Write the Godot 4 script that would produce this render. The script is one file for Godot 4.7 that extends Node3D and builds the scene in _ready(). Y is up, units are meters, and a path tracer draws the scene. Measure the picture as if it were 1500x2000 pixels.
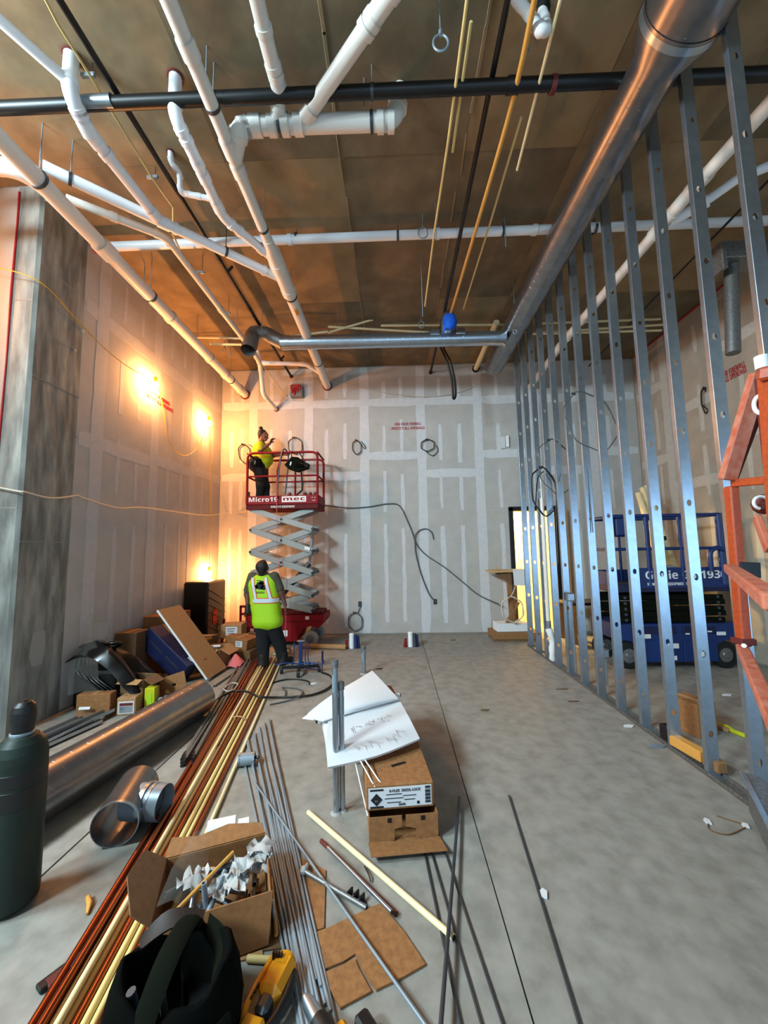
extends Node3D
# A building site: a tall drywalled room seen with a wide lens, with pipework under the slab,
# a stud partition, two workers and their lift, and material laid out on the concrete floor.

const CEIL := 5.98
const BACK := -8.4
const LEFT := -3.9
const RIGHT := 5.4
const PART := 2.4

var mats := {}
var used_names := {}
var rng := RandomNumberGenerator.new()

static func V(x: float, y: float, z: float) -> Vector3:
	return Vector3(x, y, z)

# ---------------------------------------------------------------- mesh building
class MB:
	var st := SurfaceTool.new()
	var tint := Color(1, 1, 1)
	func _init():
		st.begin(Mesh.PRIMITIVE_TRIANGLES)
	func tri_n(a: Vector3, b: Vector3, c: Vector3, na: Vector3, nb: Vector3, nc: Vector3) -> void:
		# a, b, c run counter-clockwise seen from outside; Godot wants clockwise
		st.set_color(tint); st.set_normal(na); st.add_vertex(a)
		st.set_color(tint); st.set_normal(nc); st.add_vertex(c)
		st.set_color(tint); st.set_normal(nb); st.add_vertex(b)
	func tri(a: Vector3, b: Vector3, c: Vector3) -> void:
		var n := (b - a).cross(c - a).normalized()
		tri_n(a, b, c, n, n, n)
	func quad(a: Vector3, b: Vector3, c: Vector3, d: Vector3) -> void:
		tri(a, b, c); tri(a, c, d)
	func box(size: Vector3, xf := Transform3D(), bev := 0.0) -> MB:
		var h := size * 0.5
		var b: float = min(bev, min(h.x, min(h.y, h.z)) * 0.9)
		if b <= 0.0:
			for ax in 3:
				for s in [-1.0, 1.0]:
					var u := Vector3.ZERO; var v := Vector3.ZERO; var w := Vector3.ZERO
					w[ax] = h[ax] * s; u[(ax + 1) % 3] = h[(ax + 1) % 3]; v[(ax + 2) % 3] = h[(ax + 2) % 3]
					if s < 0: u = -u
					quad(xf * (w - u - v), xf * (w + u - v), xf * (w + u + v), xf * (w - u + v))
			return self
		for ax in 3:
			var a1 := (ax + 1) % 3; var a2 := (ax + 2) % 3
			for s in [-1.0, 1.0]:
				var u := Vector3.ZERO; var v := Vector3.ZERO; var w := Vector3.ZERO
				w[ax] = h[ax] * s; u[a1] = h[a1] - b; v[a2] = h[a2] - b
				if s < 0: u = -u
				quad(xf * (w - u - v), xf * (w + u - v), xf * (w + u + v), xf * (w - u + v))
			for s1 in [-1.0, 1.0]:      # the edges that run along ax
				for s2 in [-1.0, 1.0]:
					var l := Vector3.ZERO; l[ax] = h[ax] - b
					var p := Vector3.ZERO; p[a1] = h[a1] * s1; p[a2] = (h[a2] - b) * s2
					var q := Vector3.ZERO; q[a1] = (h[a1] - b) * s1; q[a2] = h[a2] * s2
					_edge(xf, p, q, l)
		for sx in [-1.0, 1.0]:
			for sy in [-1.0, 1.0]:
				for sz in [-1.0, 1.0]:
					var s := Vector3(sx, sy, sz)
					var p := Vector3(h.x * sx, (h.y - b) * sy, (h.z - b) * sz)
					var q := Vector3((h.x - b) * sx, h.y * sy, (h.z - b) * sz)
					var r := Vector3((h.x - b) * sx, (h.y - b) * sy, h.z * sz)
					if sx * sy * sz > 0: tri(xf * p, xf * q, xf * r)
					else: tri(xf * p, xf * r, xf * q)
		return self
	func _edge(xf: Transform3D, p: Vector3, q: Vector3, l: Vector3) -> void:
		var n := (q - p).cross(l)
		if n.dot(p + q) < 0: quad(xf * (p - l), xf * (p + l), xf * (q + l), xf * (q - l))
		else: quad(xf * (p - l), xf * (q - l), xf * (q + l), xf * (p + l))
	func bar(a: Vector3, b: Vector3, w: float, t: float, bev := 0.0, up := Vector3.UP) -> MB:
		# a box that runs from a to b, w across and t along up
		var d := (b - a).normalized()
		var x := d.cross(up)
		if x.length() < 0.01: x = d.cross(Vector3.RIGHT)
		x = x.normalized()
		var y := x.cross(d).normalized()
		return box(Vector3(w, t, a.distance_to(b)), Transform3D(Basis(x, y, -d), (a + b) * 0.5), bev)
	func tube(pts: Array, r, seg := 12, caps := true) -> MB:
		# r: one radius or one for each point
		var n := pts.size()
		var rad := func(i: int) -> float: return r[i] if r is Array else r
		var t0: Vector3 = (pts[1] - pts[0]).normalized()
		var u := t0.cross(Vector3.UP if absf(t0.y) < 0.9 else Vector3.RIGHT).normalized()
		var rings := []; var norms := []
		for i in n:
			var t: Vector3
			if i == 0: t = t0
			elif i == n - 1: t = (pts[i] - pts[i - 1]).normalized()
			else: t = ((pts[i] - pts[i - 1]).normalized() + (pts[i + 1] - pts[i]).normalized()).normalized()
			u = (u - t * u.dot(t)).normalized()
			var w := t.cross(u)
			var k := 1.0
			if i > 0 and i < n - 1: k = 1.0 / max(0.5, t.dot((pts[i + 1] - pts[i]).normalized()))
			var ring := PackedVector3Array(); var nr := PackedVector3Array()
			for j in seg:
				var a := TAU * j / seg
				var d := u * cos(a) + w * sin(a)
				ring.append(pts[i] + d * rad.call(i)); nr.append(d)
			rings.append(ring); norms.append(nr)
		for i in n - 1:
			for j in seg:
				var j2 := (j + 1) % seg
				var A: PackedVector3Array = rings[i]; var B: PackedVector3Array = rings[i + 1]
				var NA: PackedVector3Array = norms[i]; var NB: PackedVector3Array = norms[i + 1]
				tri_n(A[j], A[j2], B[j2], NA[j], NA[j2], NB[j2])
				tri_n(A[j], B[j2], B[j], NA[j], NB[j2], NB[j])
		if caps:
			for e in [0, n - 1]:
				var R: PackedVector3Array = rings[e]
				for j in seg:
					if e == 0: tri(pts[0], R[(j + 1) % seg], R[j])
					else: tri(pts[e], R[j], R[(j + 1) % seg])
		return self
	func lathe(prof: Array, xf := Transform3D(), seg := 24) -> MB:
		# prof: Vector2(radius, height) from bottom to top of the outside, turned about y
		for i in prof.size() - 1:
			var p: Vector2 = prof[i]; var q: Vector2 = prof[i + 1]
			var d := q - p
			if d.length() < 0.00001: continue
			var nn := Vector2(d.y, -d.x).normalized()
			for j in seg:
				var a := TAU * j / seg; var b := TAU * (j + 1) / seg
				var da := Vector3(sin(a), 0, cos(a)); var db := Vector3(sin(b), 0, cos(b))
				var p1 := xf * (da * p.x + Vector3.UP * p.y); var p2 := xf * (db * p.x + Vector3.UP * p.y)
				var q1 := xf * (da * q.x + Vector3.UP * q.y); var q2 := xf * (db * q.x + Vector3.UP * q.y)
				var na := xf.basis * (da * nn.x + Vector3.UP * nn.y); var nb := xf.basis * (db * nn.x + Vector3.UP * nn.y)
				if p.x > 0.00001: tri_n(p1, p2, q2, na, nb, nb)
				if q.x > 0.00001: tri_n(p1, q2, q1, na, nb, na)
		return self
	func pipe_open(a: Vector3, b: Vector3, ro: float, ri: float, seg := 24) -> MB:
		# a length of pipe with an open bore
		var L := a.distance_to(b)
		var y := (b - a).normalized()
		var x := y.cross(Vector3.UP if absf(y.y) < 0.9 else Vector3.RIGHT).normalized()
		return lathe([Vector2(ri, 0), Vector2(ro, 0), Vector2(ro, L), Vector2(ri, L), Vector2(ri, 0)], Transform3D(Basis(x, y, x.cross(y)), a), seg)
	func plate(poly: Array, depth: float, xf := Transform3D()) -> MB:
		# poly: Vector2 outline in the local xy plane, from z = 0 to z = depth
		var P := PackedVector2Array(poly)
		if Geometry2D.is_polygon_clockwise(P): P.reverse()
		var ar := 0.0
		for i in P.size(): ar += P[i].cross(P[(i + 1) % P.size()])
		if ar < 0: P.reverse()
		var T := Geometry2D.triangulate_polygon(P)
		for i in range(0, T.size(), 3):
			var a := P[T[i]]; var b := P[T[i + 1]]; var c := P[T[i + 2]]
			if (b - a).cross(c - a) < 0:
				var s := b; b = c; c = s
			tri(xf * Vector3(a.x, a.y, depth), xf * Vector3(b.x, b.y, depth), xf * Vector3(c.x, c.y, depth))
			tri(xf * Vector3(a.x, a.y, 0), xf * Vector3(c.x, c.y, 0), xf * Vector3(b.x, b.y, 0))
		for i in P.size():
			var a := P[i]; var b := P[(i + 1) % P.size()]
			quad(xf * Vector3(a.x, a.y, 0), xf * Vector3(b.x, b.y, 0), xf * Vector3(b.x, b.y, depth), xf * Vector3(a.x, a.y, depth))
		return self
	func sheet(rows: Array, thick: float) -> MB:
		# rows of points make a smooth sheet with a thickness below it
		var R := rows.size(); var C: int = rows[0].size()
		var nm := []
		for i in R:
			var l := []
			for j in C:
				var du: Vector3 = rows[i][min(j + 1, C - 1)] - rows[i][max(j - 1, 0)]
				var dv: Vector3 = rows[min(i + 1, R - 1)][j] - rows[max(i - 1, 0)][j]
				l.append(du.cross(dv).normalized())
			nm.append(l)
		for i in R - 1:
			for j in C - 1:
				for k in 2:
					var o := 0.0 if k == 0 else -thick
					var f := func(a: int, b: int) -> Vector3: return rows[a][b] + nm[a][b] * o
					var s := 1.0 if k == 0 else -1.0
					var p: Vector3 = f.call(i, j); var q: Vector3 = f.call(i, j + 1); var r: Vector3 = f.call(i + 1, j + 1); var t: Vector3 = f.call(i + 1, j)
					if k == 0:
						tri_n(p, q, r, nm[i][j], nm[i][j + 1], nm[i + 1][j + 1]); tri_n(p, r, t, nm[i][j], nm[i + 1][j + 1], nm[i + 1][j])
					else:
						tri_n(p, r, q, -nm[i][j], -nm[i + 1][j + 1], -nm[i][j + 1]); tri_n(p, t, r, -nm[i][j], -nm[i + 1][j], -nm[i + 1][j + 1])
		var edge := []
		for j in C: edge.append([0, j])
		for i in range(1, R): edge.append([i, C - 1])
		for j in range(C - 2, -1, -1): edge.append([R - 1, j])
		for i in range(R - 2, 0, -1): edge.append([i, 0])
		for e in edge.size():
			var a = edge[e]; var b = edge[(e + 1) % edge.size()]
			var p: Vector3 = rows[a[0]][a[1]]; var q: Vector3 = rows[b[0]][b[1]]
			quad(p, p - nm[a[0]][a[1]] * thick, q - nm[b[0]][b[1]] * thick, q)
		return self
	func ball(c: Vector3, r: Vector3, seg := 14, rot := Basis()) -> MB:
		var prof := []
		for i in seg / 2 + 1:
			var a := -PI / 2 + PI * i / (seg / 2)
			prof.append(Vector2(cos(a), sin(a)))
		return lathe(prof, Transform3D(rot * Basis.from_scale(r), c), seg)
	func done() -> ArrayMesh:
		return st.commit()

static func at(p: Vector3, yaw := 0.0, pitch := 0.0, roll := 0.0) -> Transform3D:
	return Transform3D(Basis.from_euler(Vector3(deg_to_rad(pitch), deg_to_rad(yaw), deg_to_rad(roll))), p)

static func smooth(pts: Array, per := 6) -> Array:
	# a Catmull-Rom curve through the points
	var o := []
	for i in pts.size() - 1:
		var p0: Vector3 = pts[max(i - 1, 0)]; var p1: Vector3 = pts[i]; var p2: Vector3 = pts[i + 1]; var p3: Vector3 = pts[min(i + 2, pts.size() - 1)]
		for k in per:
			o.append(p1.cubic_interpolate(p2, p0, p3, float(k) / per))
	o.append(pts[-1])
	return o

static func loop(c: Vector3, u: Vector3, v: Vector3, turns := 1.0, drift := Vector3.ZERO, n := 26, from := 0.0) -> Array:
	var o := []
	for i in int(n * turns) + 1:
		var a := from + TAU * i / n
		o.append(c + u * cos(a) + v * sin(a) + drift * (float(i) / n))
	return o

# ---------------------------------------------------------------- naming
func numbered(called: String) -> String:
	var k: int = used_names.get(called, 0)
	used_names[called] = k + 1
	return called if k == 0 else "%s_%03d" % [called, k]

func tag(o: Node, label: String, category: String, group := "") -> Node:
	o.set_meta("label", label); o.set_meta("category", category)
	if group: o.set_meta("group", group)
	return o

func thing(called: String, label: String, category: String, p := Vector3.ZERO, group := "") -> Node3D:
	var o := Node3D.new(); o.name = numbered(called); add_child(o)
	o.position = p
	tag(o, label, category, group)
	return o

func put(called: String, m, mat: Material, parent: Node3D = null) -> MeshInstance3D:
	# one named mesh; its points are given in the room's coordinates
	var o := MeshInstance3D.new()
	o.mesh = m.done() if m is MB else m
	o.material_override = mat
	o.cast_shadow = GeometryInstance3D.SHADOW_CASTING_SETTING_ON
	if parent == null:
		o.name = numbered(called); add_child(o)
	else:
		o.name = called; parent.add_child(o, true)
		var q := parent; var s := Vector3.ZERO
		while q != self:
			s += q.position
			q = q.get_parent()
		o.position = -s
	return o

func one(called: String, m, mat: Material, label: String, category: String, group := "") -> MeshInstance3D:
	var o := put(called, m, mat)
	tag(o, label, category, group)
	return o

func structure(called: String) -> Node3D:
	var o := Node3D.new(); o.name = called; add_child(o); o.set_meta("kind", "structure")
	return o

func lettering(text: String, height: float, depth: float, xf: Transform3D, mat: Material, parent: Node3D, width := 0.0, bold := true, called := "lettering") -> MeshInstance3D:
	# height: of a capital letter; width: stretch the line to this length
	var t := TextMesh.new(); var f := SystemFont.new()
	f.font_names = PackedStringArray(["Droid Sans"]); f.font_weight = 700 if bold else 400
	t.font = f; t.text = text; t.font_size = 64; t.pixel_size = height / 46.0; t.depth = depth; t.curve_step = 2.0
	var o := put(called, t, mat, parent)
	var sx := 1.0
	var w: float = t.get_aabb().size.x
	if width > 0.0 and w > 0.0: sx = width / w
	var q: Vector3 = o.position
	o.transform = Transform3D(xf.basis * Basis.from_scale(Vector3(sx, 1, 1)), xf.origin + q)
	return o

# ---------------------------------------------------------------- materials
func mat(k: String, col: Color, rough := 0.7, metal := 0.0) -> StandardMaterial3D:
	var m := StandardMaterial3D.new()
	m.albedo_color = col; m.roughness = rough; m.metallic = metal
	mats[k] = m
	return m

func noise_tex(a: Color, b: Color, freq: float, seed_: int, oct := 4, size := 512, mid = null) -> NoiseTexture2D:
	var n := FastNoiseLite.new()
	n.noise_type = FastNoiseLite.TYPE_SIMPLEX_SMOOTH; n.seed = seed_; n.frequency = freq; n.fractal_octaves = oct; n.fractal_gain = 0.55
	var g := Gradient.new()
	g.set_color(0, a); g.set_color(1, b)
	g.set_offset(0, 0.15); g.set_offset(1, 0.85)
	if mid != null: g.add_point(0.5, mid)
	var t := NoiseTexture2D.new()
	t.width = size; t.height = size; t.seamless = true; t.noise = n; t.color_ramp = g
	return t

func bump_tex(freq: float, seed_: int, strength: float, size := 256) -> NoiseTexture2D:
	var n := FastNoiseLite.new(); n.seed = seed_; n.frequency = freq; n.fractal_octaves = 4
	var t := NoiseTexture2D.new()
	t.width = size; t.height = size; t.seamless = true; t.as_normal_map = true; t.bump_strength = strength; t.noise = n
	return t

func textured(k: String, a: Color, b: Color, freq: float, scale: Vector3, rough := 0.8, metal := 0.0, seed_ := 1, oct := 4, bump := 0.0, mid = null, size := 512) -> StandardMaterial3D:
	var m := mat(k, Color(1, 1, 1), rough, metal)
	m.albedo_texture = noise_tex(a, b, freq, seed_, oct, size, mid)
	m.uv1_triplanar = true; m.uv1_world_triplanar = true; m.uv1_scale = scale
	if bump > 0.0:
		m.normal_enabled = true; m.normal_texture = bump_tex(freq * 3.0, seed_ + 7, 4.0); m.normal_scale = bump
	return m

func make_materials() -> void:
	textured("floor", Color(.49, .475, .44), Color(.575, .56, .525), .010, Vector3(.5, .5, .5), .62, 0, 3, 7, .12, Color(.54, .525, .49), 1024)
	textured("ceiling_a", Color(.46, .385, .28), Color(.555, .475, .355), .006, Vector3.ONE * .3, .85, 0, 11, 6, .1, Color(.51, .43, .31), 1024)
	textured("ceiling_b", Color(.385, .335, .25), Color(.475, .415, .315), .006, Vector3.ONE * .3, .85, 0, 12, 6, .1, Color(.43, .37, .275), 1024)
	textured("ceiling_c", Color(.48, .40, .285), Color(.58, .49, .365), .005, Vector3.ONE * .3, .85, 0, 13, 6, .1, Color(.54, .455, .325), 1024)
	textured("concrete", Color(.40, .41, .385), Color(.62, .625, .59), .012, Vector3(.9, .18, .9), .8, 0, 21, 5, .15, Color(.52, .525, .50))
	textured("gypsum", Color(.675, .665, .64), Color(.705, .695, .67), .01, Vector3.ONE * .5, .9, 0, 31, 4)
	textured("gypsum_tan", Color(.62, .58, .52), Color(.66, .62, .56), .01, Vector3.ONE * .5, .9, 0, 32, 4)
	textured("mud", Color(.76, .765, .765), Color(.795, .80, .80), .02, Vector3.ONE * .8, .85, 0, 33, 4)
	textured("mud_tan", Color(.70, .685, .645), Color(.74, .72, .68), .02, Vector3.ONE * .8, .85, 0, 34, 4)
	mat("core", Color(.55, .53, .50), .9)
	mat("groove", Color(.10, .10, .095), .95)
	mat("pvc", Color(.86, .84, .80), .38)
	mat("pvc_white", Color(.91, .92, .93), .35)
	textured("galv", Color(.66, .71, .755), Color(.70, .75, .795), .02, Vector3.ONE * 1.0, .30, .93, 41, 3)
	textured("galv_duct", Color(.50, .49, .49), Color(.56, .55, .55), .015, Vector3.ONE * .8, .30, .92, 42, 3)
	textured("galv_dull", Color(.42, .42, .41), Color(.55, .55, .54), .03, Vector3.ONE * 2.0, .5, .7, 43, 3)
	mat("zinc", Color(.52, .57, .60), .42, .35)
	mat("steel_dark", Color(.30, .32, .34), .45, .7)
	mat("black_pipe", Color(.035, .042, .042), .42, .1)
	mat("black", Color(.02, .02, .022), .5)
	mat("rubber", Color(.035, .035, .035), .8)
	mat("cpvc", Color(.86, .76, .50), .4)
	mat("cpvc_orange", Color(.80, .58, .27), .4)
	mat("cpvc_pale", Color(.90, .83, .64), .4)
	mat("copper", Color(.62, .33, .19), .3, .9)
	mat("red_caulk", Color(.66, .05, .05), .6)
	mat("rust_red", Color(.36, .10, .06), .7)
	mat("stencil", Color(.62, .06, .07), .9)
	mat("white", Color(.88, .88, .87), .6)
	mat("white_paper", Color(.82, .82, .82), .8)
	mat("pencil", Color(.66, .66, .67), .9)
	mat("ink", Color(.05, .05, .06), .8)
	mat("yellow_cord", Color(.85, .66, .08), .5)
	mat("white_cord", Color(.74, .72, .66), .6)
	mat("grey_cord", Color(.30, .31, .31), .5)
	mat("black_cord", Color(.035, .037, .036), .5)
	mat("lift_red", Color(.50, .06, .09), .55).metallic_specular = .3
	mat("lift_red_dark", Color(.34, .045, .06), .6).metallic_specular = .3
	mat("arm_grey", Color(.56, .57, .55), .45)
	mat("lift_blue", Color(.015, .16, .38), .4)
	mat("lift_blue_dark", Color(.02, .06, .22), .5)
	textured("orange", Color(.60, .225, .08), Color(.70, .28, .10), .03, Vector3.ONE * 2.0, .5, 0, 51, 4)
	textured("orange_worn", Color(.70, .30, .19), Color(.76, .50, .40), .012, Vector3.ONE * 1.5, .7, 0, 52, 5)
	textured("card", Color(.50, .33, .175), Color(.59, .40, .225), .02, Vector3.ONE * 2.0, .85, 0, 61, 4)
	textured("card_dark", Color(.37, .265, .16), Color(.46, .335, .21), .02, Vector3.ONE * 2.0, .85, 0, 62, 4)
	textured("card_tan", Color(.60, .45, .29), Color(.68, .52, .35), .02, Vector3.ONE * 2.0, .85, 0, 63, 4)
	textured("wood", Color(.46, .31, .17), Color(.60, .43, .26), .02, Vector3(6, .7, 6), .75, 0, 64, 4)
	textured("wood_pale", Color(.70, .55, .36), Color(.80, .66, .46), .02, Vector3(6, .7, 6), .75, 0, 65, 4)
	mat("blue_print", Color(.03, .07, .235), .55)
	mat("blue_side", Color(.09, .08, .24), .5)
	mat("bag_cloth", Color(.035, .04, .032), .95).metallic_specular = .15
	mat("bag_trim", Color(.07, .08, .055), .95).metallic_specular = .15
	mat("film_white", Color(.66, .66, .65), .4)
	textured("mud_soft", Color(.715, .71, .70), Color(.745, .74, .73), .02, Vector3.ONE * .8, .85, 0, 33, 4)
	mat("patch_grey", Color(.60, .60, .58), .85)
	mat("tool_yellow", Color(.80, .53, .03), .45)
	mat("film_black", Color(.03, .028, .028), .28)
	var f := mat("film_clear", Color(.60, .58, .54, .06), .4)
	f.metallic_specular = .25
	f.transparency = BaseMaterial3D.TRANSPARENCY_ALPHA
	var g := mat("glass", Color(.9, .95, .97, .08), .02)
	g.transparency = BaseMaterial3D.TRANSPARENCY_ALPHA
	mat("orange_sticker", Color(.88, .22, .05), .6)
	mat("pink", Color(.80, .42, .42), .8)
	mat("tape_blue", Color(.10, .36, .78), .45)
	mat("cyl_green", Color(.12, .165, .14), .5).metallic_specular = .35
	mat("hivis", Color(.60, .78, .04), .7)
	mat("hivis_orange", Color(.88, .30, .04), .7)
	mat("reflective", Color(.74, .78, .80), .4)
	mat("shirt_yellow", Color(.72, .72, .05), .85)
	mat("shirt_olive", Color(.27, .265, .20), .9)
	mat("skin", Color(.36, .20, .135), .6)
	mat("skin_light", Color(.44, .26, .18), .6)
	mat("hair", Color(.03, .02, .016), .7)
	mat("jeans", Color(.022, .032, .052), .9)
	mat("trousers", Color(.045, .042, .042), .9)
	mat("boot", Color(.11, .075, .05), .75)
	mat("glow_wall", Color(.90, .86, .72), .8)
	var b := mat("bulb", Color(1, .9, .7), .3)
	b.emission_enabled = true; b.emission = Color(1, .78, .45); b.emission_energy_multiplier = 9.0

# ---------------------------------------------------------------- the scene
func _ready() -> void:
	rng.seed = 7
	make_materials()
	# camera: 18 mm-ish wide lens held at 1.8 m, tipped up and rolled a little
	var cam := Camera3D.new(); cam.name = "camera"
	cam.fov = 106.26; cam.near = 0.05; cam.far = 60.0
	cam.transform = Transform3D(Basis(Vector3(.999425,-.017236,-.029183), Vector3(.019989,.9951,.096834), Vector3(.027371,-.097362,.994873)), Vector3(0, 1.8, 0))
	add_child(cam); cam.current = true
	# sky and exposure
	var we := WorldEnvironment.new(); we.name = "environment"
	var e := Environment.new()
	e.background_mode = Environment.BG_COLOR
	e.background_color = Color(.62, .80, 1.0); e.background_energy_multiplier = 2.2
	e.ambient_light_source = Environment.AMBIENT_SOURCE_DISABLED
	e.tonemap_mode = Environment.TONE_MAPPER_LINEAR
	e.tonemap_exposure = 1.0
	e.sdfgi_enabled = true; e.ssao_enabled = true; e.ssil_enabled = true
	we.environment = e; add_child(we)
	# daylight: through the high side window and the shopfront behind the camera
	daylight("side_window_daylight", V(-5.25, 5.2, 1.95), V(.8, .6, -5.2), Vector2(1.2, .9), Color(.84, .95, 1.0), 78.0)
	daylight("side_window_daylight_far", V(-5.25, 5.2, -.75), V(.8, 1.2, -5.4), Vector2(1.2, .9), Color(.84, .95, 1.0), 52.0)
	daylight("shopfront_daylight", V(1.2, 2.2, 6.85), V(.6, 1.9, -6.0), Vector2(6.0, 3.4), Color(.84, .94, 1.0), 9.0)
	daylight("right_window_daylight", V(5.35, 1.6, 1.25), V(2.6, 1.4, -5.0), Vector2(3.0, 2.2), Color(.66, .84, 1.0), 6.0)
	build_room()
	build_lamps()
	build_partition()
	build_pipes()
	build_ducts()
	build_back()
	build_red_lift()
	build_people()
	build_blue_lift()
	build_orange_lift()
	build_left_heap()
	build_floor_goods()
	build_small()

func daylight(called: String, p: Vector3, to: Vector3, size: Vector2, col: Color, energy: float) -> void:
	var l := AreaLight3D.new(); l.name = called
	l.area_size = size; l.light_color = col; l.light_energy = energy; l.area_range = 40.0; l.shadow_enabled = true
	add_child(l)
	l.look_at_from_position(p, to)

func build_lamps() -> void:
	# site festoon: caged bulbs hung from yellow cord along the left drywall
	var spots := [V(-3.78,4.478,-5.798), V(-3.78,4.455,-7.577), V(-3.815,1.376,-7.822), V(-5.05, 4.6, -3.45)]
	var names := ["glowing caged site bulb on the left drywall, nearest the concrete column, above red stencilling",
		"glowing caged site bulb high on the left drywall near the back corner",
		"glowing caged site bulb low on the left drywall just above the black wrapped pallet",
		"glowing caged site bulb on the drywall left of the concrete column"]
	for i in 4:
		var p: Vector3 = spots[i]
		var t := thing("site_bulb", names[i], "lamp", p, "festoon bulbs along the left drywall")
		put("socket", MB.new().lathe([Vector2(0, .05), Vector2(.02, .05), Vector2(.026, .06), Vector2(.026, .12), Vector2(.012, .135), Vector2(0, .135)], at(p), 14), mats.yellow_cord, t)
		put("bulb", MB.new().lathe([Vector2(0, -.062), Vector2(.03, -.055), Vector2(.048, -.03), Vector2(.05, -.005), Vector2(.036, .03), Vector2(.02, .055), Vector2(0, .06)], at(p), 18), mats.bulb, t)
		for k in 6:
			var a := TAU * k / 6
			var d := Vector3(cos(a), 0, sin(a))
			put("cage_wire", MB.new().tube(smooth([p + d * .026 + V(0, .07, 0), p + d * .07 + V(0, .02, 0), p + d * .072 + V(0, -.05, 0), p + d * .04 + V(0, -.1, 0), p + V(0, -.115, 0)], 3), .0022, 5), mats.yellow_cord, t)
		var o := OmniLight3D.new(); o.name = "bulb_light"; o.light_color = Color(1.0, .66, .38); o.light_energy = 4.1 * [1.0, 1.0, 1.0, .75][i]; o.omni_range = 30.0
		o.omni_attenuation = 2.0; o.light_size = .05; o.shadow_enabled = true
		t.add_child(o)
	var a: Vector3 = spots[0] + V(0, .13, 0)
	var b: Vector3 = spots[1] + V(0, .13, 0)
	one("light_cord", MB.new().tube(smooth([spots[3] + V(0, .13, 0), V(-4.5, 4.9, -3.68), V(-3.849,4.788,-3.8), V(-3.87,4.684,-4.373), V(-3.84,4.533,-4.9), V(-3.8,4.503,-5.42), a], 8), .0055, 8), mats.yellow_cord, "yellow cord swagged from the concrete column to the first site bulb", "cord")
	one("light_cord", MB.new().tube(smooth([a, V(-3.85,4.287,-6.128), V(-3.86,3.72,-6.357), V(-3.86,3.59,-6.849), V(-3.85,3.947,-7.369), b], 8), .0055, 8), mats.yellow_cord, "yellow cord looped low on the drywall between the two upper site bulbs", "cord")
	one("light_cord", MB.new().tube(smooth([b, V(-3.87,3.732,-7.869), V(-3.87,2.434,-7.942), spots[2] + V(0, .13, 0)], 8), .005, 8), mats.yellow_cord, "yellow cord hanging straight down the left drywall from upper to lower bulb", "cord")

# ---------------------------------------------------------------- room
func wall_piece(m: MB, lo: Vector3, hi: Vector3) -> MB:
	return m.box(hi - lo, Transform3D(Basis(), (lo + hi) * .5))

func ragged(o: Vector3, u: Vector3, v: Vector3, n: Vector3, length: float, width: float, t: float, seed_: int) -> MB:
	# a band of joint compound: from o along v, width across u, proud by t along n, with uneven edges
	var r := RandomNumberGenerator.new(); r.seed = seed_
	var k: int = max(3, int(length / .22))
	var m := MB.new()
	var L := []; var R := []
	for i in k + 1:
		var s := length * i / k
		var e := .78 if (i == 0 or i == k) else 1.0
		L.append(o + v * s - u * (width * .5 * e + r.randf_range(-.012, .012)))
		R.append(o + v * s + u * (width * .5 * e + r.randf_range(-.012, .012)))
	var h := n * t
	for i in k:
		m.quad(L[i] + h, R[i] + h, R[i + 1] + h, L[i + 1] + h)
		m.quad(L[i], L[i] + h, L[i + 1] + h, L[i + 1])
		m.quad(R[i] + h, R[i], R[i + 1], R[i + 1] + h)
	m.quad(L[0], R[0], R[0] + h, L[0] + h)
	m.quad(L[k] + h, R[k] + h, R[k], L[k])
	return m

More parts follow.
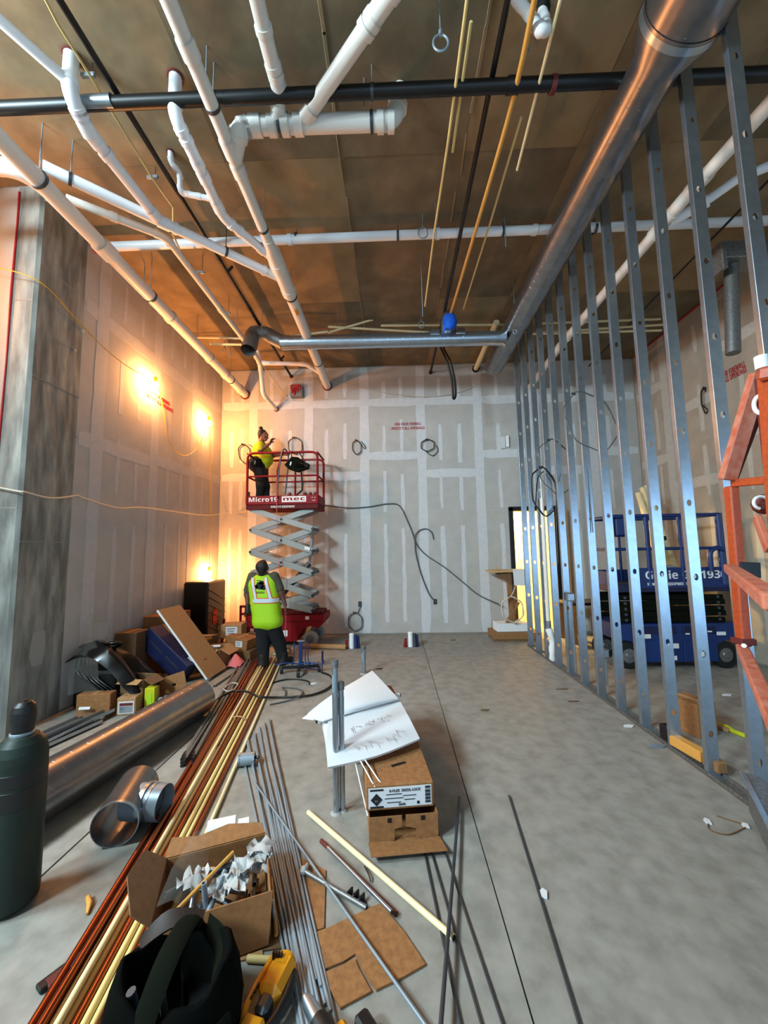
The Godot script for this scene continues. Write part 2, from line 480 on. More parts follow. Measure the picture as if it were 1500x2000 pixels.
func drywall(wall: Node3D, o: Vector3, u: Vector3, n: Vector3, cols: Array, hjs: Array, gm: Material, mm: Material, seed_: int, door := []) -> void:
	# boards between the column lines, then taped joints and filled screw lines over them
	# o: the floor end of the wall, u: along it, n: out of it; cols: joint offsets, hjs: board heights for each column
	var y := Vector3.UP
	var t := .0127
	for c in cols.size() - 1:
		var a: float = cols[c]; var b: float = cols[c + 1]
		var hs: Array = [0.02] + hjs[c] + [CEIL - .02]
		for i in hs.size() - 1:
			var lo: float = hs[i] + .003; var hi: float = hs[i + 1] - .003
			var spans := [[a + .002, b - .002, lo, hi]]
			if door.size() and i == 0:
				spans = []
				var d0: float = door[0]; var d1: float = door[1]; var dh: float = door[2]
				if b <= d0 or a >= d1: spans = [[a + .002, b - .002, lo, hi]]
				else:
					if a < d0: spans.append([a + .002, d0, lo, dh])
					if b > d1: spans.append([d1, b - .002, lo, dh])
					spans.append([a + .002, b - .002, dh, hi])
			for s in spans:
				var m := MB.new()
				var c0: Vector3 = o + u * ((s[0] + s[1]) * .5) + y * ((s[2] + s[3]) * .5) + n * (t * .5)
				m.box(Vector3(s[1] - s[0], s[3] - s[2], t), Transform3D(Basis(u, y, u.cross(y)), c0), .002)
				put("drywall_panel", m, gm, wall)
			if i > 0 and hjs[c].size():
				put("joint_compound", ragged(o + u * (a + .04) + y * hs[i] + n * t, y * -1.0, u, n, b - a - .08, .19, .0016, seed_ + c * 31 + i), mm, wall)
	var r := RandomNumberGenerator.new(); r.seed = seed_
	for c in range(1, cols.size() - 1):
		var y0 := .03
		if door.size() and cols[c] > door[0] - .1 and cols[c] < door[1] + .1: y0 = door[2] + .02
		put("joint_compound", ragged(o + u * cols[c] + y * y0 + n * t, u, y, n, CEIL - y0 - .03, .20, .0022, seed_ + 500 + c), mm, wall)
	for c in cols.size() - 1:
		var w: float = cols[c + 1] - cols[c]
		if w < .7: continue
		for k in [1, 2]:
			var x: float = cols[c] + w * k / 3.0 + r.randf_range(-.02, .02)
			if door.size() and x > door[0] - .1 and x < door[1] + .1: continue
			for s in [[.2, 2.3], [2.62, 3.5], [3.75, 4.6], [5.18, 5.72]]:
				put("joint_compound", ragged(o + u * x + y * (s[0] + r.randf_range(-.06, .08)) + n * t, u, y, n, s[1] - s[0] + r.randf_range(-.12, .05), .075 + r.randf_range(-.01, .02), .0014, r.randi()), mm, wall)

func build_room() -> void:
	# floor slabs with sawn control joints between them
	var fl := structure("floor")
	put("subfloor", wall_piece(MB.new(), V(-5.8, -.4, -8.6), V(5.9, -.03, 7.4)), mats.groove, fl)
	var xs := [-5.8, -5.2, -2.03, .49, 3.2, 5.9]
	var zs := [-8.6, -6.6, -1.2, 3.0, 7.4]
	for i in xs.size() - 1:
		for k in zs.size() - 1:
			var lo := V(xs[i] + (.006 if i == 2 else .004), -.05, zs[k] + .0015); var hi := V(xs[i + 1] - (.008 if i == 1 else .004), 0, zs[k + 1] - .0015)
			put("floor_slab", wall_piece(MB.new(), lo, hi), mats.floor, fl)
	# ceiling: the underside of a slab cast on boards, so each board left its own panel
	var ce := structure("ceiling")
	put("slab", wall_piece(MB.new(), V(-5.8, CEIL + .008, -8.6), V(5.9, CEIL + .3, 7.4)), mats.core, ce)
	var cx := [-5.8, -5.0, -3.9, -1.75, -.5, .81, 2.0, 3.25, 5.9]
	var cz := [-8.6, -6.1, -3.7, -1.3, 1.2, 4.2, 7.4]
	for i in cx.size() - 1:
		for k in cz.size() - 1:
			var dy := rng.randf_range(-.003, .003)
			put("concrete_panel", wall_piece(MB.new(), V(cx[i] + .001, CEIL + dy, cz[k] + .001), V(cx[i + 1] - .001, CEIL + .03, cz[k + 1] - .001)), [mats.ceiling_a, mats.ceiling_c, mats.ceiling_a, mats.ceiling_b][(i + k * 2 + (1 if i == 4 else 0)) % 4] if i != 4 else mats.ceiling_b, ce)
	for x in [-.5, .81]:   # the fins of concrete squeezed out between the boards
		for k in 14:
			var z := -8.3 + k * .62
			var w := rng.randf_range(.012, .035)
			put("concrete_fin", MB.new().bar(V(x + rng.randf_range(-.012, .012), CEIL - .003, z), V(x + rng.randf_range(-.012, .012), CEIL - .003, z + rng.randf_range(.4, .66)), w, .012, .004), mats.ceiling_c, ce)
	# back wall with the doorway behind the partition
	var wb := structure("wall_back")
	var D0 := 2.50; var D1 := 3.52; var DH := 2.66
	for s in [[LEFT - .3, D0, -.05, CEIL + .1], [D1, RIGHT + .3, -.05, CEIL + .1], [D0, D1, DH, CEIL + .1]]:
		put("wall_core", wall_piece(MB.new(), V(s[0], s[2], BACK - .2), V(s[1], s[3], BACK - .0127)), mats.core, wb)
	drywall(wb, V(LEFT, 0, BACK - .0127), Vector3.RIGHT, Vector3.BACK, [.0, .74, 2.0, 3.26, 4.53, 5.80, 7.06, 8.30, 9.3],
		[[3.46, 5.11], [3.88, 5.11], [3.45, 5.11], [3.88, 5.11], [3.46, 5.11], [3.87, 5.11], [3.47, 5.11], [3.87, 5.11]], mats.gypsum, mats.mud, 100, [D0 - LEFT, D1 - LEFT, DH])
	lettering("ONE HOUR FIREWALL", .062, .003, at(V(0.343,4.596,-8.396), 0), mats.stencil, wb, .60, true, "stencil_lettering")
	lettering("PROTECT ALL OPENINGS", .062, .003, at(V(0.341,4.496,-8.396), 0), mats.stencil, wb, .74, true, "stencil_lettering")
	put("scratch_mark", MB.new().bar(V(-.071,4.537,-8.398), V(-.079,4.454,-8.398), .012, .003), mats.stencil, wb)
	# left drywall, from the back corner to the concrete column
	var wl := structure("wall_left")
	put("wall_core", wall_piece(MB.new(), V(LEFT - .25, -.05, BACK - .2), V(LEFT - .0127, CEIL + .1, -4.5)), mats.core, wl)
	drywall(wl, V(LEFT - .0127, 0, -4.5), Vector3.FORWARD, Vector3.RIGHT, [.0, .33, 1.53, 2.72, 3.91], [[3.25, 5.0], [3.27, 5.0], [3.33, 5.0], [3.4, 5.0]], mats.gypsum, mats.mud_soft, 300)
	lettering("ONE HOUR FIREWALL", .062, .003, at(V(-3.897,4.397,-6.112), 90), mats.stencil, wl, .60, true, "stencil_lettering")
	lettering("PROTECT ALL OPENINGS", .062, .003, at(V(-3.897,4.308,-6.132), 90), mats.stencil, wl, .74, true, "stencil_lettering")
	# concrete column, its caulked joint and the drywall that meets it
	var co := structure("wall_column")
	var h := CEIL
	var ch := .03
	put("column", MB.new().plate([Vector2(LEFT - .8, 3.86), Vector2(LEFT - ch, 3.86), Vector2(LEFT, 3.86 + ch), Vector2(LEFT, 4.5), Vector2(LEFT - .8, 4.5)], h, Transform3D(Basis(Vector3.RIGHT, Vector3.FORWARD, Vector3.UP), Vector3.ZERO)), mats.concrete, co)
	for y in [1.95, 3.75, 5.05]:
		put("form_seam", MB.new().box(V(.004, .012, .62), at(V(LEFT + .001, y, -4.2))), mats.core, co)
	for y in [2.3, 4.6]:
		put("form_seam", MB.new().box(V(.27, .012, .004), at(V(LEFT - .16, y, -3.86))), mats.core, co)
	for q in [[V(-3.93,6.18,-4.374), .02], [V(-3.89,5.821,-3.89), .014], [V(-3.89,4.613,-4.488), .02], [V(-3.89,4.305,-4.394), .015]]:
		put("form_tie", MB.new().ball(q[0], Vector3.ONE * q[1], 8), mats.mud, co)
	put("mortar_patch", ragged(V(LEFT + .0005, .62, -4.18), Vector3.FORWARD, Vector3.UP, Vector3.RIGHT, .36, .17, .004, 77), mats.patch_grey, co)
	put("mortar_patch", ragged(V(LEFT + .0005, 1.35, -4.32), Vector3.FORWARD, Vector3.UP, Vector3.RIGHT, .22, .06, .003, 78), mats.patch_grey, co)
	var wn := structure("wall_return")
	put("wall_core", wall_piece(MB.new(), V(-5.7, -.05, -4.3), V(LEFT - .26, CEIL + .1, -3.87)), mats.core, wn)
	for i in 1:
		put("drywall_panel", MB.new().box(V(1.21, CEIL - .03, .0127), at(V(LEFT - .27 - .61 - 1.22 * i, CEIL * .5, -3.8635)), .002), mats.gypsum, wn)
	put("red_caulk", MB.new().tube([V(LEFT - .27, .02, -3.855), V(LEFT - .262, 1.4, -3.855), V(LEFT - .272, 2.9, -3.855), V(LEFT - .264, 3.9, -3.855), V(LEFT - .272, 4.7, -3.855), V(LEFT - .266, 5.5, -3.855), V(LEFT - .27, 5.9, -3.855)], [.009, .008, .012, .009, .013, .010, .012], 8), mats.red_caulk, wn)
	# right wall beyond the partition
	var wr := structure("wall_right")
	for s in [[BACK - .2, -.4, -.05, CEIL + .1], [2.9, 7.3, -.05, CEIL + .1], [-.4, 2.9, -.05, .35], [-.4, 2.9, 2.75, CEIL + .1]]:
		put("wall_core", wall_piece(MB.new(), V(RIGHT + .0127, s[2], s[0]), V(RIGHT + .3, s[3], s[1])), mats.core, wr)
	var w4 := structure("window_4")
	put("pane", wall_piece(MB.new(), V(RIGHT + .2, .35, -.4), V(RIGHT + .21, 2.75, 2.9)), mats.glass, w4)
	drywall(wr, V(RIGHT + .0127, 0, BACK), Vector3.BACK, Vector3.LEFT, [.0, .9, 2.12, 3.34, 4.56, 5.78, 7.0, 7.9], [[3.5, 5.0], [2.9, 4.3], [3.5, 5.0], [2.9, 4.3], [3.5, 5.0], [2.9, 4.3], [3.5, 5.0]], mats.gypsum_tan, mats.mud_tan, 400)
	lettering("ONE HOUR FIREWALL", .09, .003, at(V(5.397,4.534,-6.088), -90), mats.stencil, wr, .62, true, "stencil_lettering")
	lettering("PROTECT ALL OPENINGS", .09, .003, at(V(5.397,4.437,-6.099), -90), mats.stencil, wr, .66, true, "stencil_lettering")
	put("red_caulk", MB.new().tube([V(RIGHT - .01, CEIL - .02, -8.3), V(RIGHT - .01, CEIL - .02, -3.0)], .016, 6), mats.red_caulk, wr)
	var wp := structure("wall_pilaster")
	put("pilaster", wall_piece(MB.new(), V(-5.4, -.02, -2.15), V(-4.52, CEIL - .02, -1.95)), mats.gypsum, wp)
	# the part of the room behind the camera: side wall with a high window, shopfront
	var wf := structure("wall_front")
	for s in [[-5.7, -1.9, -.05, CEIL], [4.3, 5.6, -.05, CEIL], [-1.9, 4.3, 4.0, CEIL], [-1.9, 4.3, -.05, .4]]:
		put("wall_core", wall_piece(MB.new(), V(s[0], s[2], 7.0), V(s[1], s[3], 7.25)), mats.gypsum, wf)
	var ws := structure("wall_side")
	for s in [[-4.3, -1.45, -.05, CEIL], [-.05, 1.25, -.05, CEIL], [2.65, 7.25, -.05, CEIL], [-1.45, -.05, -.05, 4.7], [-1.45, -.05, 5.7, CEIL], [1.25, 2.65, -.05, 4.7], [1.25, 2.65, 5.7, CEIL]]:
		put("wall_core", wall_piece(MB.new(), V(-5.65, s[2], s[0]), V(-5.4, s[3], s[1])), mats.gypsum, ws)
	var w1 := structure("window_1")
	put("pane", wall_piece(MB.new(), V(-5.56, 4.7, 1.25), V(-5.55, 5.7, 2.65)), mats.glass, w1)
	var w3 := structure("window_3")
	put("pane", wall_piece(MB.new(), V(-5.56, 4.7, -1.45), V(-5.55, 5.7, -.05)), mats.glass, w3)
	var w2 := structure("window_2")
	put("pane", wall_piece(MB.new(), V(-1.9, .4, 7.1), V(4.3, 4.0, 7.11)), mats.glass, w2)
	# doorway at the back, and the lit room it opens on
	var d := structure("door_1")
	for q in [[V(D0 - .02, 0, BACK - .22), V(D0 + .075, DH, BACK + .03)], [V(D1 - .075, 0, BACK - .22), V(D1 + .02, DH, BACK + .03)], [V(D0 - .02, DH - .075, BACK - .22), V(D1 + .02, DH + .02, BACK + .03)]]:
		var s: Vector3 = q[1] - q[0]
		put("frame", MB.new().box(s, at((q[0] + q[1]) * .5), .004), mats.black, d)
	put("pane", MB.new().box(V(D1 - D0 - .15, DH - .1, .008), at(V((D0 + D1) * .5, DH * .5 - .04, BACK - .1))), mats.glass, d)
	var wy := structure("wall_beyond")
	put("lit_wall", wall_piece(MB.new(), V(D0 - 1.2, -.05, BACK - 2.0), V(D1 + 1.2, 3.2, BACK - 1.9)), mats.glow_wall, wy)
	put("lit_wall", wall_piece(MB.new(), V(D0 - 1.3, -.05, BACK - 2.0), V(D0 - 1.2, 3.2, BACK - .2)), mats.glow_wall, wy)
	put("lit_wall", wall_piece(MB.new(), V(D1 + 1.2, -.05, BACK - 2.0), V(D1 + 1.3, 3.2, BACK - .2)), mats.glow_wall, wy)
	put("lit_ceiling", wall_piece(MB.new(), V(D0 - 1.3, 3.2, BACK - 2.0), V(D1 + 1.3, 3.3, BACK - .2)), mats.glow_wall, wy)
	put("lit_floor", wall_piece(MB.new(), V(D0 - 1.3, -.1, BACK - 2.0), V(D1 + 1.3, -.0, BACK - .2)), mats.wood_pale, wy)
	var o := OmniLight3D.new(); o.name = "room_beyond_light"; o.position = V(2.2, 2.7, BACK - 1.0); o.light_color = Color(1, .84, .55); o.light_energy = 26.0
	o.omni_range = 20; o.omni_attenuation = 2.0; o.light_size = .1; o.shadow_enabled = true
	add_child(o)
	put("lamp_globe", MB.new().ball(V(2.2, 2.7, BACK - 1.0), Vector3.ONE * .09, 14), mats.bulb, wy)

# ---------------------------------------------------------------- partition
const ORD := ["first", "second", "third", "fourth", "fifth", "sixth", "seventh", "eighth", "ninth", "tenth", "eleventh", "twelfth", "thirteenth", "fourteenth"]

func stud_mesh(h: float, w: float, d: float, holes: Array) -> ArrayMesh:
	# cold-formed C stud standing at the origin: web towards +z, flanges going back, knockouts cut through the web
	var m := MB.new()
	var r := .004
	var hx := w * .5
	var t := .0016
	var y := 0.0
	for hy in holes:
		if hy + .09 > h: break
		_web(m, hx - r, y, hy - .07, 0.0, -t)
		# the knockout: an octagon-ended slot
		var ring := []; var rect := []
		for k in 12:
			var a := TAU * k / 12 + TAU / 24
			ring.append(Vector2(cos(a) * .019, hy + sin(a) * .028))
			var q := Vector2(cos(a), sin(a)); q /= max(absf(q.x), absf(q.y))
			rect.append(Vector2(q.x * (hx - r), hy + q.y * .07))
		for k in 12:
			var a: Vector2 = ring[k]; var b: Vector2 = ring[(k + 1) % 12]; var c: Vector2 = rect[(k + 1) % 12]; var e: Vector2 = rect[k]
			m.quad(Vector3(a.x, a.y, 0), Vector3(e.x, e.y, 0), Vector3(c.x, c.y, 0), Vector3(b.x, b.y, 0))
			m.quad(Vector3(b.x, b.y, -t), Vector3(c.x, c.y, -t), Vector3(e.x, e.y, -t), Vector3(a.x, a.y, -t))
			m.quad(Vector3(a.x, a.y, 0), Vector3(b.x, b.y, 0), Vector3(b.x, b.y, -t), Vector3(a.x, a.y, -t))
			if absf(e.x - c.x) > .0001 and absf(e.y - c.y) > .0001:   # fill the rectangle's corner
				var k2 := Vector2(signf(e.x + c.x) * (hx - r), hy + signf(e.y + c.y - 2 * hy) * .07)
				m.tri(Vector3(e.x, e.y, 0), Vector3(k2.x, k2.y, 0), Vector3(c.x, c.y, 0))
		y = hy + .07
	_web(m, hx - r, y, h, 0.0, -t)
	for s in [-1.0, 1.0]:
		var X: float = hx * s
		# rounded corner, flange, stiffening lip
		var pts := [Vector2((hx - r) * s, 0), Vector2(X - r * .3 * s, -r * .3), Vector2(X, -r), Vector2(X, -d), Vector2(X - .009 * s, -d), Vector2(X - .009 * s, -d + t), Vector2(X - t * s, -d + t), Vector2(X - t * s, -r), Vector2((hx - r) * s, -t)]
		for i in pts.size() - 1:
			var a: Vector2 = pts[i]; var b: Vector2 = pts[i + 1]
			var A := Vector3(a.x, 0, a.y); var B := Vector3(b.x, 0, b.y); var U := Vector3(0, h, 0)
			if s > 0: m.quad(A, B, B + U, A + U)
			else: m.quad(B, A, A + U, B + U)
	return m.done()

func _web(m: MB, hx: float, y0: float, y1: float, z0: float, z1: float) -> void:
	m.quad(Vector3(-hx, y0, z0), Vector3(hx, y0, z0), Vector3(hx, y1, z0), Vector3(-hx, y1, z0))
	m.quad(Vector3(hx, y0, z1), Vector3(-hx, y0, z1), Vector3(-hx, y1, z1), Vector3(hx, y1, z1))

func build_partition() -> void:
	var w := .095
	var holes := []
	for k in 10: holes.append(.31 + .61 * k)
	var full := stud_mesh(CEIL - .012, w, .04, holes)
	var zs := []
	for k in 16: zs.append(-7.28 + .404 * k)
	for k in 15:
		if k == 14: continue
		var lab: String = "galvanized steel partition stud, %s from the end by the wooden bench" % ORD[k] if k < 12 else ["", "", "", "", "", "", "", "", "", "", "", "", "galvanized steel partition stud just left of the orange guard rail", "galvanized steel partition stud behind the orange mast at the frame edge"][k]
		var o := MeshInstance3D.new(); o.mesh = full; o.material_override = mats.galv; o.name = numbered("steel_stud")
		add_child(o); o.position = V(PART + w * .5, .003, zs[k])
		tag(o, lab, "stud", "studs of the open partition")
	# floor and ceiling tracks
	var t := thing("floor_track", "long galvanized floor track under the row of partition studs", "track", V(PART + w * .5, 0, -4.4))
	put("web", wall_piece(MB.new(), V(PART - .006, .0, -7.34), V(PART + w + .006, .003, -1.2)), mats.galv_dull, t)
	for x in [PART - .006, PART + w + .003]:
		put("flange", wall_piece(MB.new(), V(x, .0, -7.34), V(x + .003, .032, -1.2)), mats.galv_dull, t)
	var t2 := thing("ceiling_track", "long galvanized ceiling track above the row of partition studs", "track", V(PART + w * .5, CEIL - .05, -4.4))
	put("web", wall_piece(MB.new(), V(PART - .008, CEIL - .008, -7.34), V(PART + w + .008, CEIL - .003, -1.2)), mats.galv_dull, t2)
	for x in [PART - .008, PART + w + .004]:
		put("flange", wall_piece(MB.new(), V(x, CEIL - .06, -7.34), V(x + .004, CEIL - .004, -1.2)), mats.galv_dull, t2)

# ---------------------------------------------------------------- pipework under the slab
func bend(a: Vector3, c: Vector3, b: Vector3, n := 7) -> Array:
	var o := []
	for i in n + 1:
		var t := float(i) / n
		o.append(a.lerp(c, t).lerp(c.lerp(b, t), t))
	return o

func pipe_run(called: String, label: String, category: String, pts: Array, r: float, m: Material, hubs := [], group := "", sweep := 1.8) -> Node3D:
	# a run of pipe: straight lengths, an elbow with its two sockets at each turn, couplings at hubs [length number, share]
	var t := thing(called, label, category, (pts[0] + pts[-1]) * .5, group)
	var n := pts.size()
	var cut := []
	for i in n:
		var c := 0.0
		if i > 0 and i < n - 1:
			var d1: Vector3 = (pts[i] - pts[i - 1]); var d2: Vector3 = (pts[i + 1] - pts[i])
			c = min(r * sweep * 1.3, min(d1.length(), d2.length()) * .46)
		cut.append(c)
	for i in n - 1:
		var d: Vector3 = (pts[i + 1] - pts[i]).normalized()
		var a: Vector3 = pts[i] + d * cut[i]; var b: Vector3 = pts[i + 1] - d * cut[i + 1]
		put("pipe", MB.new().tube([a, b], r, 20), m, t)
		for h in hubs:
			if h[0] == i:
				var c: Vector3 = pts[i].lerp(pts[i + 1], h[1])
				var L: float = h[2] if h.size() > 2 else r * 1.6
				put("coupling", MB.new().tube([c - d * (L * .5 + .002), c - d * L * .5, c + d * L * .5, c + d * (L * .5 + .002)], [r * 1.02, r * 1.19, r * 1.19, r * 1.02], 20, false), m, t)
	for i in range(1, n - 1):
		var d1: Vector3 = (pts[i] - pts[i - 1]).normalized(); var d2: Vector3 = (pts[i + 1] - pts[i]).normalized()
		var a: Vector3 = pts[i] - d1 * cut[i]; var b: Vector3 = pts[i] + d2 * cut[i]
		var e := put("elbow", MB.new().tube(bend(a, pts[i], b), r * 1.07, 20), m, t)
		put("socket", MB.new().tube([a - d1 * r * .35, a + d1 * r * .45], r * 1.2, 20), m, e)
		put("socket", MB.new().tube([b - d2 * r * .45, b + d2 * r * .35], r * 1.2, 20), m, e)
	return t

func sleeve(t: Node3D, p: Vector3, n: Vector3, r: float, m: Material) -> void:
	put("wall_sleeve", MB.new().pipe_open(p, p + n * .03, r * 1.28, r * 1.02, 24), m, t)

func branch(t: Node3D, a: Vector3, b: Vector3, r: float, m: Material, called := "branch") -> void:
	put(called, MB.new().tube([a, b], r, 20), m, t)
	var d := (b - a).normalized()
	put("coupling", MB.new().tube([b - d * (r * .5 + .002), b - d * r * .5, b + d * r * .9, b + d * (r * .9 + .002)], [r * 1.02, r * 1.15, r * 1.15, r * 1.02], 20, false), m, t)

func hanger(p: Vector3, ax: Vector3, r: float, label: String, rod_mat: Material, top := CEIL) -> void:
	# threaded rod from the slab and a strap round the pipe
	var t := thing("pipe_hanger", label, "hanger", V(p.x, top, p.z), "rod hangers under the slab")
	put("rod", MB.new().tube([V(p.x, top, p.z), V(p.x, p.y + r, p.z)], .0055, 6), rod_mat, t)
	put("strap", MB.new().pipe_open(p - ax * .014, p + ax * .014, r * 1.1, r * 1.01, 22), mats.steel_dark, t)
	put("nut", MB.new().tube([V(p.x, p.y + r * 1.05, p.z), V(p.x, p.y + r * 1.05 + .02, p.z)], .014, 6), mats.zinc, t)

func clevis(p: Vector3, r: float, label: String, top := CEIL) -> void:
	# rod ending in an empty split ring
	var t := thing("clevis_hanger", label, "hanger", V(p.x, top, p.z), "rod hangers under the slab")
	put("rod", MB.new().tube([V(p.x, top, p.z), V(p.x, p.y + r, p.z)], .006, 6), mats.zinc, t)
	put("ring", MB.new().tube(loop(p, Vector3.RIGHT * r, Vector3.UP * r * 1.25, 1.0), .009, 6), mats.zinc, t)
	put("nut", MB.new().tube([p + V(0, r * 1.1, 0), p + V(0, r * 1.1 + .04, 0)], .016, 6), mats.zinc, t)

func build_pipes() -> void:
	var pv: Material = mats.pvc; var pw: Material = mats.pvc_white
	var F := Vector3.FORWARD; var X := Vector3.RIGHT
	# large waste pipe along the left wall
	var A := V(-3.34, 5.38, -1.0); var B := V(-3.36, 5.38, BACK)
	var t := pipe_run("waste_pipe", "largest white waste pipe running along the left wall to the back corner", "pipe", [A, B], .084, pv, [[0, .42, .2], [0, .60, .05], [0, .77, .05], [0, .86, .05], [0, .955, .05]])
	put("wye", MB.new().tube(smooth([V(-3.35, 5.38, -3.42), V(-3.40, 5.38, -3.22), V(-3.55, 5.38, -3.12), V(-3.9, 5.38, -3.10)], 4), .076, 18), pv, t)
	put("wye", MB.new().tube([V(-3.9, 5.38, -3.10), V(-5.36, 5.38, -3.08)], .07, 18), pv, t)
	sleeve(t, B + V(0, 0, .002), Vector3.BACK, .084, mats.rust_red)
	hanger(V(-3.34, 5.38, -3.25), F, .084, "strap hanger on the largest waste pipe, in front of the concrete column", mats.zinc)
	hanger(V(-3.35, 5.38, -4.95), F, .084, "strap hanger on the largest waste pipe, just past the concrete column", mats.zinc)
	hanger(V(-3.36, 5.38, -7.6), F, .084, "strap hanger on the largest waste pipe, by the back wall", mats.zinc)
	# main drain down the middle: 100 mm, then 150 mm past its wyes
	A = V(-1.47, 5.55, -1.6); B = V(-1.47, 5.55, -4.25)
	t = pipe_run("drain_pipe", "white drain pipe down the middle of the ceiling that the branches join", "pipe", [A, B], .058, pv, [[0, .33, .12], [0, .60, .16], [0, .68, .12]])
	put("reducing_wye", MB.new().tube([B, B + V(0, 0, -.12), B + V(0, 0, -.2), B + V(0, 0, -.95)], [.066, .068, .098, .098], 22), pv, t)
	put("coupling", MB.new().tube([V(-1.47, 5.55, -4.62), V(-1.47, 5.55, -4.72)], .105, 22), pv, t)
	put("coupling", MB.new().tube([V(-1.47, 5.55, -5.12), V(-1.47, 5.55, -5.24)], .105, 22), pv, t)
	put("pipe", MB.new().tube([V(-1.47, 5.55, -5.1), V(-1.47, 5.53, BACK)], .085, 22), pv, t)
	for z in [-7.35, -7.9]:
		put("coupling", MB.new().tube([V(-1.47, 5.54, z), V(-1.47, 5.54, z - .05)], .095, 22), pv, t)
	put("yellow_sticker", MB.new().box(V(.05, .012, .13), at(V(-1.44, 5.462, -5.55), 0, 0, 18)), mats.tool_yellow, t)
	sleeve(t, V(-1.47, 5.53, BACK + .002), Vector3.BACK, .085, mats.rust_red)
	hanger(V(-1.47, 5.55, -2.86), F, .058, "strap hanger on the middle drain, where it passes under the black main", mats.zinc)
	hanger(V(-1.47, 5.55, -4.1), F, .058, "strap hanger on the middle drain, just before its big wye", mats.zinc)
	hanger(V(-1.47, 5.55, -5.3), F, .085, "strap hanger on the middle drain, just past its big wye", mats.zinc)
	hanger(V(-1.47, 5.54, -7.3), F, .085, "strap hanger on the middle drain, behind the silver cross duct", mats.zinc)
	# left drain: comes in under the largest pipe, turns to the back wall
	t = pipe_run("drain_pipe", "slim white drain pipe between the largest pipe and the middle drain, dropping at the wall", "pipe", [V(-3.40, 5.55, -3.617), V(-2.66, 5.55, -4.16), V(-2.60, 5.55, -6.95), V(-2.652,5.56,-7.35), V(-2.722,5.107,-7.75), V(-2.64, 5.02, BACK)], .043, pv, [[0, .45], [1, .5]])
	sleeve(t, V(-2.64, 5.02, BACK + .002), Vector3.BACK, .045, mats.rust_red)
	t = pipe_run("drain_pipe", "white drain pipe slanting from the largest waste pipe to the middle drain", "pipe", [V(-3.335, 5.55, -3.275), V(-1.50, 5.55, -4.92)], .056, pw, [[0, .42, .12], [0, .47, .03], [0, .9, .04]])
	hanger(V(-3.18, 5.55, -3.414), V(.74, 0, -.67), .056, "strap hanger on the slanting drain, close to the largest waste pipe", mats.zinc)
	hanger(V(-2.05, 5.55, -4.42), V(.74, 0, -.67), .056, "strap hanger on the slanting drain, close to the middle drain", mats.steel_dark)
	var sv := V(-2.791,6.048,-7.6)
	pipe_run("stack_pipe", "white pipe behind the duct elbow, dropping from the ceiling then level to the middle drain", "pipe", [V(sv.x, CEIL, sv.z), V(-2.764,5.722,-7.6), V(-1.775,5.668,-7.6), V(-1.50, 5.54, -7.8)], .042, pw, [[1, .12, .06], [1, .9, .06]], "", 1.5)
	# stack offsets from the floor above
	var c := V(-2.636,5.98,-2.763)
	t = pipe_run("stack_pipe", "white stack pipe that elbows out of the ceiling at the top left corner", "pipe", [c, V(c.x, 5.62, c.z), V(-2.654,5.55,-2.989), V(-2.60, 5.55, -3.93)], .055, pw, [[1, .95, .1], [2, .04, .09], [2, .22, .06], [2, .9, .1]], "", 1.6)
	put("branch", MB.new().tube([V(c.x, 5.72, c.z), V(-2.827,5.72,-2.377), V(-3.007,5.72,-2.142)], .042, 18), pw, t)
	put("slab_sleeve", MB.new().pipe_open(c + V(0, -.012, 0), c + V(0, .0, 0), .068, .056), mats.rust_red, t)
	c = V(-1.852,5.98,-2.943)
	t = pipe_run("stack_pipe", "white stack pipe dropping from a red ringed hole behind the black main", "pipe", [c, V(c.x, 5.60, c.z), V(-1.838,5.56,-3.234), V(-1.861,5.55,-3.927), V(-1.50, 5.55, -4.55)], .052, pw, [[2, .1, .03], [2, .32, .1], [2, .78, .12], [3, .3, .05], [3, .75, .07]], "", 1.6)
	put("slab_sleeve", MB.new().pipe_open(c + V(0, -.014, 0), c, .068, .053), mats.rust_red, t)
	c = V(-2.266,5.98,-3.565)
	t = pipe_run("trap_pipe", "small white trap pipe twisting down from the ceiling to the stack pipe", "pipe", [c, V(-2.261,5.86,-3.574), V(-2.204,5.82,-3.638), V(-2.224,5.64,-3.694), V(-2.071,5.57,-3.661), V(-1.863,5.55,-3.698)], .027, pw, [[4, .3], [4, .8]], "", 1.5)
	put("slab_sleeve", MB.new().pipe_open(c + V(0, -.012, 0), c, .038, .028), mats.rust_red, t)
	# manifold with two risers, joining the middle drain
	var m0 := V(-1.262,5.68,-3.119); var m1 := V(0.078,5.68,-3.138)
	t = pipe_run("drain_manifold", "thick white header pipe crossing below the black main, its end turned up through the slab", "pipe", [V(-1.47, 5.56, -3.3), V(-1.34, 5.62, -3.10), m0, m1, V(m1.x + .05, CEIL, m1.z + .02)], .074, pv, [[2, .06, .07], [2, .16, .07], [2, .25, .07], [2, .34, .08], [2, .97, .06]], "", 1.5)
	var m2 := m0.lerp(m1, .18)
	t = pipe_run("riser_pipe", "shorter white pipe rising from the header pipe and kinking at the black main", "pipe", [m2, V(-.912,5.74,-2.91), V(-.92,5.74,-2.628), V(-.909,5.74,-2.212)], .056, pv, [[1, .04, .1]], "", 1.6)
	m2 = m0.lerp(m1, .36)
	t = pipe_run("riser_pipe", "long straight white pipe slanting up from the header pipe to the top edge", "pipe", [m2, V(-.041,5.74,-2.446), V(0.176,5.74,-2.232)], .063, pv, [[0, .12, .1], [0, .93, .05]])
	hanger(m0.lerp(m1, .84), X, .074, "strap hanger on the white header pipe near its turned-up end", mats.zinc)
	hanger(m0.lerp(m1, .21), X, .074, "strap hanger on the white header pipe near the middle drain", mats.zinc)
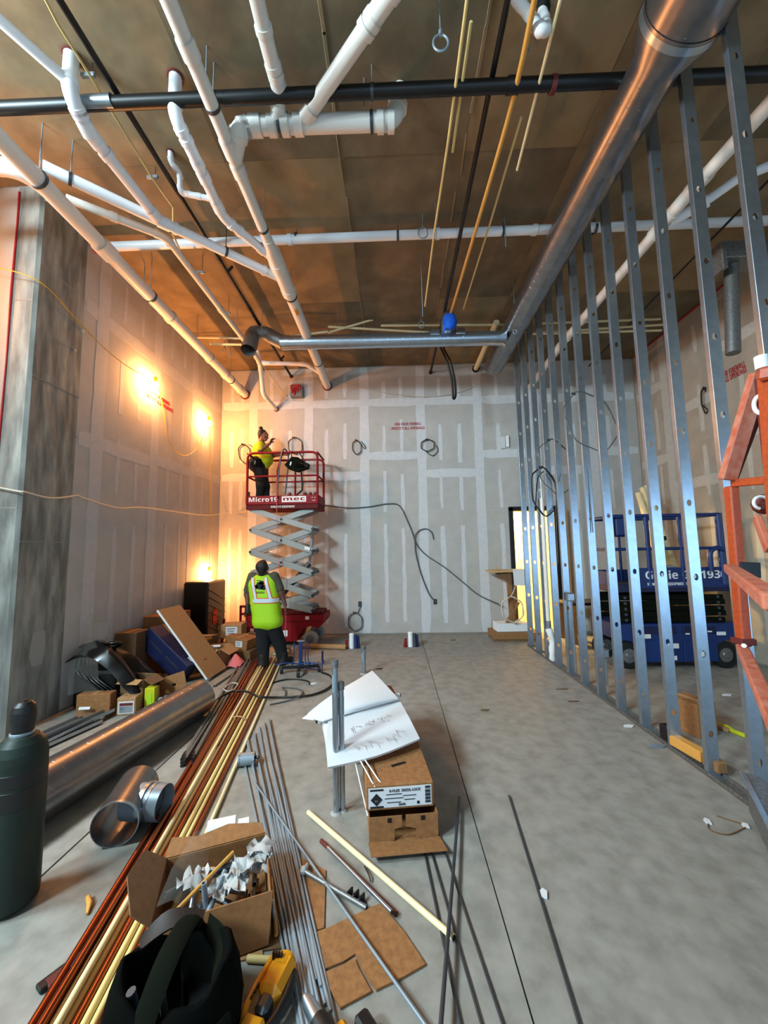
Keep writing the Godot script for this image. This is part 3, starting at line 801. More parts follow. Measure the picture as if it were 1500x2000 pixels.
	# long cross pipe towards the back
	t = pipe_run("cross_pipe", "long white pipe crossing the whole ceiling from left wall to right", "pipe", [V(LEFT, 5.85, -4.61), V(RIGHT, 5.85, -4.61)], .056, pw, [[0, .28, .05], [0, .487, .05], [0, .62, .06], [0, .66, .03]])
	sleeve(t, V(LEFT + .002, 5.85, -4.61), X, .056, mats.red_caulk)
	var q := 0
	for x in [579, 777, 982, 1162]:
		hanger([V(-1.209,5.875,-4.61), V(0.114,5.848,-4.61), V(1.464,5.847,-4.61), V(2.632,5.832,-4.61)][q], X, .056, "strap hanger on the long cross pipe, " + ["first past the middle drain", "between the middle drain and the empty ring", "beside the orange yellow pipe", "beside the big spiral duct"][q], mats.steel_dark)
		q += 1
	# black sprinkler main and its lines
	t = pipe_run("sprinkler_main", "thick black sprinkler main crossing the ceiling near the camera", "pipe", [V(-5.4, 5.71, -2.90), V(RIGHT, 5.71, -2.95)], .052, mats.black_pipe, [[0, .25, .11], [0, .60, .1]])
	put("pipe_label", MB.new().tube([V(-2.66, 5.71, -2.9), V(-2.37, 5.71, -2.9)], .0535, 20), mats.galv, t)
	put("red_clamp", MB.new().tube([V(1.419,5.71,-2.938) + V(-.02, 0, 0), V(1.419,5.71,-2.938) + V(.02, 0, 0)], .066, 20), mats.rust_red, t)
	hanger(V(-.12, 5.71, -2.925), X, .052, "strap hanger on the black main between the header pipe's end and long slanting pipe", mats.zinc)
	t = pipe_run("sprinkler_line", "slim black sprinkler line running to the back wall left of the middle drain", "pipe", [V(-2.34, 5.78, -1.8), V(-2.30, 5.78, BACK)], .026, mats.black_pipe, [[0, .46, .08], [0, .62, .08], [0, .9, .08]])
	sleeve(t, V(-2.30, 5.78, BACK + .002), Vector3.BACK, .03, mats.rust_red)
	for z in [-5.05, -7.6]:
		put("sprinkler_outlet", MB.new().tube([V(-2.31, 5.78, z), V(-2.24, 5.86, z)], .02, 10), mats.black_pipe, t)
	t = pipe_run("sprinkler_line", "slim black sprinkler line running to the back wall beside the orange yellow pipe", "pipe", [V(.90, 5.78, -1.8), V(.91, 5.78, -6.0), V(.88, 5.78, BACK)], .024, mats.black_pipe, [[0, .72, .07]])
	sleeve(t, V(.88, 5.78, BACK + .002), Vector3.BACK, .034, mats.rust_red)
	# yellow plastic water lines hung below the slab
	var Y := "slim yellow plastic water lines under the slab"
	one("water_line", MB.new().tube([V(0.588,5.68,-2.307), V(0.585,5.68,-3.314), V(0.559,5.68,-4.41), V(0.555,5.68,-5.837)], .013, 10), mats.cpvc, "long thin yellow water line nearest the empty ring hangers", "pipe", Y)
	one("water_line", MB.new().tube([V(0.644,5.71,-2.515), V(0.647,5.71,-3.462)], .0125, 10), mats.cpvc, "short thin yellow water line whose end rests beside the long one near the black main", "pipe", Y)
	one("water_line", MB.new().tube(smooth([V(1.065,5.68,-2.326), V(1.104,5.68,-2.957), V(1.083,5.68,-3.862), V(0.999,5.68,-6.078)], 3), .022, 12), mats.cpvc_orange, "thicker orange yellow water line beside the slim black sprinkler line", "pipe", Y)
	one("water_line", MB.new().tube([V(1.25,5.68,-2.333), V(1.337,5.68,-3.646)], .0135, 10), mats.cpvc_pale, "pale yellow water line ending in mid air past the red clamp", "pipe", Y)
	one("water_line", MB.new().tube([V(1.229,5.71,-3.179), V(1.226,5.71,-4.354), V(1.196,5.71,-5.984)], .0125, 10), mats.cpvc, "thin yellow water line between the orange yellow one and the big duct", "pipe", Y)
	one("water_line", MB.new().tube([V(-2.457,5.82,-2.32), V(-2.484,5.82,-2.468), V(-2.492,5.82,-2.777), V(-2.532,5.82,-3.685), V(-2.514,5.82,-4.046), V(-2.64,5.68,-4.269), V(-2.682,5.66,-4.503), V(-2.681,5.66,-5.814), V(-2.694,5.66,-7.011), V(-2.42, 5.31, BACK)], .011, 8), mats.cpvc, "bent thin yellow water line following the slim drain to the back wall", "pipe", Y)
	for k in 4:
		var p: Vector3 = [V(-2.532,5.86,-2.818), V(-2.548,5.86,-3.716), V(-2.648,5.7,-4.941), V(-2.684,5.7,-5.875)][k]
		var b := thing("pipe_clip", "small zinc bracket on the bent yellow line, %s" % ["beside the top left stack pipe", "beside the small trap pipe", "where it runs above the slim drain", "next to the slim black line"][k], "bracket", p, "brackets on the bent yellow line")
		put("plate", MB.new().box(V(.12, .035, .03), at(p), .004), mats.zinc, b)
		put("screw", MB.new().tube([p + V(.03, .0, 0), V(p.x + .03, CEIL, p.z)], .004, 6), mats.steel_dark, b)
	# rings and rods waiting for pipe
	clevis(V(0.407,5.48,-2.474), .055, "empty ring hanger on its rod at the top of the picture")
	clevis(V(0.424,5.728,-4.45), .058, "empty ring hanger on its rod in front of the long cross pipe")
	clevis(V(-3.323,5.804,-7.2), .03, "small empty ring hanger left of the duct elbow, the farther of two")
	clevis(V(-3.064,5.541,-6.9), .02, "small empty ring hanger left of the duct elbow, the one with a bead end")
	var rods := [[V(-1.478,5.98,-2.751), .3], [V(-.194,5.98,-3.02), .3], [V(0.568,5.98,-4.286), .5], [V(1.472,5.98,-4.546), .4], [V(-3.541,5.98,-5.084), .4], [V(-3.405,5.98,-6.312), .5], [V(-2.646,5.98,-6.18), .35], [V(-2.203,5.98,-6.162), .4], [V(-.915,5.98,-6.233), .35], [V(0.448,5.98,-5.09), .95], [V(1.971,5.98,-5.806), .4], [V(1.158,5.98,-2.763), .2]]
	var rl := ["beside the middle drain at the top", "over the black main by the header pipe", "left of the long thin yellow line", "between two yellow lines near the cross pipe", "over the largest waste pipe past the column", "left of the slim drain", "right of the bent yellow line", "above the duct elbow", "above the crossed yellow sticks", "down to the ring on the cross duct", "down to the big spiral duct", "by the lagged pipe"]
	for k in rods.size():
		var p: Vector3 = rods[k][0]
		one("threaded_rod", MB.new().tube([p, p - V(0, rods[k][1], 0)], .0055, 6), mats.zinc, "thin threaded rod hanging from the slab " + rl[k], "rod", "bare threaded rods under the slab")
	# lagged pipe at the top, tubes in the room beyond the partition
	c = V(1.206,5.98,-2.645)
	t = thing("lagged_pipe", "white lagged pipe looping down from a dark hole at the top edge", "pipe", c)
	put("lagging", MB.new().tube(smooth([c + V(.02, 0, 0), c + V(.03, -.14, .02), c + V(.0, -.3, .08), c + V(-.06, -.27, .08), c + V(-.08, -.12, .04), V(0.946,5.88,-2.486), V(0.764,5.88,-2.358)], 5), [.03, .035, .042, .04, .045, .038, .036, .046, .04, .05, .044, .04, .046, .05, .042, .038, .044, .04, .046, .038, .04, .042, .038, .042, .04, .038, .042, .04, .038, .04, .04], 12), mats.white, t)
	put("slab_sleeve", MB.new().pipe_open(c - V(0, .01, 0), c, .085, .03), mats.black, t)
	t = pipe_run("drain_pipe", "cream drain pipe seen through the top of the stud partition", "pipe", [V(3.155,5.38,-2.686), V(3.075,5.38,-3.792), V(3.026,5.38,-6.525), V(3.142,5.38,-9.461)], .062, pv, [[0, .75, .1], [1, .12, .2], [1, .75, .12]])
	branch(t, V(3.082,5.38,-4.116), V(3.356,5.42,-3.864), .055, pw)
	put("branch", MB.new().tube([V(3.356,5.42,-3.864), V(3.545,5.48,-3.656), V(3.964,5.53,-3.465)], .045, 16), pw, t)
	one("conduit", MB.new().tube([V(4.082,5.68,-3.664), V(4.194,5.68,-6.228), V(4.271,5.68,-8.101)], .014, 8), mats.black_pipe, "thin dark conduit slanting beyond the partition, beside the cream drain pipe", "conduit")
	t = thing("sheet_duct", "grey sheet metal duct stub high on the right wall beyond the partition", "duct", V(4.216,5.282,-4.6))
	put("body", MB.new().box(V(1.3, .22, .3), at(V(4.693,5.366,-4.6), 0, 0, 0), .01), mats.galv_dull, t)
	put("drop", MB.new().tube([V(4.263,5.246,-4.6), V(4.17,4.111,-4.6)], .075, 14), mats.galv_dull, t)
	put("flange", MB.new().box(V(.06, .28, .36), at(V(4.037,5.241,-4.6), 0, 0, 0), .006), mats.galv_dull, t)

# ---------------------------------------------------------------- ducts
func spiral(m: MB, a: Vector3, b: Vector3, r: float, pitch: float, seg := 14) -> MB:
	var d := (b - a).normalized(); var L := a.distance_to(b)
	var u := d.cross(Vector3.UP).normalized(); var w := d.cross(u)
	var pts := []
	var n := int(L / pitch * seg)
	for i in n + 1:
		var s := L * i / n
		var g := TAU * s / pitch
		pts.append(a + d * s + (u * cos(g) + w * sin(g)) * r)
	return m.tube(pts, .0036, 4, false)

func build_ducts() -> void:
	var g: Material = mats.galv_duct
	var t := thing("spiral_duct", "big round spiral duct slanting along the top of the partition", "duct", V(2.13, 5.56, -3))
	var A := V(2.13, 5.56, -2.72); var B := V(2.13, 5.56, -7.75)
	put("duct", MB.new().pipe_open(A, B, .19, .186, 36), g, t)
	put("seam", spiral(MB.new(), A, B, .19, .14), g, t)
	put("reducer", MB.new().tube([V(2.13, 5.56, -2.75), V(2.13, 5.56, -2.70), V(2.13, 5.55, -2.48), V(2.13, 5.55, -2.40)], [.192, .193, .292, .296], 36, false), g, t)
	put("large_duct", MB.new().pipe_open(V(2.13, 5.55, -2.44), V(2.12, 5.55, 1.2), .29, .286, 40), g, t)
	put("large_seam", spiral(MB.new(), V(2.13, 5.55, -2.42), V(2.12, 5.55, 1.2), .29, .19), g, t)
	put("joint_band", MB.new().tube([V(2.13, 5.55, -2.47), V(2.13, 5.55, -2.42)], .2965, 36, false), mats.galv, t)
	# cross duct with its tee stub and elbows
	var c0 := V(1.95, 5.43, -6.42); var c1 := V(-1.92,5.469,-6.42)
	t = thing("cross_duct", "slim silver spiral duct crossing under the ceiling in front of the back wall", "duct", (c0 + c1) * .5)
	put("duct", MB.new().pipe_open(c0, c1, .118, .115, 28), mats.galv, t)
	put("seam", spiral(MB.new(), c0, c1, .118, .13), mats.galv, t)
	put("saddle", MB.new().tube([c0 + V(-.12, 0, 0), c0 + V(-.02, 0, 0), c0 + V(.02, 0, 0)], [.121, .124, .17], 28, false), mats.galv, t)
	var e0 := V(-2.215,5.65,-6.42); var e1 := V(-2.409,5.626,-6.35); var e2 := V(-2.436,5.261,-6.2)
	put("elbow", MB.new().tube(smooth([c1 + V(.02, 0, 0), c1.lerp(e0, .5) , e0, e1, e1.lerp(e2, .55), e2], 3), .12, 28, false), mats.galv_dull, t)
	put("collar", MB.new().tube([c1 + V(.13, 0.002, 0), c1 + V(-.02, .0, 0)], .124, 28, false), mats.galv, t)
	put("collar", MB.new().tube([e1.lerp(e2, .5), e2 + (e2 - e1) * .12], .125, 28, false), mats.galv_dull, t)
	for x in [846, 858]:
		var cc: Vector3 = V(0.756,5.501,-6.42) if x == 846 else V(1.193,5.505,-6.42)
		put("collar", MB.new().tube([cc - V(.08, 0, 0), cc + V(.08, 0, 0)], .122, 28, false), mats.galv, t)
	var k := V(0.98,5.541,-6.42)
	put("tee_stub", MB.new().tube(smooth([k, k + V(0, .11, .07), k + V(0, .19, .16), k + V(0, .14, .28), k + V(0, .05, .31)], 4), .105, 26, false), mats.galv, t)
	var bl := thing("blue_film", "crumpled blue plastic film taped over the cross duct's open stub", "film", k + V(0, 0, .3))
	put("film", MB.new().tube([k + V(0, .105, .29), k + V(0, .06, .31), k + V(.01, .0, .33), k + V(-.005, -.06, .325), k + V(-.02, -.11, .32)], [.108, .118, .122, .11, .05], 11), mats.tape_blue, bl)
	put("tail", MB.new().tube([k + V(-.07, -.06, .33), k + V(-.11, -.17, .31)], [.045, .008], 7), mats.tape_blue, bl)
	one("water_stub", MB.new().tube([V(1.90, 5.83, BACK), V(1.90, 5.83, -6.6)], .055, 16), mats.cpvc_pale, "cream pipe entering the back wall beside the big spiral duct", "pipe")
	one("wall_ring", MB.new().pipe_open(V(1.90, 5.83, BACK), V(1.90, 5.83, BACK + .05), .082, .057, 20), mats.black, "black ring where the cream pipe enters the back wall", "ring")
	# two refrigerant hoses hanging in a loop
	var h := thing("hose_loop", "two black insulated hoses hanging in a long loop before the back wall", "hose", V(1.027,5.491,-7))
	put("hose", MB.new().tube(smooth([V(0.878,6.009,-7), V(0.917,5.678,-7), V(1.042,5.338,-7), V(1.126,4.982,-7), V(1.143,4.631,-7)], 5), .021, 10), mats.black_cord, h)
	put("hose", MB.new().tube(smooth([V(0.953,6.037,-7.05), V(0.999,5.642,-7.05), V(1.126,5.33,-7.05), V(1.191,4.983,-7.05), V(1.199,4.696,-7.04), V(1.164,4.599,-7.02), V(1.133,4.632,-7)], 5), .021, 10), mats.black_cord, h)
	clevis(V(0.538,5.726,-6.42), .05, "empty ring hanger just above the silver cross duct")
	clevis(V(2.055,5.351,-6.1), .03, "small ring hanger touching the big spiral duct near the cross duct")
	# loose yellow sticks laid over the hangers
	var S := [[V(-4.338,5.944,-6.9), V(-2.833,5.861,-6.9), "left end by the largest waste pipe"], [V(-3.365,5.654,-6.7), V(-2.768,5.624,-6.7), "just below, pointing at the duct elbow"], [V(-2.087,5.673,-6.6), V(-1.149,5.759,-6.6), "low half of the crossed pair above the duct"], [V(-1.158,5.769,-6.65), V(-.328,5.997,-6.65), "upper slanting one of the crossed pair"], [V(-1.157,5.918,-6.7), V(0.81,5.731,-6.7), "long one lying just above the cross duct"], [V(-.183,5.935,-6.75), V(2.085,5.875,-6.75), "behind the blue film"], [V(2.555,5.724,-6.5), V(4.719,5.732,-6.5), "topmost beyond the partition"], [V(2.545,5.553,-6.5), V(4.763,5.627,-6.5), "middle one beyond the partition"], [V(2.453,5.478,-6.4), V(4.647,5.467,-6.4), "lowest beyond the partition"]]
	for s in S:
		one("yellow_stick", MB.new().tube([s[0], s[1]], .02, 8), mats.cpvc_pale, "pale yellow pipe laid under the ceiling, " + s[2], "pipe", "loose yellow pipes laid over the hangers")

# ---------------------------------------------------------------- back wall: boxes, cables, bench
func cable(called: String, label: String, pts: Array, r: float, m: Material, cat := "cable", group := "", per := 7) -> MeshInstance3D:
	return one(called, MB.new().tube(smooth(pts, per), r, 8), m, label, cat, group)

func coil(label: String, c: Vector3, rx: float, ry: float, turns: float, m: Material, r := .007, tail := [], tilt := 0.0, group := "") -> void:
	var u := Vector3(cos(tilt), sin(tilt), 0) * rx; var v := Vector3(-sin(tilt), cos(tilt), 0) * ry
	var t := thing("cable_coil", label, "cable", c, group)
	var pts := []
	var n := int(turns * 22)
	for i in n + 1:
		var a := TAU * i / 22.0
		var k := 1.0 + .05 * sin(i * 1.7)
		pts.append(c + u * cos(a) * k + v * sin(a) * k + V(0, 0, .012 * float(i) / 22.0))
	put("loops", MB.new().tube(pts, r, 7), m, t)
	if tail.size() > 1: put("tail", MB.new().tube(smooth(tail, 6), r * .9, 7), m, t)
	put("tie", MB.new().tube([c + v * 1.0 + V(-.02, .012, .012), c + v * 1.0 + V(.02, -.012, .03)], r * 1.9, 7), mats.black, t)

func outlet(label: String, p: Vector3) -> void:
	var t := thing("outlet_box", label, "outlet box", p)
	put("box", MB.new().box(V(.07, .11, .02), at(p), .004), mats.black, t)
	put("opening", MB.new().box(V(.045, .08, .006), at(p + V(0, 0, .011))), mats.steel_dark, t)

func build_back() -> void:
	coil("dark cable coil on the back wall by the left end of the red lift platform", V(-3.339,4,-8.37), .13, .22, 2.0, mats.black_cord, .009, [V(-3.25,4.21,-8.37), V(-3.147,4.139,-8.38), V(-3.036,4.093,-8.395)], .25)
	coil("dark cable coil on the back wall just above the red lift platform", V(-2.192,4.148,-8.37), .16, .19, 2.0, mats.black_cord, .009, [V(-2.04,4.223,-8.36), V(-2.018,3.979,-8.37), V(-2.069,3.81,-8.39)], .2)
	coil("dark cable coil on the back wall between the lift and red stencilling", V(-.811,4.078,-8.37), .10, .16, 2.0, mats.black_cord, .009, [V(-.719,4.219,-8.38), V(-.628,4.097,-8.37), V(-.64,4.05,-8.37), V(-.742,4.172,-8.38)], .1)
	coil("dark cable coil on the back wall just below the red stencilling", V(0.762,4.085,-8.37), .15, .13, 2.5, mats.black_cord, .009, [V(0.724,3.946,-8.37), V(0.869,3.85,-8.37), V(0.985,3.963,-8.37), V(0.956,4.083,-8.38)], .15)
	coil("grey cable coil at the foot of the back wall under an outlet box", V(-.883,0.28,-8.37), .15, .19, 2.5, mats.grey_cord, .010, [V(-.827,0.462,-8.37), V(-.771,0.599,-8.38)], .1)
	outlet("black outlet box low on the back wall above a grey cable coil", V(-.783,0.641,-8.39))
	outlet("black outlet box low on the back wall where the long grey cable ends", V(0.831,0.674,-8.39))
	cable("wall_cable", "long grey cable arching along the back wall from the lift to an outlet box", [V(-1.554,2.773,-8.1), V(-1.015,2.723,-8.35), V(-.566,2.739,-8.37), V(-.148,2.798,-8.37), V(0.109,2.748,-8.37), V(0.28,2.407,-8.37), V(0.416,2.025,-8.37), V(0.441,1.715,-8.37), V(0.54,1.275,-8.37), V(0.703,0.839,-8.37), V(0.832,0.685,-8.388)], .013, mats.grey_cord)
	cable("wall_cable", "grey cable looping on the back wall then falling to the coil on the bench", [V(0.837,1.996,-8.38), V(0.796,2.152,-8.37), V(0.677,2.232,-8.37), V(0.52,2.19,-8.37), V(0.426,2.047,-8.35), V(0.467,1.891,-8.35), V(0.66,1.668,-8.36), V(1.048,1.399,-8.36), V(1.44,1.067,-8.36), V(1.751,0.807,-8.34), V(2.137,0.629,-8.2)], .012, mats.grey_cord)
	cable("wall_cable", "thin pale string sagging across the top of the back wall", [V(-1.462,5.72,-8.38), V(-.763,5.492,-8.38), V(-.068,5.311,-8.37), V(0.736,5.204,-8.37), V(1.428,5.271,-8.38), V(1.834,5.403,-8.38)], .006, mats.white_cord, "string")
	cable("wall_cable", "white cable swagged low along the column and left drywall", [V(-4.283,2.548,-3.8), V(-3.852,2.459,-3.8), V(-3.87,2.465,-3.873), V(-3.85,2.439,-4.166), V(-3.88,2.524,-4.559), V(-3.88,2.507,-4.622), V(-3.88,2.446,-5.246), V(-3.88,2.512,-5.853), V(-3.87,2.563,-7.694), V(-3.751,2.667,-8.37), V(-3.284,2.679,-8.35)], .010, mats.white_cord)
	# sprayed box on the wall
	var p := V(-2.154,5.392,-8.33)
	var t := thing("junction_box", "grey square box on the back wall sprayed with red letters", "box", p)
	put("box", MB.new().box(V(.27, .27, .14), at(p), .008), mats.galv_dull, t)
	var zf := .073
	var strokes := [[V(-.11, .11, 0), V(-.085, -.06, 0)], [V(-.085, -.06, 0), V(-.05, .08, 0)], [V(-.05, .08, 0), V(-.03, -.11, 0)], [V(-.03, -.11, 0), V(.02, .09, 0)], [V(.03, .1, 0), V(.05, -.05, 0)], [V(.03, .1, 0), V(.1, .09, 0)], [V(.1, .09, 0), V(.095, .02, 0)], [V(.095, .02, 0), V(.045, .01, 0)], [V(-.11, .115, 0), V(.09, .12, 0)], [V(-.02, .08, 0), V(-.01, -.02, 0)]]
	var sm := MB.new()
	for s in strokes: sm.tube([p + s[0] + V(0, 0, zf), p + s[1] + V(0, 0, zf)], [.018, .014], 6)
	put("red_lettering", sm, mats.stencil, t)
	t = thing("wall_pad", "white folded sheet taped to the back wall beside the first stud", "sheet", V(2.467,4.123,-8.37))
	put("sheet", MB.new().box(V(.10, .26, .012), at(V(2.433,4.112,-8.37), 18), .002), mats.white, t)
	put("sheet", MB.new().box(V(.07, .25, .012), at(V(2.524,4.133,-8.37), -25), .002), mats.white_paper, t)
	# wooden bench at the end of the partition
	p = V(2.28, 0, -7.95)
	t = thing("wooden_bench", "rough wooden work bench between the doorway and the first partition stud", "bench", p)
	put("top", MB.new().box(V(.72, .035, .5), at(V(2.25, 1.33, -7.95), 4, 0, 1), .004), mats.wood_pale, t)
	put("leg", MB.new().box(V(.09, 1.3, .05), at(V(2.26, .68, -7.80), 0, 0, 2), .004), mats.wood, t)
	put("leg", MB.new().box(V(.05, 1.25, .06), at(V(2.44, .66, -8.1), 0, 0, -1), .004), mats.wood, t)
	put("brace", MB.new().bar(V(2.02, .10, -7.78), V(2.42, .72, -7.82), .07, .045, .004), mats.wood, t)
	put("gusset", MB.new().plate([Vector2(0, 0), Vector2(.34, 0), Vector2(.34, -.26)], .02, Transform3D(Basis(), V(1.95, 1.31, -7.78))), mats.card_dark, t)
	put("base", MB.new().box(V(.9, .12, .55), at(V(2.32, .10, -7.9)), .006), mats.wood, t)
	put("foot", MB.new().box(V(.9, .045, .08), at(V(2.32, .022, -7.68)), .004), mats.card_dark, t)
	put("foot", MB.new().box(V(.9, .045, .08), at(V(2.32, .022, -8.1)), .004), mats.card_dark, t)
	one("wood_scrap", MB.new().box(V(.05, .07, .05), at(V(2.03, 1.385, -7.9)), .004), mats.wood_pale, "small pale wood scrap standing on the wooden bench", "wood")
	one("paper_sheet", MB.new().sheet([[V(2.3, 1.358, -8.05), V(2.46, 1.358, -8.05), V(2.62, 1.358, -8.05)], [V(2.3, 1.358, -7.72), V(2.46, 1.358, -7.72), V(2.62, 1.358, -7.72)], [V(2.3, 1.345, -7.69), V(2.46, 1.345, -7.69), V(2.62, 1.345, -7.69)], [V(2.31, 1.06, -7.68), V(2.47, 1.05, -7.675), V(2.62, 1.06, -7.68)]], .002), mats.white_paper, "white drawing sheet hanging over the edge of the wooden bench", "paper")
	coil("pale cable coil hung on the leg of the wooden bench", V(2.25,0.599,-7.7), .21, .24, 4.0, mats.white_cord, .011, [V(2.242,0.835,-7.7), V(2.36,1.088,-7.72), V(2.346,1.286,-7.74)], .2)
	t = thing("white_carton", "white carton lying on the base of the wooden bench", "carton", V(2.25, .2, -7.85))
	put("carton", MB.new().box(V(.62, .16, .3), at(V(2.26, .245, -7.88), 3), .005), mats.white, t)
	put("print", MB.new().box(V(.07, .05, .004), at(V(2.0, .26, -7.735), 3)), mats.ink, t)
	# white pipe rising inside the partition
	var b := V(2.461,0,-6.378)
	t = thing("vent_pipe", "white plastic pipe rising inside the far end of the stud partition", "pipe", b)
	put("pipe", MB.new().tube([b + V(-.03, .5, 0), b + V(-.02, 2.6, 0)], .032, 14), mats.pvc, t)
	put("tip", MB.new().tube([b + V(-.02, 2.6, 0), b + V(-.02, 2.95, 0)], .013, 10), mats.pvc, t)
	put("coupling", MB.new().tube([b + V(-.03, .48, 0), b + V(-.03, .62, 0)], .04, 14), mats.galv, t)
	put("lagging", MB.new().tube(smooth([b + V(0, .0, 0), b + V(0, .15, .01), b + V(.02, .3, 0), b + V(-.01, .4, .01), b + V(-.03, .5, 0)], 3), [.045, .05, .04, .05, .055, .045, .06, .05, .04, .05, .05, .06, .045], 12), mats.white, t)
	coil("black cable loop hung between the studs in front of the doorway top", V(2.34,2.661,-6.019), .19, .38, 2.2, mats.black_cord, .010, [V(2.34,2.969,-5.973), V(2.34,2.905,-6.243), V(2.36,2.467,-6.457)], .1)
	coil("thin grey cable loop between the studs, larger and above the black one", V(2.43,2.99,-5.747), .26, .42, 1.3, mats.grey_cord, .007, [V(2.43,2.857,-5.587), V(2.43,2.471,-5.804), V(2.44,1.551,-5.889)], .2)
	coil("thin grey cable loop between the studs near the right wall's stencilling", V(2.45,3.338,-4.705), .28, .40, 1.2, mats.grey_cord, .007, [V(2.45,3.211,-4.865), V(2.45,2.679,-4.859), V(2.45,1.966,-4.831)], .5)
	coil("dark cable coil on the right wall below its red stencilling", V(5.37,4.251,-6.55), .06, .22, 1.6, mats.black_cord, .010, [V(5.37,4.215,-6.621), V(5.37,4.08,-6.506)], 0.0)
	# far side of the partition: boards and pipes standing against the back wall
	t = thing("leaning_pipes", "bundle of long cream plastic pipes leaning beyond the blue lift", "pipe", V(4.5, 0, -7.6))
	var lp := [[V(4.464,2.759,-7.1), 1318], [V(4.578,2.86,-7.15), 1328], [V(4.655,2.896,-7.15), 1340], [V(4.662,2.698,-7.1), 1350], [V(4.46,2.63,-7.05), 1334]]
	for k in lp.size():
		var top: Vector3 = lp[k][0]
		put("pipe", MB.new().tube([V(top.x + .42 + .05 * k, .05, top.z + .22), top], .045, 12), mats.cpvc_pale, t)
	t = thing("work_table", "dark topped wooden table against the back wall beyond the partition", "table", V(4.0, 0, -7.6))
	put("top", MB.new().box(V(1.1, .05, .6), at(V(3.75, .72, -7.7)), .005), mats.black, t)
	for q in [V(4.22, .35, -7.46), V(3.3, .35, -7.46), V(4.22, .35, -7.95), V(3.3, .35, -7.95)]:
		put("leg", MB.new().box(V(.1, .70, .1), at(q), .005), mats.wood, t)
	t = thing("timber_post", "tan timber board standing beside the doorway beyond the partition", "board", V(3.62, 0, -8.2))
	put("board", MB.new().box(V(.14, 2.6, .04), at(V(3.62, 1.3, -8.3)), .004), mats.wood_pale, t)
	put("strip", MB.new().box(V(.03, 2.5, .02), at(V(3.60, 1.25, -8.26)), .002), mats.card_dark, t)
	t = thing("drywall_offcut", "white board offcut standing behind the partition's wooden table", "board", V(4.5, 0, -7.3))
	put("board", MB.new().box(V(.12, 1.15, .02), at(V(3.34, .58, -7.2), 10), .003), mats.white, t)
	put("edge", MB.new().box(V(.008, 1.15, .024), at(V(3.40, .58, -7.19), 10), .001), mats.gypsum, t)
	for k in 2:
		var bx: Vector3 = [V(2.45,1.089,-5.586), V(2.65,0.425,-5.168)][k]
		t = thing("switch_box", ["grey steel switch box fixed between studs at bench height", "grey steel box near the floor behind the partition studs"][k], "electrical box", bx)
		put("box", MB.new().box(V(.11, .11, .06), at(bx), .005), mats.galv_dull, t)
		put("cover", MB.new().box(V(.09, .09, .008), at(bx + V(0, 0, .033)), .002), mats.galv, t)
		put("conduit", MB.new().tube([bx + V(.02, -.05, 0), V(bx.x + .02, .02, bx.z)], .012, 8), mats.galv, t)

# ---------------------------------------------------------------- red scissor lift
func rail(m: MB, pts: Array, r := .02) -> MB:
	return m.tube(pts, r, 10)

func wheel(t: Node3D, c: Vector3, r: float, w: float, tyre: Material, hub: Material) -> void:
	var xf := Transform3D(Basis(Vector3.RIGHT, Vector3.BACK, Vector3.DOWN), c)
	var p := put("wheel", MB.new().lathe([Vector2(r * .55, 0), Vector2(r * .9, 0), Vector2(r, w * .2), Vector2(r, w * .8), Vector2(r * .9, w), Vector2(r * .55, w)], xf, 24), tyre, t)
	put("hub", MB.new().lathe([Vector2(0, w * .1), Vector2(r * .56, w * .1), Vector2(r * .56, w * .88), Vector2(r * .25, w * .9), Vector2(r * .2, w * 1.02), Vector2(0, w * 1.02)], xf, 18), hub, p)

func scissor(t: Node3D, x0: float, x1: float, ys: Array, zf: float, zr: float, w: float, th: float, m: Material) -> void:
	# crossing arms in pairs; ys: the heights of the end pins from top to bottom
	for zi in 2:
		var z: float = zf if zi == 0 else zr
		for i in ys.size() - 1:
			var a := V(x0, ys[i], z); var b := V(x1, ys[i + 1], z)
			put("arm", MB.new().bar(a, b, th, w, .006, Vector3.UP), m, t)
			var dz := -th * 1.25 if zi == 0 else th * 1.25
			var c := V(x1, ys[i], z + dz); var d := V(x0, ys[i + 1], z + dz)
			put("arm", MB.new().bar(c, d, th, w, .006, Vector3.UP), m, t)
			if zi == 0:
				for q in [a, V((x0 + x1) * .5, (ys[i] + ys[i + 1]) * .5, z), b]:
					put("pin", MB.new().tube([q + V(0, 0, th * .5), q + V(0, 0, th * .5 + .012)], w * .2, 10), mats.black, t)
	for y in ys:
		for x in [x0, x1]:
			put("cross_tube", MB.new().tube([V(x, y, zf), V(x, y, zr)], .03, 10), mats.steel_dark, t)
	for i in range(1, ys.size()):
		var yc: float = (ys[i - 1] + ys[i]) * .5
		put("cross_tube", MB.new().tube([V((x0 + x1) * .5, yc, zf), V((x0 + x1) * .5, yc, zr)], .028, 10), mats.steel_dark, t)

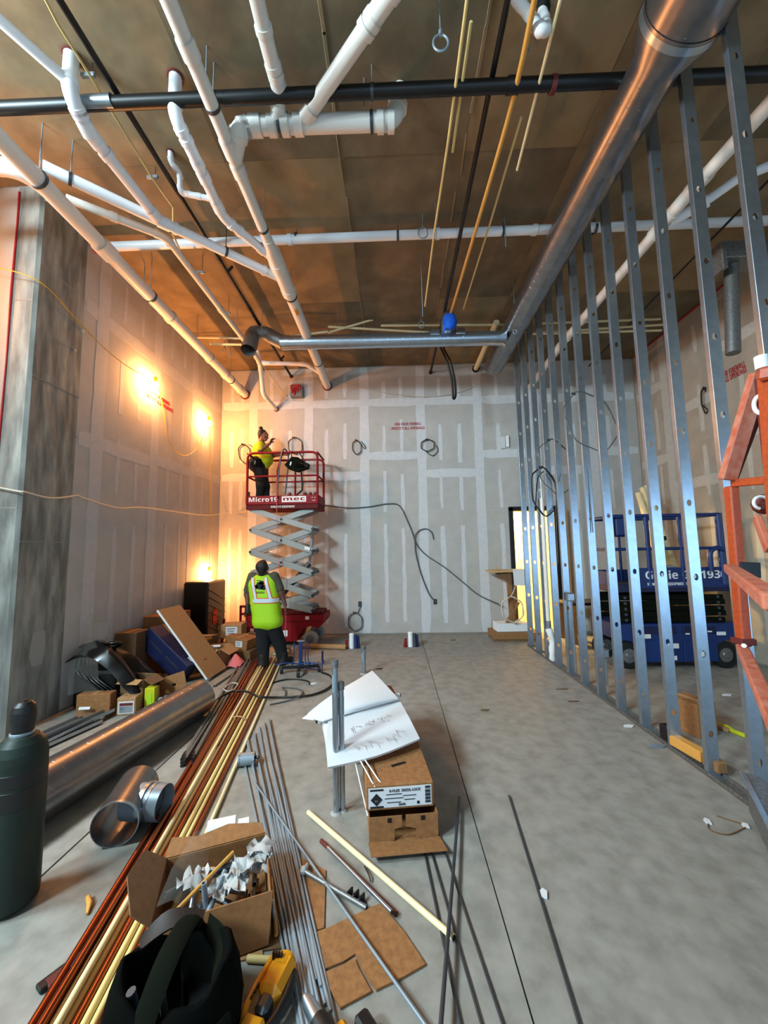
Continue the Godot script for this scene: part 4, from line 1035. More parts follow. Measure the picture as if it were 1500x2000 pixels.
func build_red_lift() -> void:
	var zf := -7.42; var zr := -8.08
	var r: Material = mats.lift_red
	var L: Vector3 = V(-3.002,0.098,-7.42); var R: Vector3 = V(-1.378,0.082,-7.42)
	var t := thing("scissor_lift", "raised red scissor lift against the back wall with a worker aboard", "scissor lift", V((L.x + R.x) * .5, 0, -7.75))
	var zc := (zf + zr) * .5; var dz := zf - zr
	# chassis: side profile with wheel arches
	var X0 := L.x; var X1 := R.x
	var prof := [Vector2(X0 + .18, .10), Vector2(X1 - .52, .10), Vector2(X1 - .48, .22), Vector2(X1 - .40, .34), Vector2(X1 - .26, .38), Vector2(X1 - .12, .33), Vector2(X1 - .04, .40), Vector2(X1, .46), Vector2(X1, .58), Vector2(X0 + .12, .58), Vector2(X0 + .12, .36), Vector2(X0 + .14, .2)]
	put("chassis", MB.new().plate(prof, dz, Transform3D(Basis(), V(0, 0, zr))), r, t)
	put("chassis_groove", MB.new().box(V(X1 - X0 - .2, .016, .006), at(V((X0 + X1) * .5 + .06, .47, zf + .002))), mats.lift_red_dark, t)
	# entry ladder at the left end
	var lad := MB.new()
	for x in [X0 + .015, X0 + .135]: lad.box(V(.035, .72, .04), at(V(x, .42, zf - .01)), .004)
	for y in [.12, .3, .46, .62, .76]: lad.box(V(.15, .045, .04), at(V(X0 + .075, y, zf - .01)), .004)
	put("ladder", lad, r, t)
	put("chassis_deck", MB.new().box(V(X1 - X0 - .1, .05, dz * .8), at(V((X0 + X1) * .5, .61, zc)), .008), mats.lift_red_dark, t)
	for q in [V(X1 - .26, .145, zf - .07), V(X1 - .26, .145, zr - .03), V(X0 + .24, .145, zf - .07), V(X0 + .24, .145, zr - .03)]:
		wheel(t, q, .145, .1, mats.arm_grey, mats.galv_dull)
	for q in [[V(-1.699,0.531,-7.415), .07, .06], [V(-2.129,0.251,-7.415), .11, .11], [V(-2.757,0.315,-7.415), .07, .06]]:
		put("label_plate", MB.new().box(V(q[1], q[2], .004), at(q[0])), mats.white, t)
	# scissor stack
	var xa: float = V(-2.836,2.239,-7.46).x; var xb: float = V(-1.613,2.216,-7.46).x
	var ys := [V(-2.222,2.631,-7.46).y, V(-2.218,2.228,-7.46).y, V(-2.214,1.798,-7.46).y, V(-2.211,1.374,-7.46).y, V(-2.207,0.944,-7.46).y, .66]
	scissor(t, xa, xb, ys, -7.48, -8.02, .115, .04, mats.arm_grey)
	put("label_plate", MB.new().box(V(.11, .06, .004), Transform3D(Basis(Vector3.BACK, deg_to_rad(-19)), V(-1.708,1.849,-7.44))), mats.white, t)
	put("lift_cylinder", MB.new().tube([V(xa + .35, .7, zc), V(xb - .12, 1.55, zc)], .05, 14), mats.steel_dark, t)
	put("cylinder_rod", MB.new().tube([V(xb - .12, 1.55, zc), V(xb - .05, 2.2, zc)], .028, 12), mats.zinc, t)
	# platform
	var PL: Vector3 = V(-2.919,2.621,-7.42); var PR: Vector3 = V(-1.484,2.592,-7.42)
	var px0 := PL.x; var px1 := PR.x; var yb := PL.y; var yt: float = V(-2.22,3.753,-7.42).y
	var W := px1 - px0; var xc := (px0 + px1) * .5
	put("platform", MB.new().box(V(W, .10, dz), at(V(xc, yb + .05, zc)), .01), mats.lift_red_dark, t)
	put("deck", MB.new().box(V(W - .02, .02, dz - .02), at(V(xc, yb + .11, zc))), mats.arm_grey, t)
	var toe := put("toe_board", MB.new().box(V(W, .17, .02), at(V(xc, yb + .185, zf)), .004), r, t)
	put("toe_board", MB.new().box(V(W, .17, .02), at(V(xc, yb + .185, zr)), .004), r, t)
	for x in [px0, px1]: put("toe_board", MB.new().box(V(.02, .17, dz), at(V(x, yb + .185, zc)), .004), r, t)
	# guard rails: a hoop for each long side, posts, mid rails
	for z in [zf, zr]:
		put("guard_rail", rail(MB.new(), [V(px0 + .02, yb + .1, z), V(px0 + .02, yt - .12, z)] + bend(V(px0 + .02, yt - .12, z), V(px0 + .02, yt, z), V(px0 + .16, yt, z), 5) + bend(V(px1 - .16, yt, z), V(px1 - .02, yt, z), V(px1 - .02, yt - .12, z), 5) + [V(px1 - .02, yb + .1, z)], .024), r, t)
		put("mid_rail", rail(MB.new(), [V(px0 + .02, yb + .66, z), V(px1 - .02, yb + .66, z)], .018), r, t)
	put("post", rail(MB.new(), [V(px0 + W * .43, yb + .1, zf), V(px0 + W * .43, yt - .35, zf), V(px0 + W * .47, yt - .15, zf), V(px0 + W * .50, yt, zf)], .018), r, t)
	put("post", rail(MB.new(), [V(px0 + W * .56, yb + .1, zr), V(px0 + W * .56, yt, zr)], .02), r, t)
	put("post", rail(MB.new(), [V(px0 + W * .14, yb + .1, zr), V(px0 + W * .14, yt, zr)], .02), r, t)
	for x in [px0 + .02, px1 - .02]:
		for y in [yt - .01, yb + .66]:
			put("end_rail", rail(MB.new(), [V(x, y, zf), V(x, y, zr)], .02), r, t)
	put("gate_latch", MB.new().box(V(.03, .14, .03), at(V(px0 + .05, yb + .9, zf - .03)), .004), mats.black, t)
	put("gate_latch", MB.new().box(V(.03, .12, .03), at(V(px0 + .05, yb + .3, zf - .03)), .004), mats.black, t)
	# lettering on the toe board
	lettering("Micro19", .085, .004, at(V(px0 + W * .24, yb + .195, zf + .012)), mats.white, toe, W * .40)
	var bx := V(px0 + W * .665, yb + .195, zf + .0115)
	put("badge", MB.new().box(V(W * .335, .115, .004), at(bx), .002), mats.white, toe)
	lettering("mec", .075, .004, at(bx + V(0, .008, .003)), r, toe, W * .30)
	lettering("SUNSTATE EQUIPMENT", .04, .004, at(V(px0 + W * .51, yb + .05, zf + .004)), mats.white, toe, W * .33)
	put("marking", MB.new().tube([V(px1 - .12, yb + .17, zf + .012), V(px1 - .09, yb + .155, zf + .012), V(px1 - .06, yb + .17, zf + .012)], .006, 6), mats.white, toe)
	for k in 2: put("marking", MB.new().box(V(.012, .02, .004), at(V(px1 - .12 + .05 * k, yb + .22, zf + .012))), mats.white, toe)
	# what the platform carries
	var b := V(px0 + W * .72, yt - .22, zf + .07)
	var g := thing("tool_bag", "dark green tool bag strapped to the red lift's top rail", "bag", b)
	put("bag", MB.new().plate([Vector2(-.24, -.06), Vector2(-.1, .1), Vector2(.02, .09), Vector2(.24, -.05), Vector2(.23, -.13), Vector2(.02, -.2), Vector2(-.16, -.14)], .1, Transform3D(Basis(), b - V(0, 0, .04))), mats.bag_trim, g)
	put("strap", MB.new().tube([b + V(-.12, .22, -.03), b + V(-.11, .08, .02), b + V(.2, -.1, .07)], .012, 6), mats.black, g)
	put("strap", MB.new().tube([b + V(.02, .22, -.03), b + V(.16, .0, .06), b + V(.23, -.12, .06)], .012, 6), mats.black, g)
	put("buckle", MB.new().box(V(.03, .08, .02), at(b + V(-.11, -.04, .07), 0, 0, -15), .004), mats.zinc, g)
	put("pocket", MB.new().box(V(.16, .07, .03), at(b + V(.06, -.08, .07), 0, 0, -8), .008), mats.bag_cloth, g)
	one("plastic_wrap", MB.new().sheet([[V(px1 - .30, yt - .03, zf - .03), V(px1 - .16, yt - .03, zf - .05), V(px1 - .04, yt - .04, zf - .02)], [V(px1 - .31, yt - .3, zf - .05), V(px1 - .16, yt - .32, zf - .02), V(px1 - .04, yt - .3, zf - .05)], [V(px1 - .30, yt - .55, zf - .04), V(px1 - .15, yt - .56, zf - .07), V(px1 - .05, yt - .52, zf - .03)]], .003), mats.film_clear, "clear plastic sheet hung inside the red lift's right end", "plastic sheet")
	cable("hose", "dark hose looped over the red lift's rail beside its middle post", [V(px0 + W * .44, yb + .2, zf + .04), V(px0 + W * .46, yt - .4, zf + .04), V(px0 + W * .50, yt - .02, zf + .04), V(px0 + W * .54, yt + .06, zf + .02), V(px0 + W * .57, yt - .05, zf - .05), V(px0 + W * .55, yt - .4, zf - .1), V(px0 + W * .52, yb + .3, zf - .1)], .014, mats.steel_dark, "hose")
	cable("hose", "black hose hanging inside the red lift below the tool bag", [V(px0 + W * .76, yt - .4, zf - .02), V(px0 + W * .77, yt - .7, zf - .04), V(px0 + W * .75, yb + .36, zf - .06), V(px0 + W * .68, yb + .29, zf - .1)], .018, mats.black, "hose")
	cable("pull_string", "pale pink string hanging from the red lift down to the floor", [V(px0 + W * .435, yt - .5, zf + .05), V(px0 + W * .44, yb + .1, zf + .06), V(px0 + W * .47, yb - .9, zf + .09), V(px0 + W * .56, yb - 1.7, zf + .14), V(px0 + W * .60, .6, zf + .18), V(px0 + W * .59, .01, zf + .2)], .006, mats.pink, "string")
	for k in 4:
		var q: Vector3 = V(px0 + W * [.58, .80, .87, .94][k], yb + .12, zf - .12)
		var c := thing("small_can", ["rusty can by the hose end on the red lift deck", "rusty can on the red lift deck, first of three at its right end", "rusty can on the red lift deck, middle of three at its right end", "rusty can on the red lift deck, outermost of three at its right end"][k], "can", q, "rusty cans on the red lift deck")
		put("body", MB.new().lathe([Vector2(0, 0), Vector2(.04, 0), Vector2(.042, .01), Vector2(.042, .19), Vector2(.038, .2), Vector2(0, .2)], at(q), 14), mats.rust_red, c)
		put("lid", MB.new().lathe([Vector2(0, .2), Vector2(.03, .2), Vector2(.026, .225), Vector2(0, .225)], at(q), 12), mats.steel_dark, c)

# ---------------------------------------------------------------- people
func smin(a: float, b: float, k: float) -> float:
	var h: float = max(k - absf(a - b), 0.0) / k
	return min(a, b) - h * h * k * .25

func flesh(m: MB, bones: Array, cell: float, k: float) -> MB:
	# bones: [a, b, ra, rb] tapered capsules joined by a smooth minimum, meshed as surface nets
	var lo := Vector3.ONE * 1e6; var hi := -lo
	for b in bones:
		var r: float = max(b[2], b[3]) + k + cell * 2.0
		for p in [b[0], b[1]]:
			lo = lo.min(p - Vector3.ONE * r); hi = hi.max(p + Vector3.ONE * r)
	var nx := int((hi.x - lo.x) / cell) + 2; var ny := int((hi.y - lo.y) / cell) + 2; var nz := int((hi.z - lo.z) / cell) + 2
	var f := PackedFloat32Array(); f.resize(nx * ny * nz); f.fill(10.0)
	for b in bones:
		var A: Vector3 = b[0]; var B: Vector3 = b[1]; var ra: float = b[2]; var rb: float = b[3]
		var r: float = max(ra, rb) + k + cell
		var l := (A.min(B) - Vector3.ONE * r - lo) / cell; var h := (A.max(B) + Vector3.ONE * r - lo) / cell
		var d := B - A; var dd: float = max(d.length_squared(), 1e-9)
		for i in range(max(0, int(l.x)), min(nx, int(h.x) + 1)):
			for j in range(max(0, int(l.y)), min(ny, int(h.y) + 1)):
				for q in range(max(0, int(l.z)), min(nz, int(h.z) + 1)):
					var p := lo + Vector3(i, j, q) * cell
					var t := clampf((p - A).dot(d) / dd, 0.0, 1.0)
					var v := p.distance_to(A + d * t) - lerpf(ra, rb, t)
					var ix := (i * ny + j) * nz + q
					f[ix] = smin(f[ix], v, k)
	var ids := {}
	var P := PackedVector3Array(); var N := PackedVector3Array()
	var sx := ny * nz
	for i in nx - 1:
		for j in ny - 1:
			var base := (i * ny + j) * nz
			for q in nz - 1:
				var o := base + q
				var f0 := f[o]
				if f0 > cell * 2.0 or f0 < -cell * 2.0: continue
				var c := [f0, f[o + sx], f[o + nz], f[o + sx + nz], f[o + 1], f[o + sx + 1], f[o + nz + 1], f[o + sx + nz + 1]]
				var neg := 0
				for v in c: if v < 0.0: neg += 1
				if neg == 0 or neg == 8: continue
				var s := Vector3.ZERO; var n := 0
				for e in [[0, 1], [2, 3], [4, 5], [6, 7], [0, 2], [1, 3], [4, 6], [5, 7], [0, 4], [1, 5], [2, 6], [3, 7]]:
					var a: float = c[e[0]]; var b: float = c[e[1]]
					if (a < 0.0) != (b < 0.0):
						var t := a / (a - b)
						var pa := Vector3(e[0] & 1, (e[0] >> 1) & 1, e[0] >> 2); var pb := Vector3(e[1] & 1, (e[1] >> 1) & 1, e[1] >> 2)
						s += pa.lerp(pb, t); n += 1
				ids[o] = P.size()
				P.append(lo + (Vector3(i, j, q) + s / n) * cell)
				N.append(Vector3(c[1] + c[3] + c[5] + c[7] - c[0] - c[2] - c[4] - c[6], c[2] + c[3] + c[6] + c[7] - c[0] - c[1] - c[4] - c[5], c[4] + c[5] + c[6] + c[7] - c[0] - c[1] - c[2] - c[3]).normalized())
	for o in ids:
		for ax in 3:
			var st: int = [sx, nz, 1][ax]; var u: int = [nz, 1, sx][ax]; var w: int = [1, sx, nz][ax]
			var a := f[o]; var b := f[o + st]
			if (a < 0.0) == (b < 0.0): continue
			if not (ids.has(o - u) and ids.has(o - w) and ids.has(o - u - w)): continue
			var v := [ids[o], ids[o - u], ids[o - u - w], ids[o - w]]
			if a >= 0.0: v.reverse()
			m.tri_n(P[v[0]], P[v[1]], P[v[2]], N[v[0]], N[v[1]], N[v[2]])
			m.tri_n(P[v[0]], P[v[2]], P[v[3]], N[v[0]], N[v[2]], N[v[3]])
	return m

func hand(m: MB, wrist: Vector3, dir: Vector3, side: Vector3, curl: float, s := 1.0) -> void:
	# dir: along the hand, side: towards the thumb; curl bends the fingers towards the palm
	dir = dir.normalized(); side = (side - dir * side.dot(dir)).normalized()
	var pal := dir.cross(side)   # out of the back of the hand, fingers bend the other way
	var b := []
	var k0 := wrist + dir * .085 * s
	for i in 4:
		var o := side * (.031 - .0205 * i) * s
		b.append([wrist + dir * .015 * s + o * .55, k0 + o, .0145 * s, .0115 * s])
	var lens := [.072, .08, .075, .058]
	for i in 4:
		var p := k0 + side * (.031 - .0205 * i) * s
		var a := curl * .35
		var L: float = lens[i] * s
		for j in 3:
			var q: Vector3 = p + (dir * cos(a) - pal * sin(a)) * L * [.45, .31, .24][j]
			b.append([p, q, [.0092, .0085, .0078][j] * s, [.0085, .0078, .0068][j] * s])
			p = q
			a += curl * .55
	var th := wrist + dir * .025 * s + side * .028 * s
	var t1 := th + (dir * .6 + side * .75 - pal * .3 * curl).normalized() * .042 * s
	var t2 := t1 + (dir * .9 + side * (.35 - .5 * curl) - pal * .45 * curl).normalized() * .032 * s
	b.append([th, t1, .0135 * s, .0105 * s]); b.append([t1, t2, .0105 * s, .0085 * s])
	flesh(m, b, .006, .006)

func head(m: MB, c: Vector3, fwd: Vector3, up: Vector3, s := 1.0) -> void:
	# c: centre of the skull; nose, brow, lips, chin and ears are part of the field
	fwd = fwd.normalized(); up = (up - fwd * up.dot(fwd)).normalized()
	var rt := fwd.cross(up)
	var P := func(x: float, y: float, z: float) -> Vector3: return c + (rt * x + up * y + fwd * z) * s
	var b := [[P.call(0, .02, -.03), P.call(0, .02, .015), .082 * s, .078 * s], [P.call(0, -.04, .02), P.call(0, -.075, .045), .062 * s, .042 * s], [P.call(0, -.095, .062), P.call(0, -.09, .06), .022 * s, .024 * s],
		[P.call(0, .0, .088), P.call(0, -.032, .108), .010 * s, .014 * s], [P.call(-.012, -.036, .095), P.call(.012, -.036, .095), .010 * s, .010 * s], [P.call(-.02, -.062, .082), P.call(.02, -.062, .082), .010 * s, .010 * s],
		[P.call(-.03, .022, .078), P.call(.03, .022, .078), .014 * s, .014 * s], [P.call(-.045, -.03, .055), P.call(.045, -.03, .055), .03 * s, .03 * s],
		[P.call(-.078, .0, -.005), P.call(-.082, -.03, .0), .012 * s, .010 * s], [P.call(.078, .0, -.005), P.call(.082, -.03, .0), .012 * s, .010 * s]]
	flesh(m, b, .007, .014)

func eyes(t: Node3D, c: Vector3, fwd: Vector3, up: Vector3, s := 1.0) -> void:
	fwd = fwd.normalized(); up = (up - fwd * up.dot(fwd)).normalized()
	var rt := fwd.cross(up)
	for x in [-.03, .03]:
		var p: Vector3 = c + (rt * x + up * .002 + fwd * .079) * s
		var e := put("eye", MB.new().ball(p, Vector3.ONE * .0125 * s, 10), mats.white, t)
		put("iris", MB.new().ball(p + fwd * .009 * s, Vector3.ONE * .0065 * s, 8), mats.ink, e)

func boot(t: Node3D, heel: Vector3, toe: Vector3, m: Material) -> void:
	var d := (toe - heel).normalized()
	var b := put("boot", flesh(MB.new(), [[heel + V(0, .05, 0), toe + V(0, .035, 0), .045, .040], [toe + V(0, .035, 0) - d * .05, toe + V(0, .034, 0), .046, .040], [heel + V(0, .05, 0) + d * .02, heel + V(0, .17, 0) + d * .02, .05, .052]], .011, .03), m, t)
	put("sole", MB.new().bar(heel + V(0, .011, 0) - d * .04, toe + V(0, .011, 0) + d * .035, .09, .022, .008), mats.black, b)

func build_people() -> void:
	# the man on the floor, seen from behind, looking up at the lift
	var z := -6.22
	var fl: Vector3 = V(-2.105,0,-6.165); var fr: Vector3 = V(-1.835,0,-6.318)
	fl.y = 0; fr.y = 0
	var hl: Vector3 = V(-2.143,0.676,-6.2); var hr: Vector3 = V(-1.97,0.674,-6.2)
	var sl: Vector3 = V(-2.327,1.387,-6.22); var sr: Vector3 = V(-1.951,1.389,-6.22)
	var neck := (sl + sr) * .5 + V(0, .05, 0)
	var hc: Vector3 = V(-2.146,1.541,-6.2)
	var el: Vector3 = V(-2.405,1.125,-6.24); var er: Vector3 = V(-1.849,1.143,-6.22)
	var wl: Vector3 = V(-2.355,0.928,-6.14); var wr: Vector3 = V(-1.775,0.943,-6.2)
	var fwd := V(.25, .42, -1)
	var t := thing("person", "person seen from behind in a yellow safety vest, looking up at the lift", "person", (fl + fr) * .5)
	var body := MB.new()
	var kl := hl.lerp(fl, .5) + V(.0, 0, -.03); var kr := hr.lerp(fr, .5) + V(.01, 0, -.04)
	var pel := (hl + hr) * .5
	var torso := [[pel + V(-.07, .02, 0), pel + V(.07, .02, 0), .13, .13], [pel + V(-.06, .1, 0), neck + V(-.09, -.14, 0), .12, .12], [pel + V(.06, .1, 0), neck + V(.09, -.14, 0), .12, .12], [sl + V(.03, -.02, 0), sr + V(-.03, -.02, 0), .07, .07]]
	flesh(body, torso + [[neck + V(0, -.05, 0), hc + V(0, -.03, .01), .065, .06], [sl, el, .058, .046], [el, wl, .044, .03], [sr, er, .058, .046], [er, wr, .044, .03], [hl, kl, .085, .06], [kl, fl + V(0, .1, 0), .058, .04], [hr, kr, .085, .06], [kr, fr + V(0, .1, 0), .058, .04]], .015, .05)
	head(body, hc, fwd, V(0, 1, .3), 1.0)
	hand(body, wl, V(-.02, -1, .1), V(.2, 0, -1), .75)
	hand(body, wr, V(.08, -1, -.05), V(-.2, 0, -1), .55)
	put("body", body, mats.skin, t)
	eyes(t, hc, fwd, V(0, 1, .3))
	put("hair", flesh(MB.new(), [[hc + V(-.02, .02, .055), hc + V(.02, .02, .055), .075, .075], [hc + V(0, .055, .02), hc + V(0, .07, -.02), .075, .06], [hc + V(0, -.05, .055), hc + V(0, -.08, .05), .06, .05]], .010, .04), mats.hair, t)
	put("trousers", flesh(MB.new(), [[pel + V(-.08, .03, 0), pel + V(.08, .03, 0), .145, .145], [pel + V(0, .1, 0), pel + V(0, .16, 0), .145, .14], [hl, kl, .118, .098], [kl, fl + V(0, .06, .0), .096, .088], [hr, kr, .118, .098], [kr, fr + V(0, .06, .0), .096, .088]], .014, .045), mats.jeans, t)
	put("shirt", flesh(MB.new(), [[pel + V(-.07, .14, 0), neck + V(-.1, -.15, 0), .138, .13], [pel + V(.07, .14, 0), neck + V(.1, -.15, 0), .138, .13], [sl + V(.04, -.03, 0), sr + V(-.04, -.03, 0), .08, .08], [sl + V(.01, .01, 0), sl.lerp(el, .75), .08, .074], [sr + V(-.01, .01, 0), sr.lerp(er, .75), .08, .074]], .014, .04), mats.shirt_olive, t)
	var vest_bones := [[pel + V(-.10, .02, 0), pel + V(.10, .02, 0), .135, .135], [pel + V(0, .05, 0), neck + V(0, -.16, 0), .155, .146], [pel + V(-.075, .04, 0), neck + V(-.095, -.16, 0), .155, .146], [pel + V(.075, .04, 0), neck + V(.095, -.16, 0), .155, .146], [neck + V(-.11, -.09, 0), neck + V(.11, -.09, 0), .09, .09]]
	var vest := put("safety_vest", flesh(MB.new(), vest_bones, .014, .04), mats.hivis, t)
	var bz := pel.z + .156
	# reflective tapes and print lie on the vest's back
	var ym := pel.y + .36
	var back := func(x: float, y: float) -> Vector3:
		# a point on the back of the vest at this height and side
		var p := V(x, y, pel.z + .4)
		for i in 40:
			var v := 10.0
			for b in vest_bones:
				var d: Vector3 = b[1] - b[0]
				var q: float = clampf((p - b[0]).dot(d) / d.length_squared(), 0, 1)
				v = smin(v, p.distance_to(b[0] + d * q) - lerpf(b[2], b[3], q), .04)
			if v < .002 or p.z < pel.z + .02: break
			p.z -= v * .8
		p.z = max(p.z, pel.z + .02)
		return p
	for s in [-1.0, 1.0]:
		for w in [[.032, mats.hivis_orange, .003], [.021, mats.reflective, .006]]:
			var rows := []
			for i in 9:
				var y := lerpf(neck.y - .05, ym + .02, i / 8.0)
				var x: float = pel.x + s * (.105 + .012 * i / 8.0) - .03 + (neck.x - pel.x) * (1.0 - i / 8.0)
				var a: Vector3 = back.call(x - w[0], y); var b: Vector3 = back.call(x + w[0], y)
				rows.append([a + V(0, 0, w[2]), (a + b) * .5 + V(0, 0, w[2] + .002), b + V(0, 0, w[2])])
			put("reflective_strip", MB.new().sheet(rows, .004), w[1], vest)
	for w in [[.042, mats.hivis_orange, .004], [.030, mats.reflective, .007]]:
		var rows := [[], []]
		for i in 11:
			var x: float = pel.x + lerpf(-.19, .19, i / 10.0)
			rows[0].append(back.call(x, ym + w[0]) + V(0, 0, w[2])); rows[1].append(back.call(x, ym - w[0]) + V(0, 0, w[2]))
		put("reflective_strip", MB.new().sheet(rows, .004), w[1], vest)
	var lc: Vector3 = back.call(neck.x + .0, neck.y - .17)
	var pr := MB.new()
	for q in [[0, 0, .085], [-.065, -.02, .045], [.06, -.03, .055], [.025, .045, .045]]:
		var poly := []
		for i in 9: poly.append(Vector2(q[0] + cos(TAU * i / 9) * q[2] * (1.0 if i % 2 else .72), q[1] + sin(TAU * i / 9) * q[2] * .72))
		pr.plate(poly, .003, Transform3D(Basis(), lc + V(0, 0, .004)))
	for i in 3: pr.box(V([.07, .15, .13][i], .009, .003), at(lc + V([-.02, 0, .01][i], [.08, -.10, -.115][i], .006)))
	put("back_print", pr, mats.ink, vest)
	put("glove", flesh(MB.new(), [[wl + V(0, .02, 0), wl + V(0, -.08, .01), .042, .045]], .010, .02), mats.black, t)
	boot(t, fl + V(0, 0, .06), fl + V(-.04, 0, -.16), mats.boot)
	boot(t, fr + V(0, 0, .06), fr + V(.08, 0, -.16), mats.boot)
	# the woman on the lift, in profile, right hand at her chin
	z = -7.78
	var yd: float = V(-2.209,2.607,-7.42).y + .12
	var p1: Vector3 = V(-2.797,2.825,-7.78); var p2: Vector3 = V(-2.658,2.83,-7.84)
	p1.y = yd; p2.y = yd
	hl = V(-2.786,3.59,-7.84); hr = V(-2.765,3.563,-7.72)
	var knl := V(hl.x + .10, (hl.y + yd) * .5, -7.86); var knr := V(hr.x + .03, (hr.y + yd) * .5, -7.72)
	neck = V(-2.772,4.066,-7.78)
	hc = V(-2.706,4.215,-7.77)
	fwd = V(1, -.12, .25)
	var shn: Vector3 = V(-2.718,3.971,-7.6); var shf: Vector3 = V(-2.795,4.068,-7.94)
	var eln: Vector3 = V(-2.688,3.832,-7.52); var wn: Vector3 = V(-2.501,3.984,-7.55)
	var elf: Vector3 = V(-2.566,3.823,-7.92); var wf: Vector3 = V(-2.228,3.782,-7.66)
	pel = (hl + hr) * .5
	t = thing("person", "person in a yellow shirt on the red lift, hand raised to the face", "person", (p1 + p2) * .5)
	body = MB.new()
	flesh(body, [[pel + V(0, .02, -.07), pel + V(0, .02, .07), .13, .13], [pel + V(.02, .1, 0), neck + V(0, -.12, 0), .13, .12], [shn + V(0, -.02, -.05), shf + V(0, -.02, .05), .06, .06], [neck + V(0, -.06, 0), hc + V(-.02, -.03, 0), .06, .055], [shn, eln, .055, .045], [eln, wn, .043, .03], [shf, elf, .055, .045], [elf, wf, .043, .03], [hl, knl, .09, .065], [knl, p2 + V(0, .1, 0), .06, .042], [hr, knr, .09, .065], [knr, p1 + V(0, .1, 0), .06, .042]], .015, .05)
	head(body, hc, fwd, V(0, 1, 0), .98)
	hand(body, wn, V(.45, .75, .1), V(.3, .2, -1), 1.0)
	hand(body, wf, V(.7, -.1, .6), V(0, 1, 0), 1.1)
	put("body", body, mats.skin_light, t)
	eyes(t, hc, fwd, V(0, 1, 0), .98)
	var hair := put("hair", flesh(MB.new(), [[hc + V(-.05, .03, -.02), hc + V(-.03, .045, .02), .075, .075], [hc + V(.0, .07, 0), hc + V(-.05, .06, 0), .055, .065], [hc + V(-.07, -.04, 0), hc + V(-.05, .0, 0), .04, .055]], .010, .04), mats.hair, t)
	put("hair_bun", flesh(MB.new(), [[hc + V(-.05, .14, 0), hc + V(-.06, .16, 0), .035, .042]], .010, .02), mats.hair, hair)
	put("trousers", flesh(MB.new(), [[pel + V(-.06, .02, -.08), pel + V(-.06, .02, .08), .165, .165], [pel + V(.03, .08, -.05), pel + V(.03, .08, .05), .14, .14], [hl + V(-.02, 0, 0), knl, .12, .09], [knl, p2 + V(0, .06, 0), .085, .07], [hr + V(-.02, 0, 0), knr, .12, .09], [knr, p1 + V(0, .06, 0), .085, .07]], .014, .045), mats.trousers, t)
	put("shirt", flesh(MB.new(), [[pel + V(.10, .14, -.04), neck + V(.01, -.14, -.05), .16, .13], [pel + V(.10, .14, .04), neck + V(.01, -.14, .05), .16, .13], [pel + V(-.05, .18, 0), neck + V(-.04, -.12, 0), .13, .12], [shn + V(0, -.01, -.06), shf + V(0, -.01, .06), .075, .075], [shn, shn.lerp(eln, .8), .082, .078], [shf, shf.lerp(elf, .6), .082, .075], [pel + V(.12, .02, 0), pel + V(.12, .1, 0), .085, .12]], .014, .045), mats.shirt_yellow, t)
	put("tool_pouch", MB.new().box(V(.16, .16, .06), at(pel + V(.02, .02, .20), 0, 0, 6), .015), mats.bag_cloth, t)
	put("belt_clip", MB.new().box(V(.012, .07, .012), at(pel + V(-.02, .02, .24), 0, 0, -12), .003), mats.zinc, t)
	boot(t, p1 + V(-.06, 0, 0), p1 + V(.14, 0, .03), mats.black)
	boot(t, p2 + V(-.06, 0, 0), p2 + V(.15, 0, .0), mats.black)

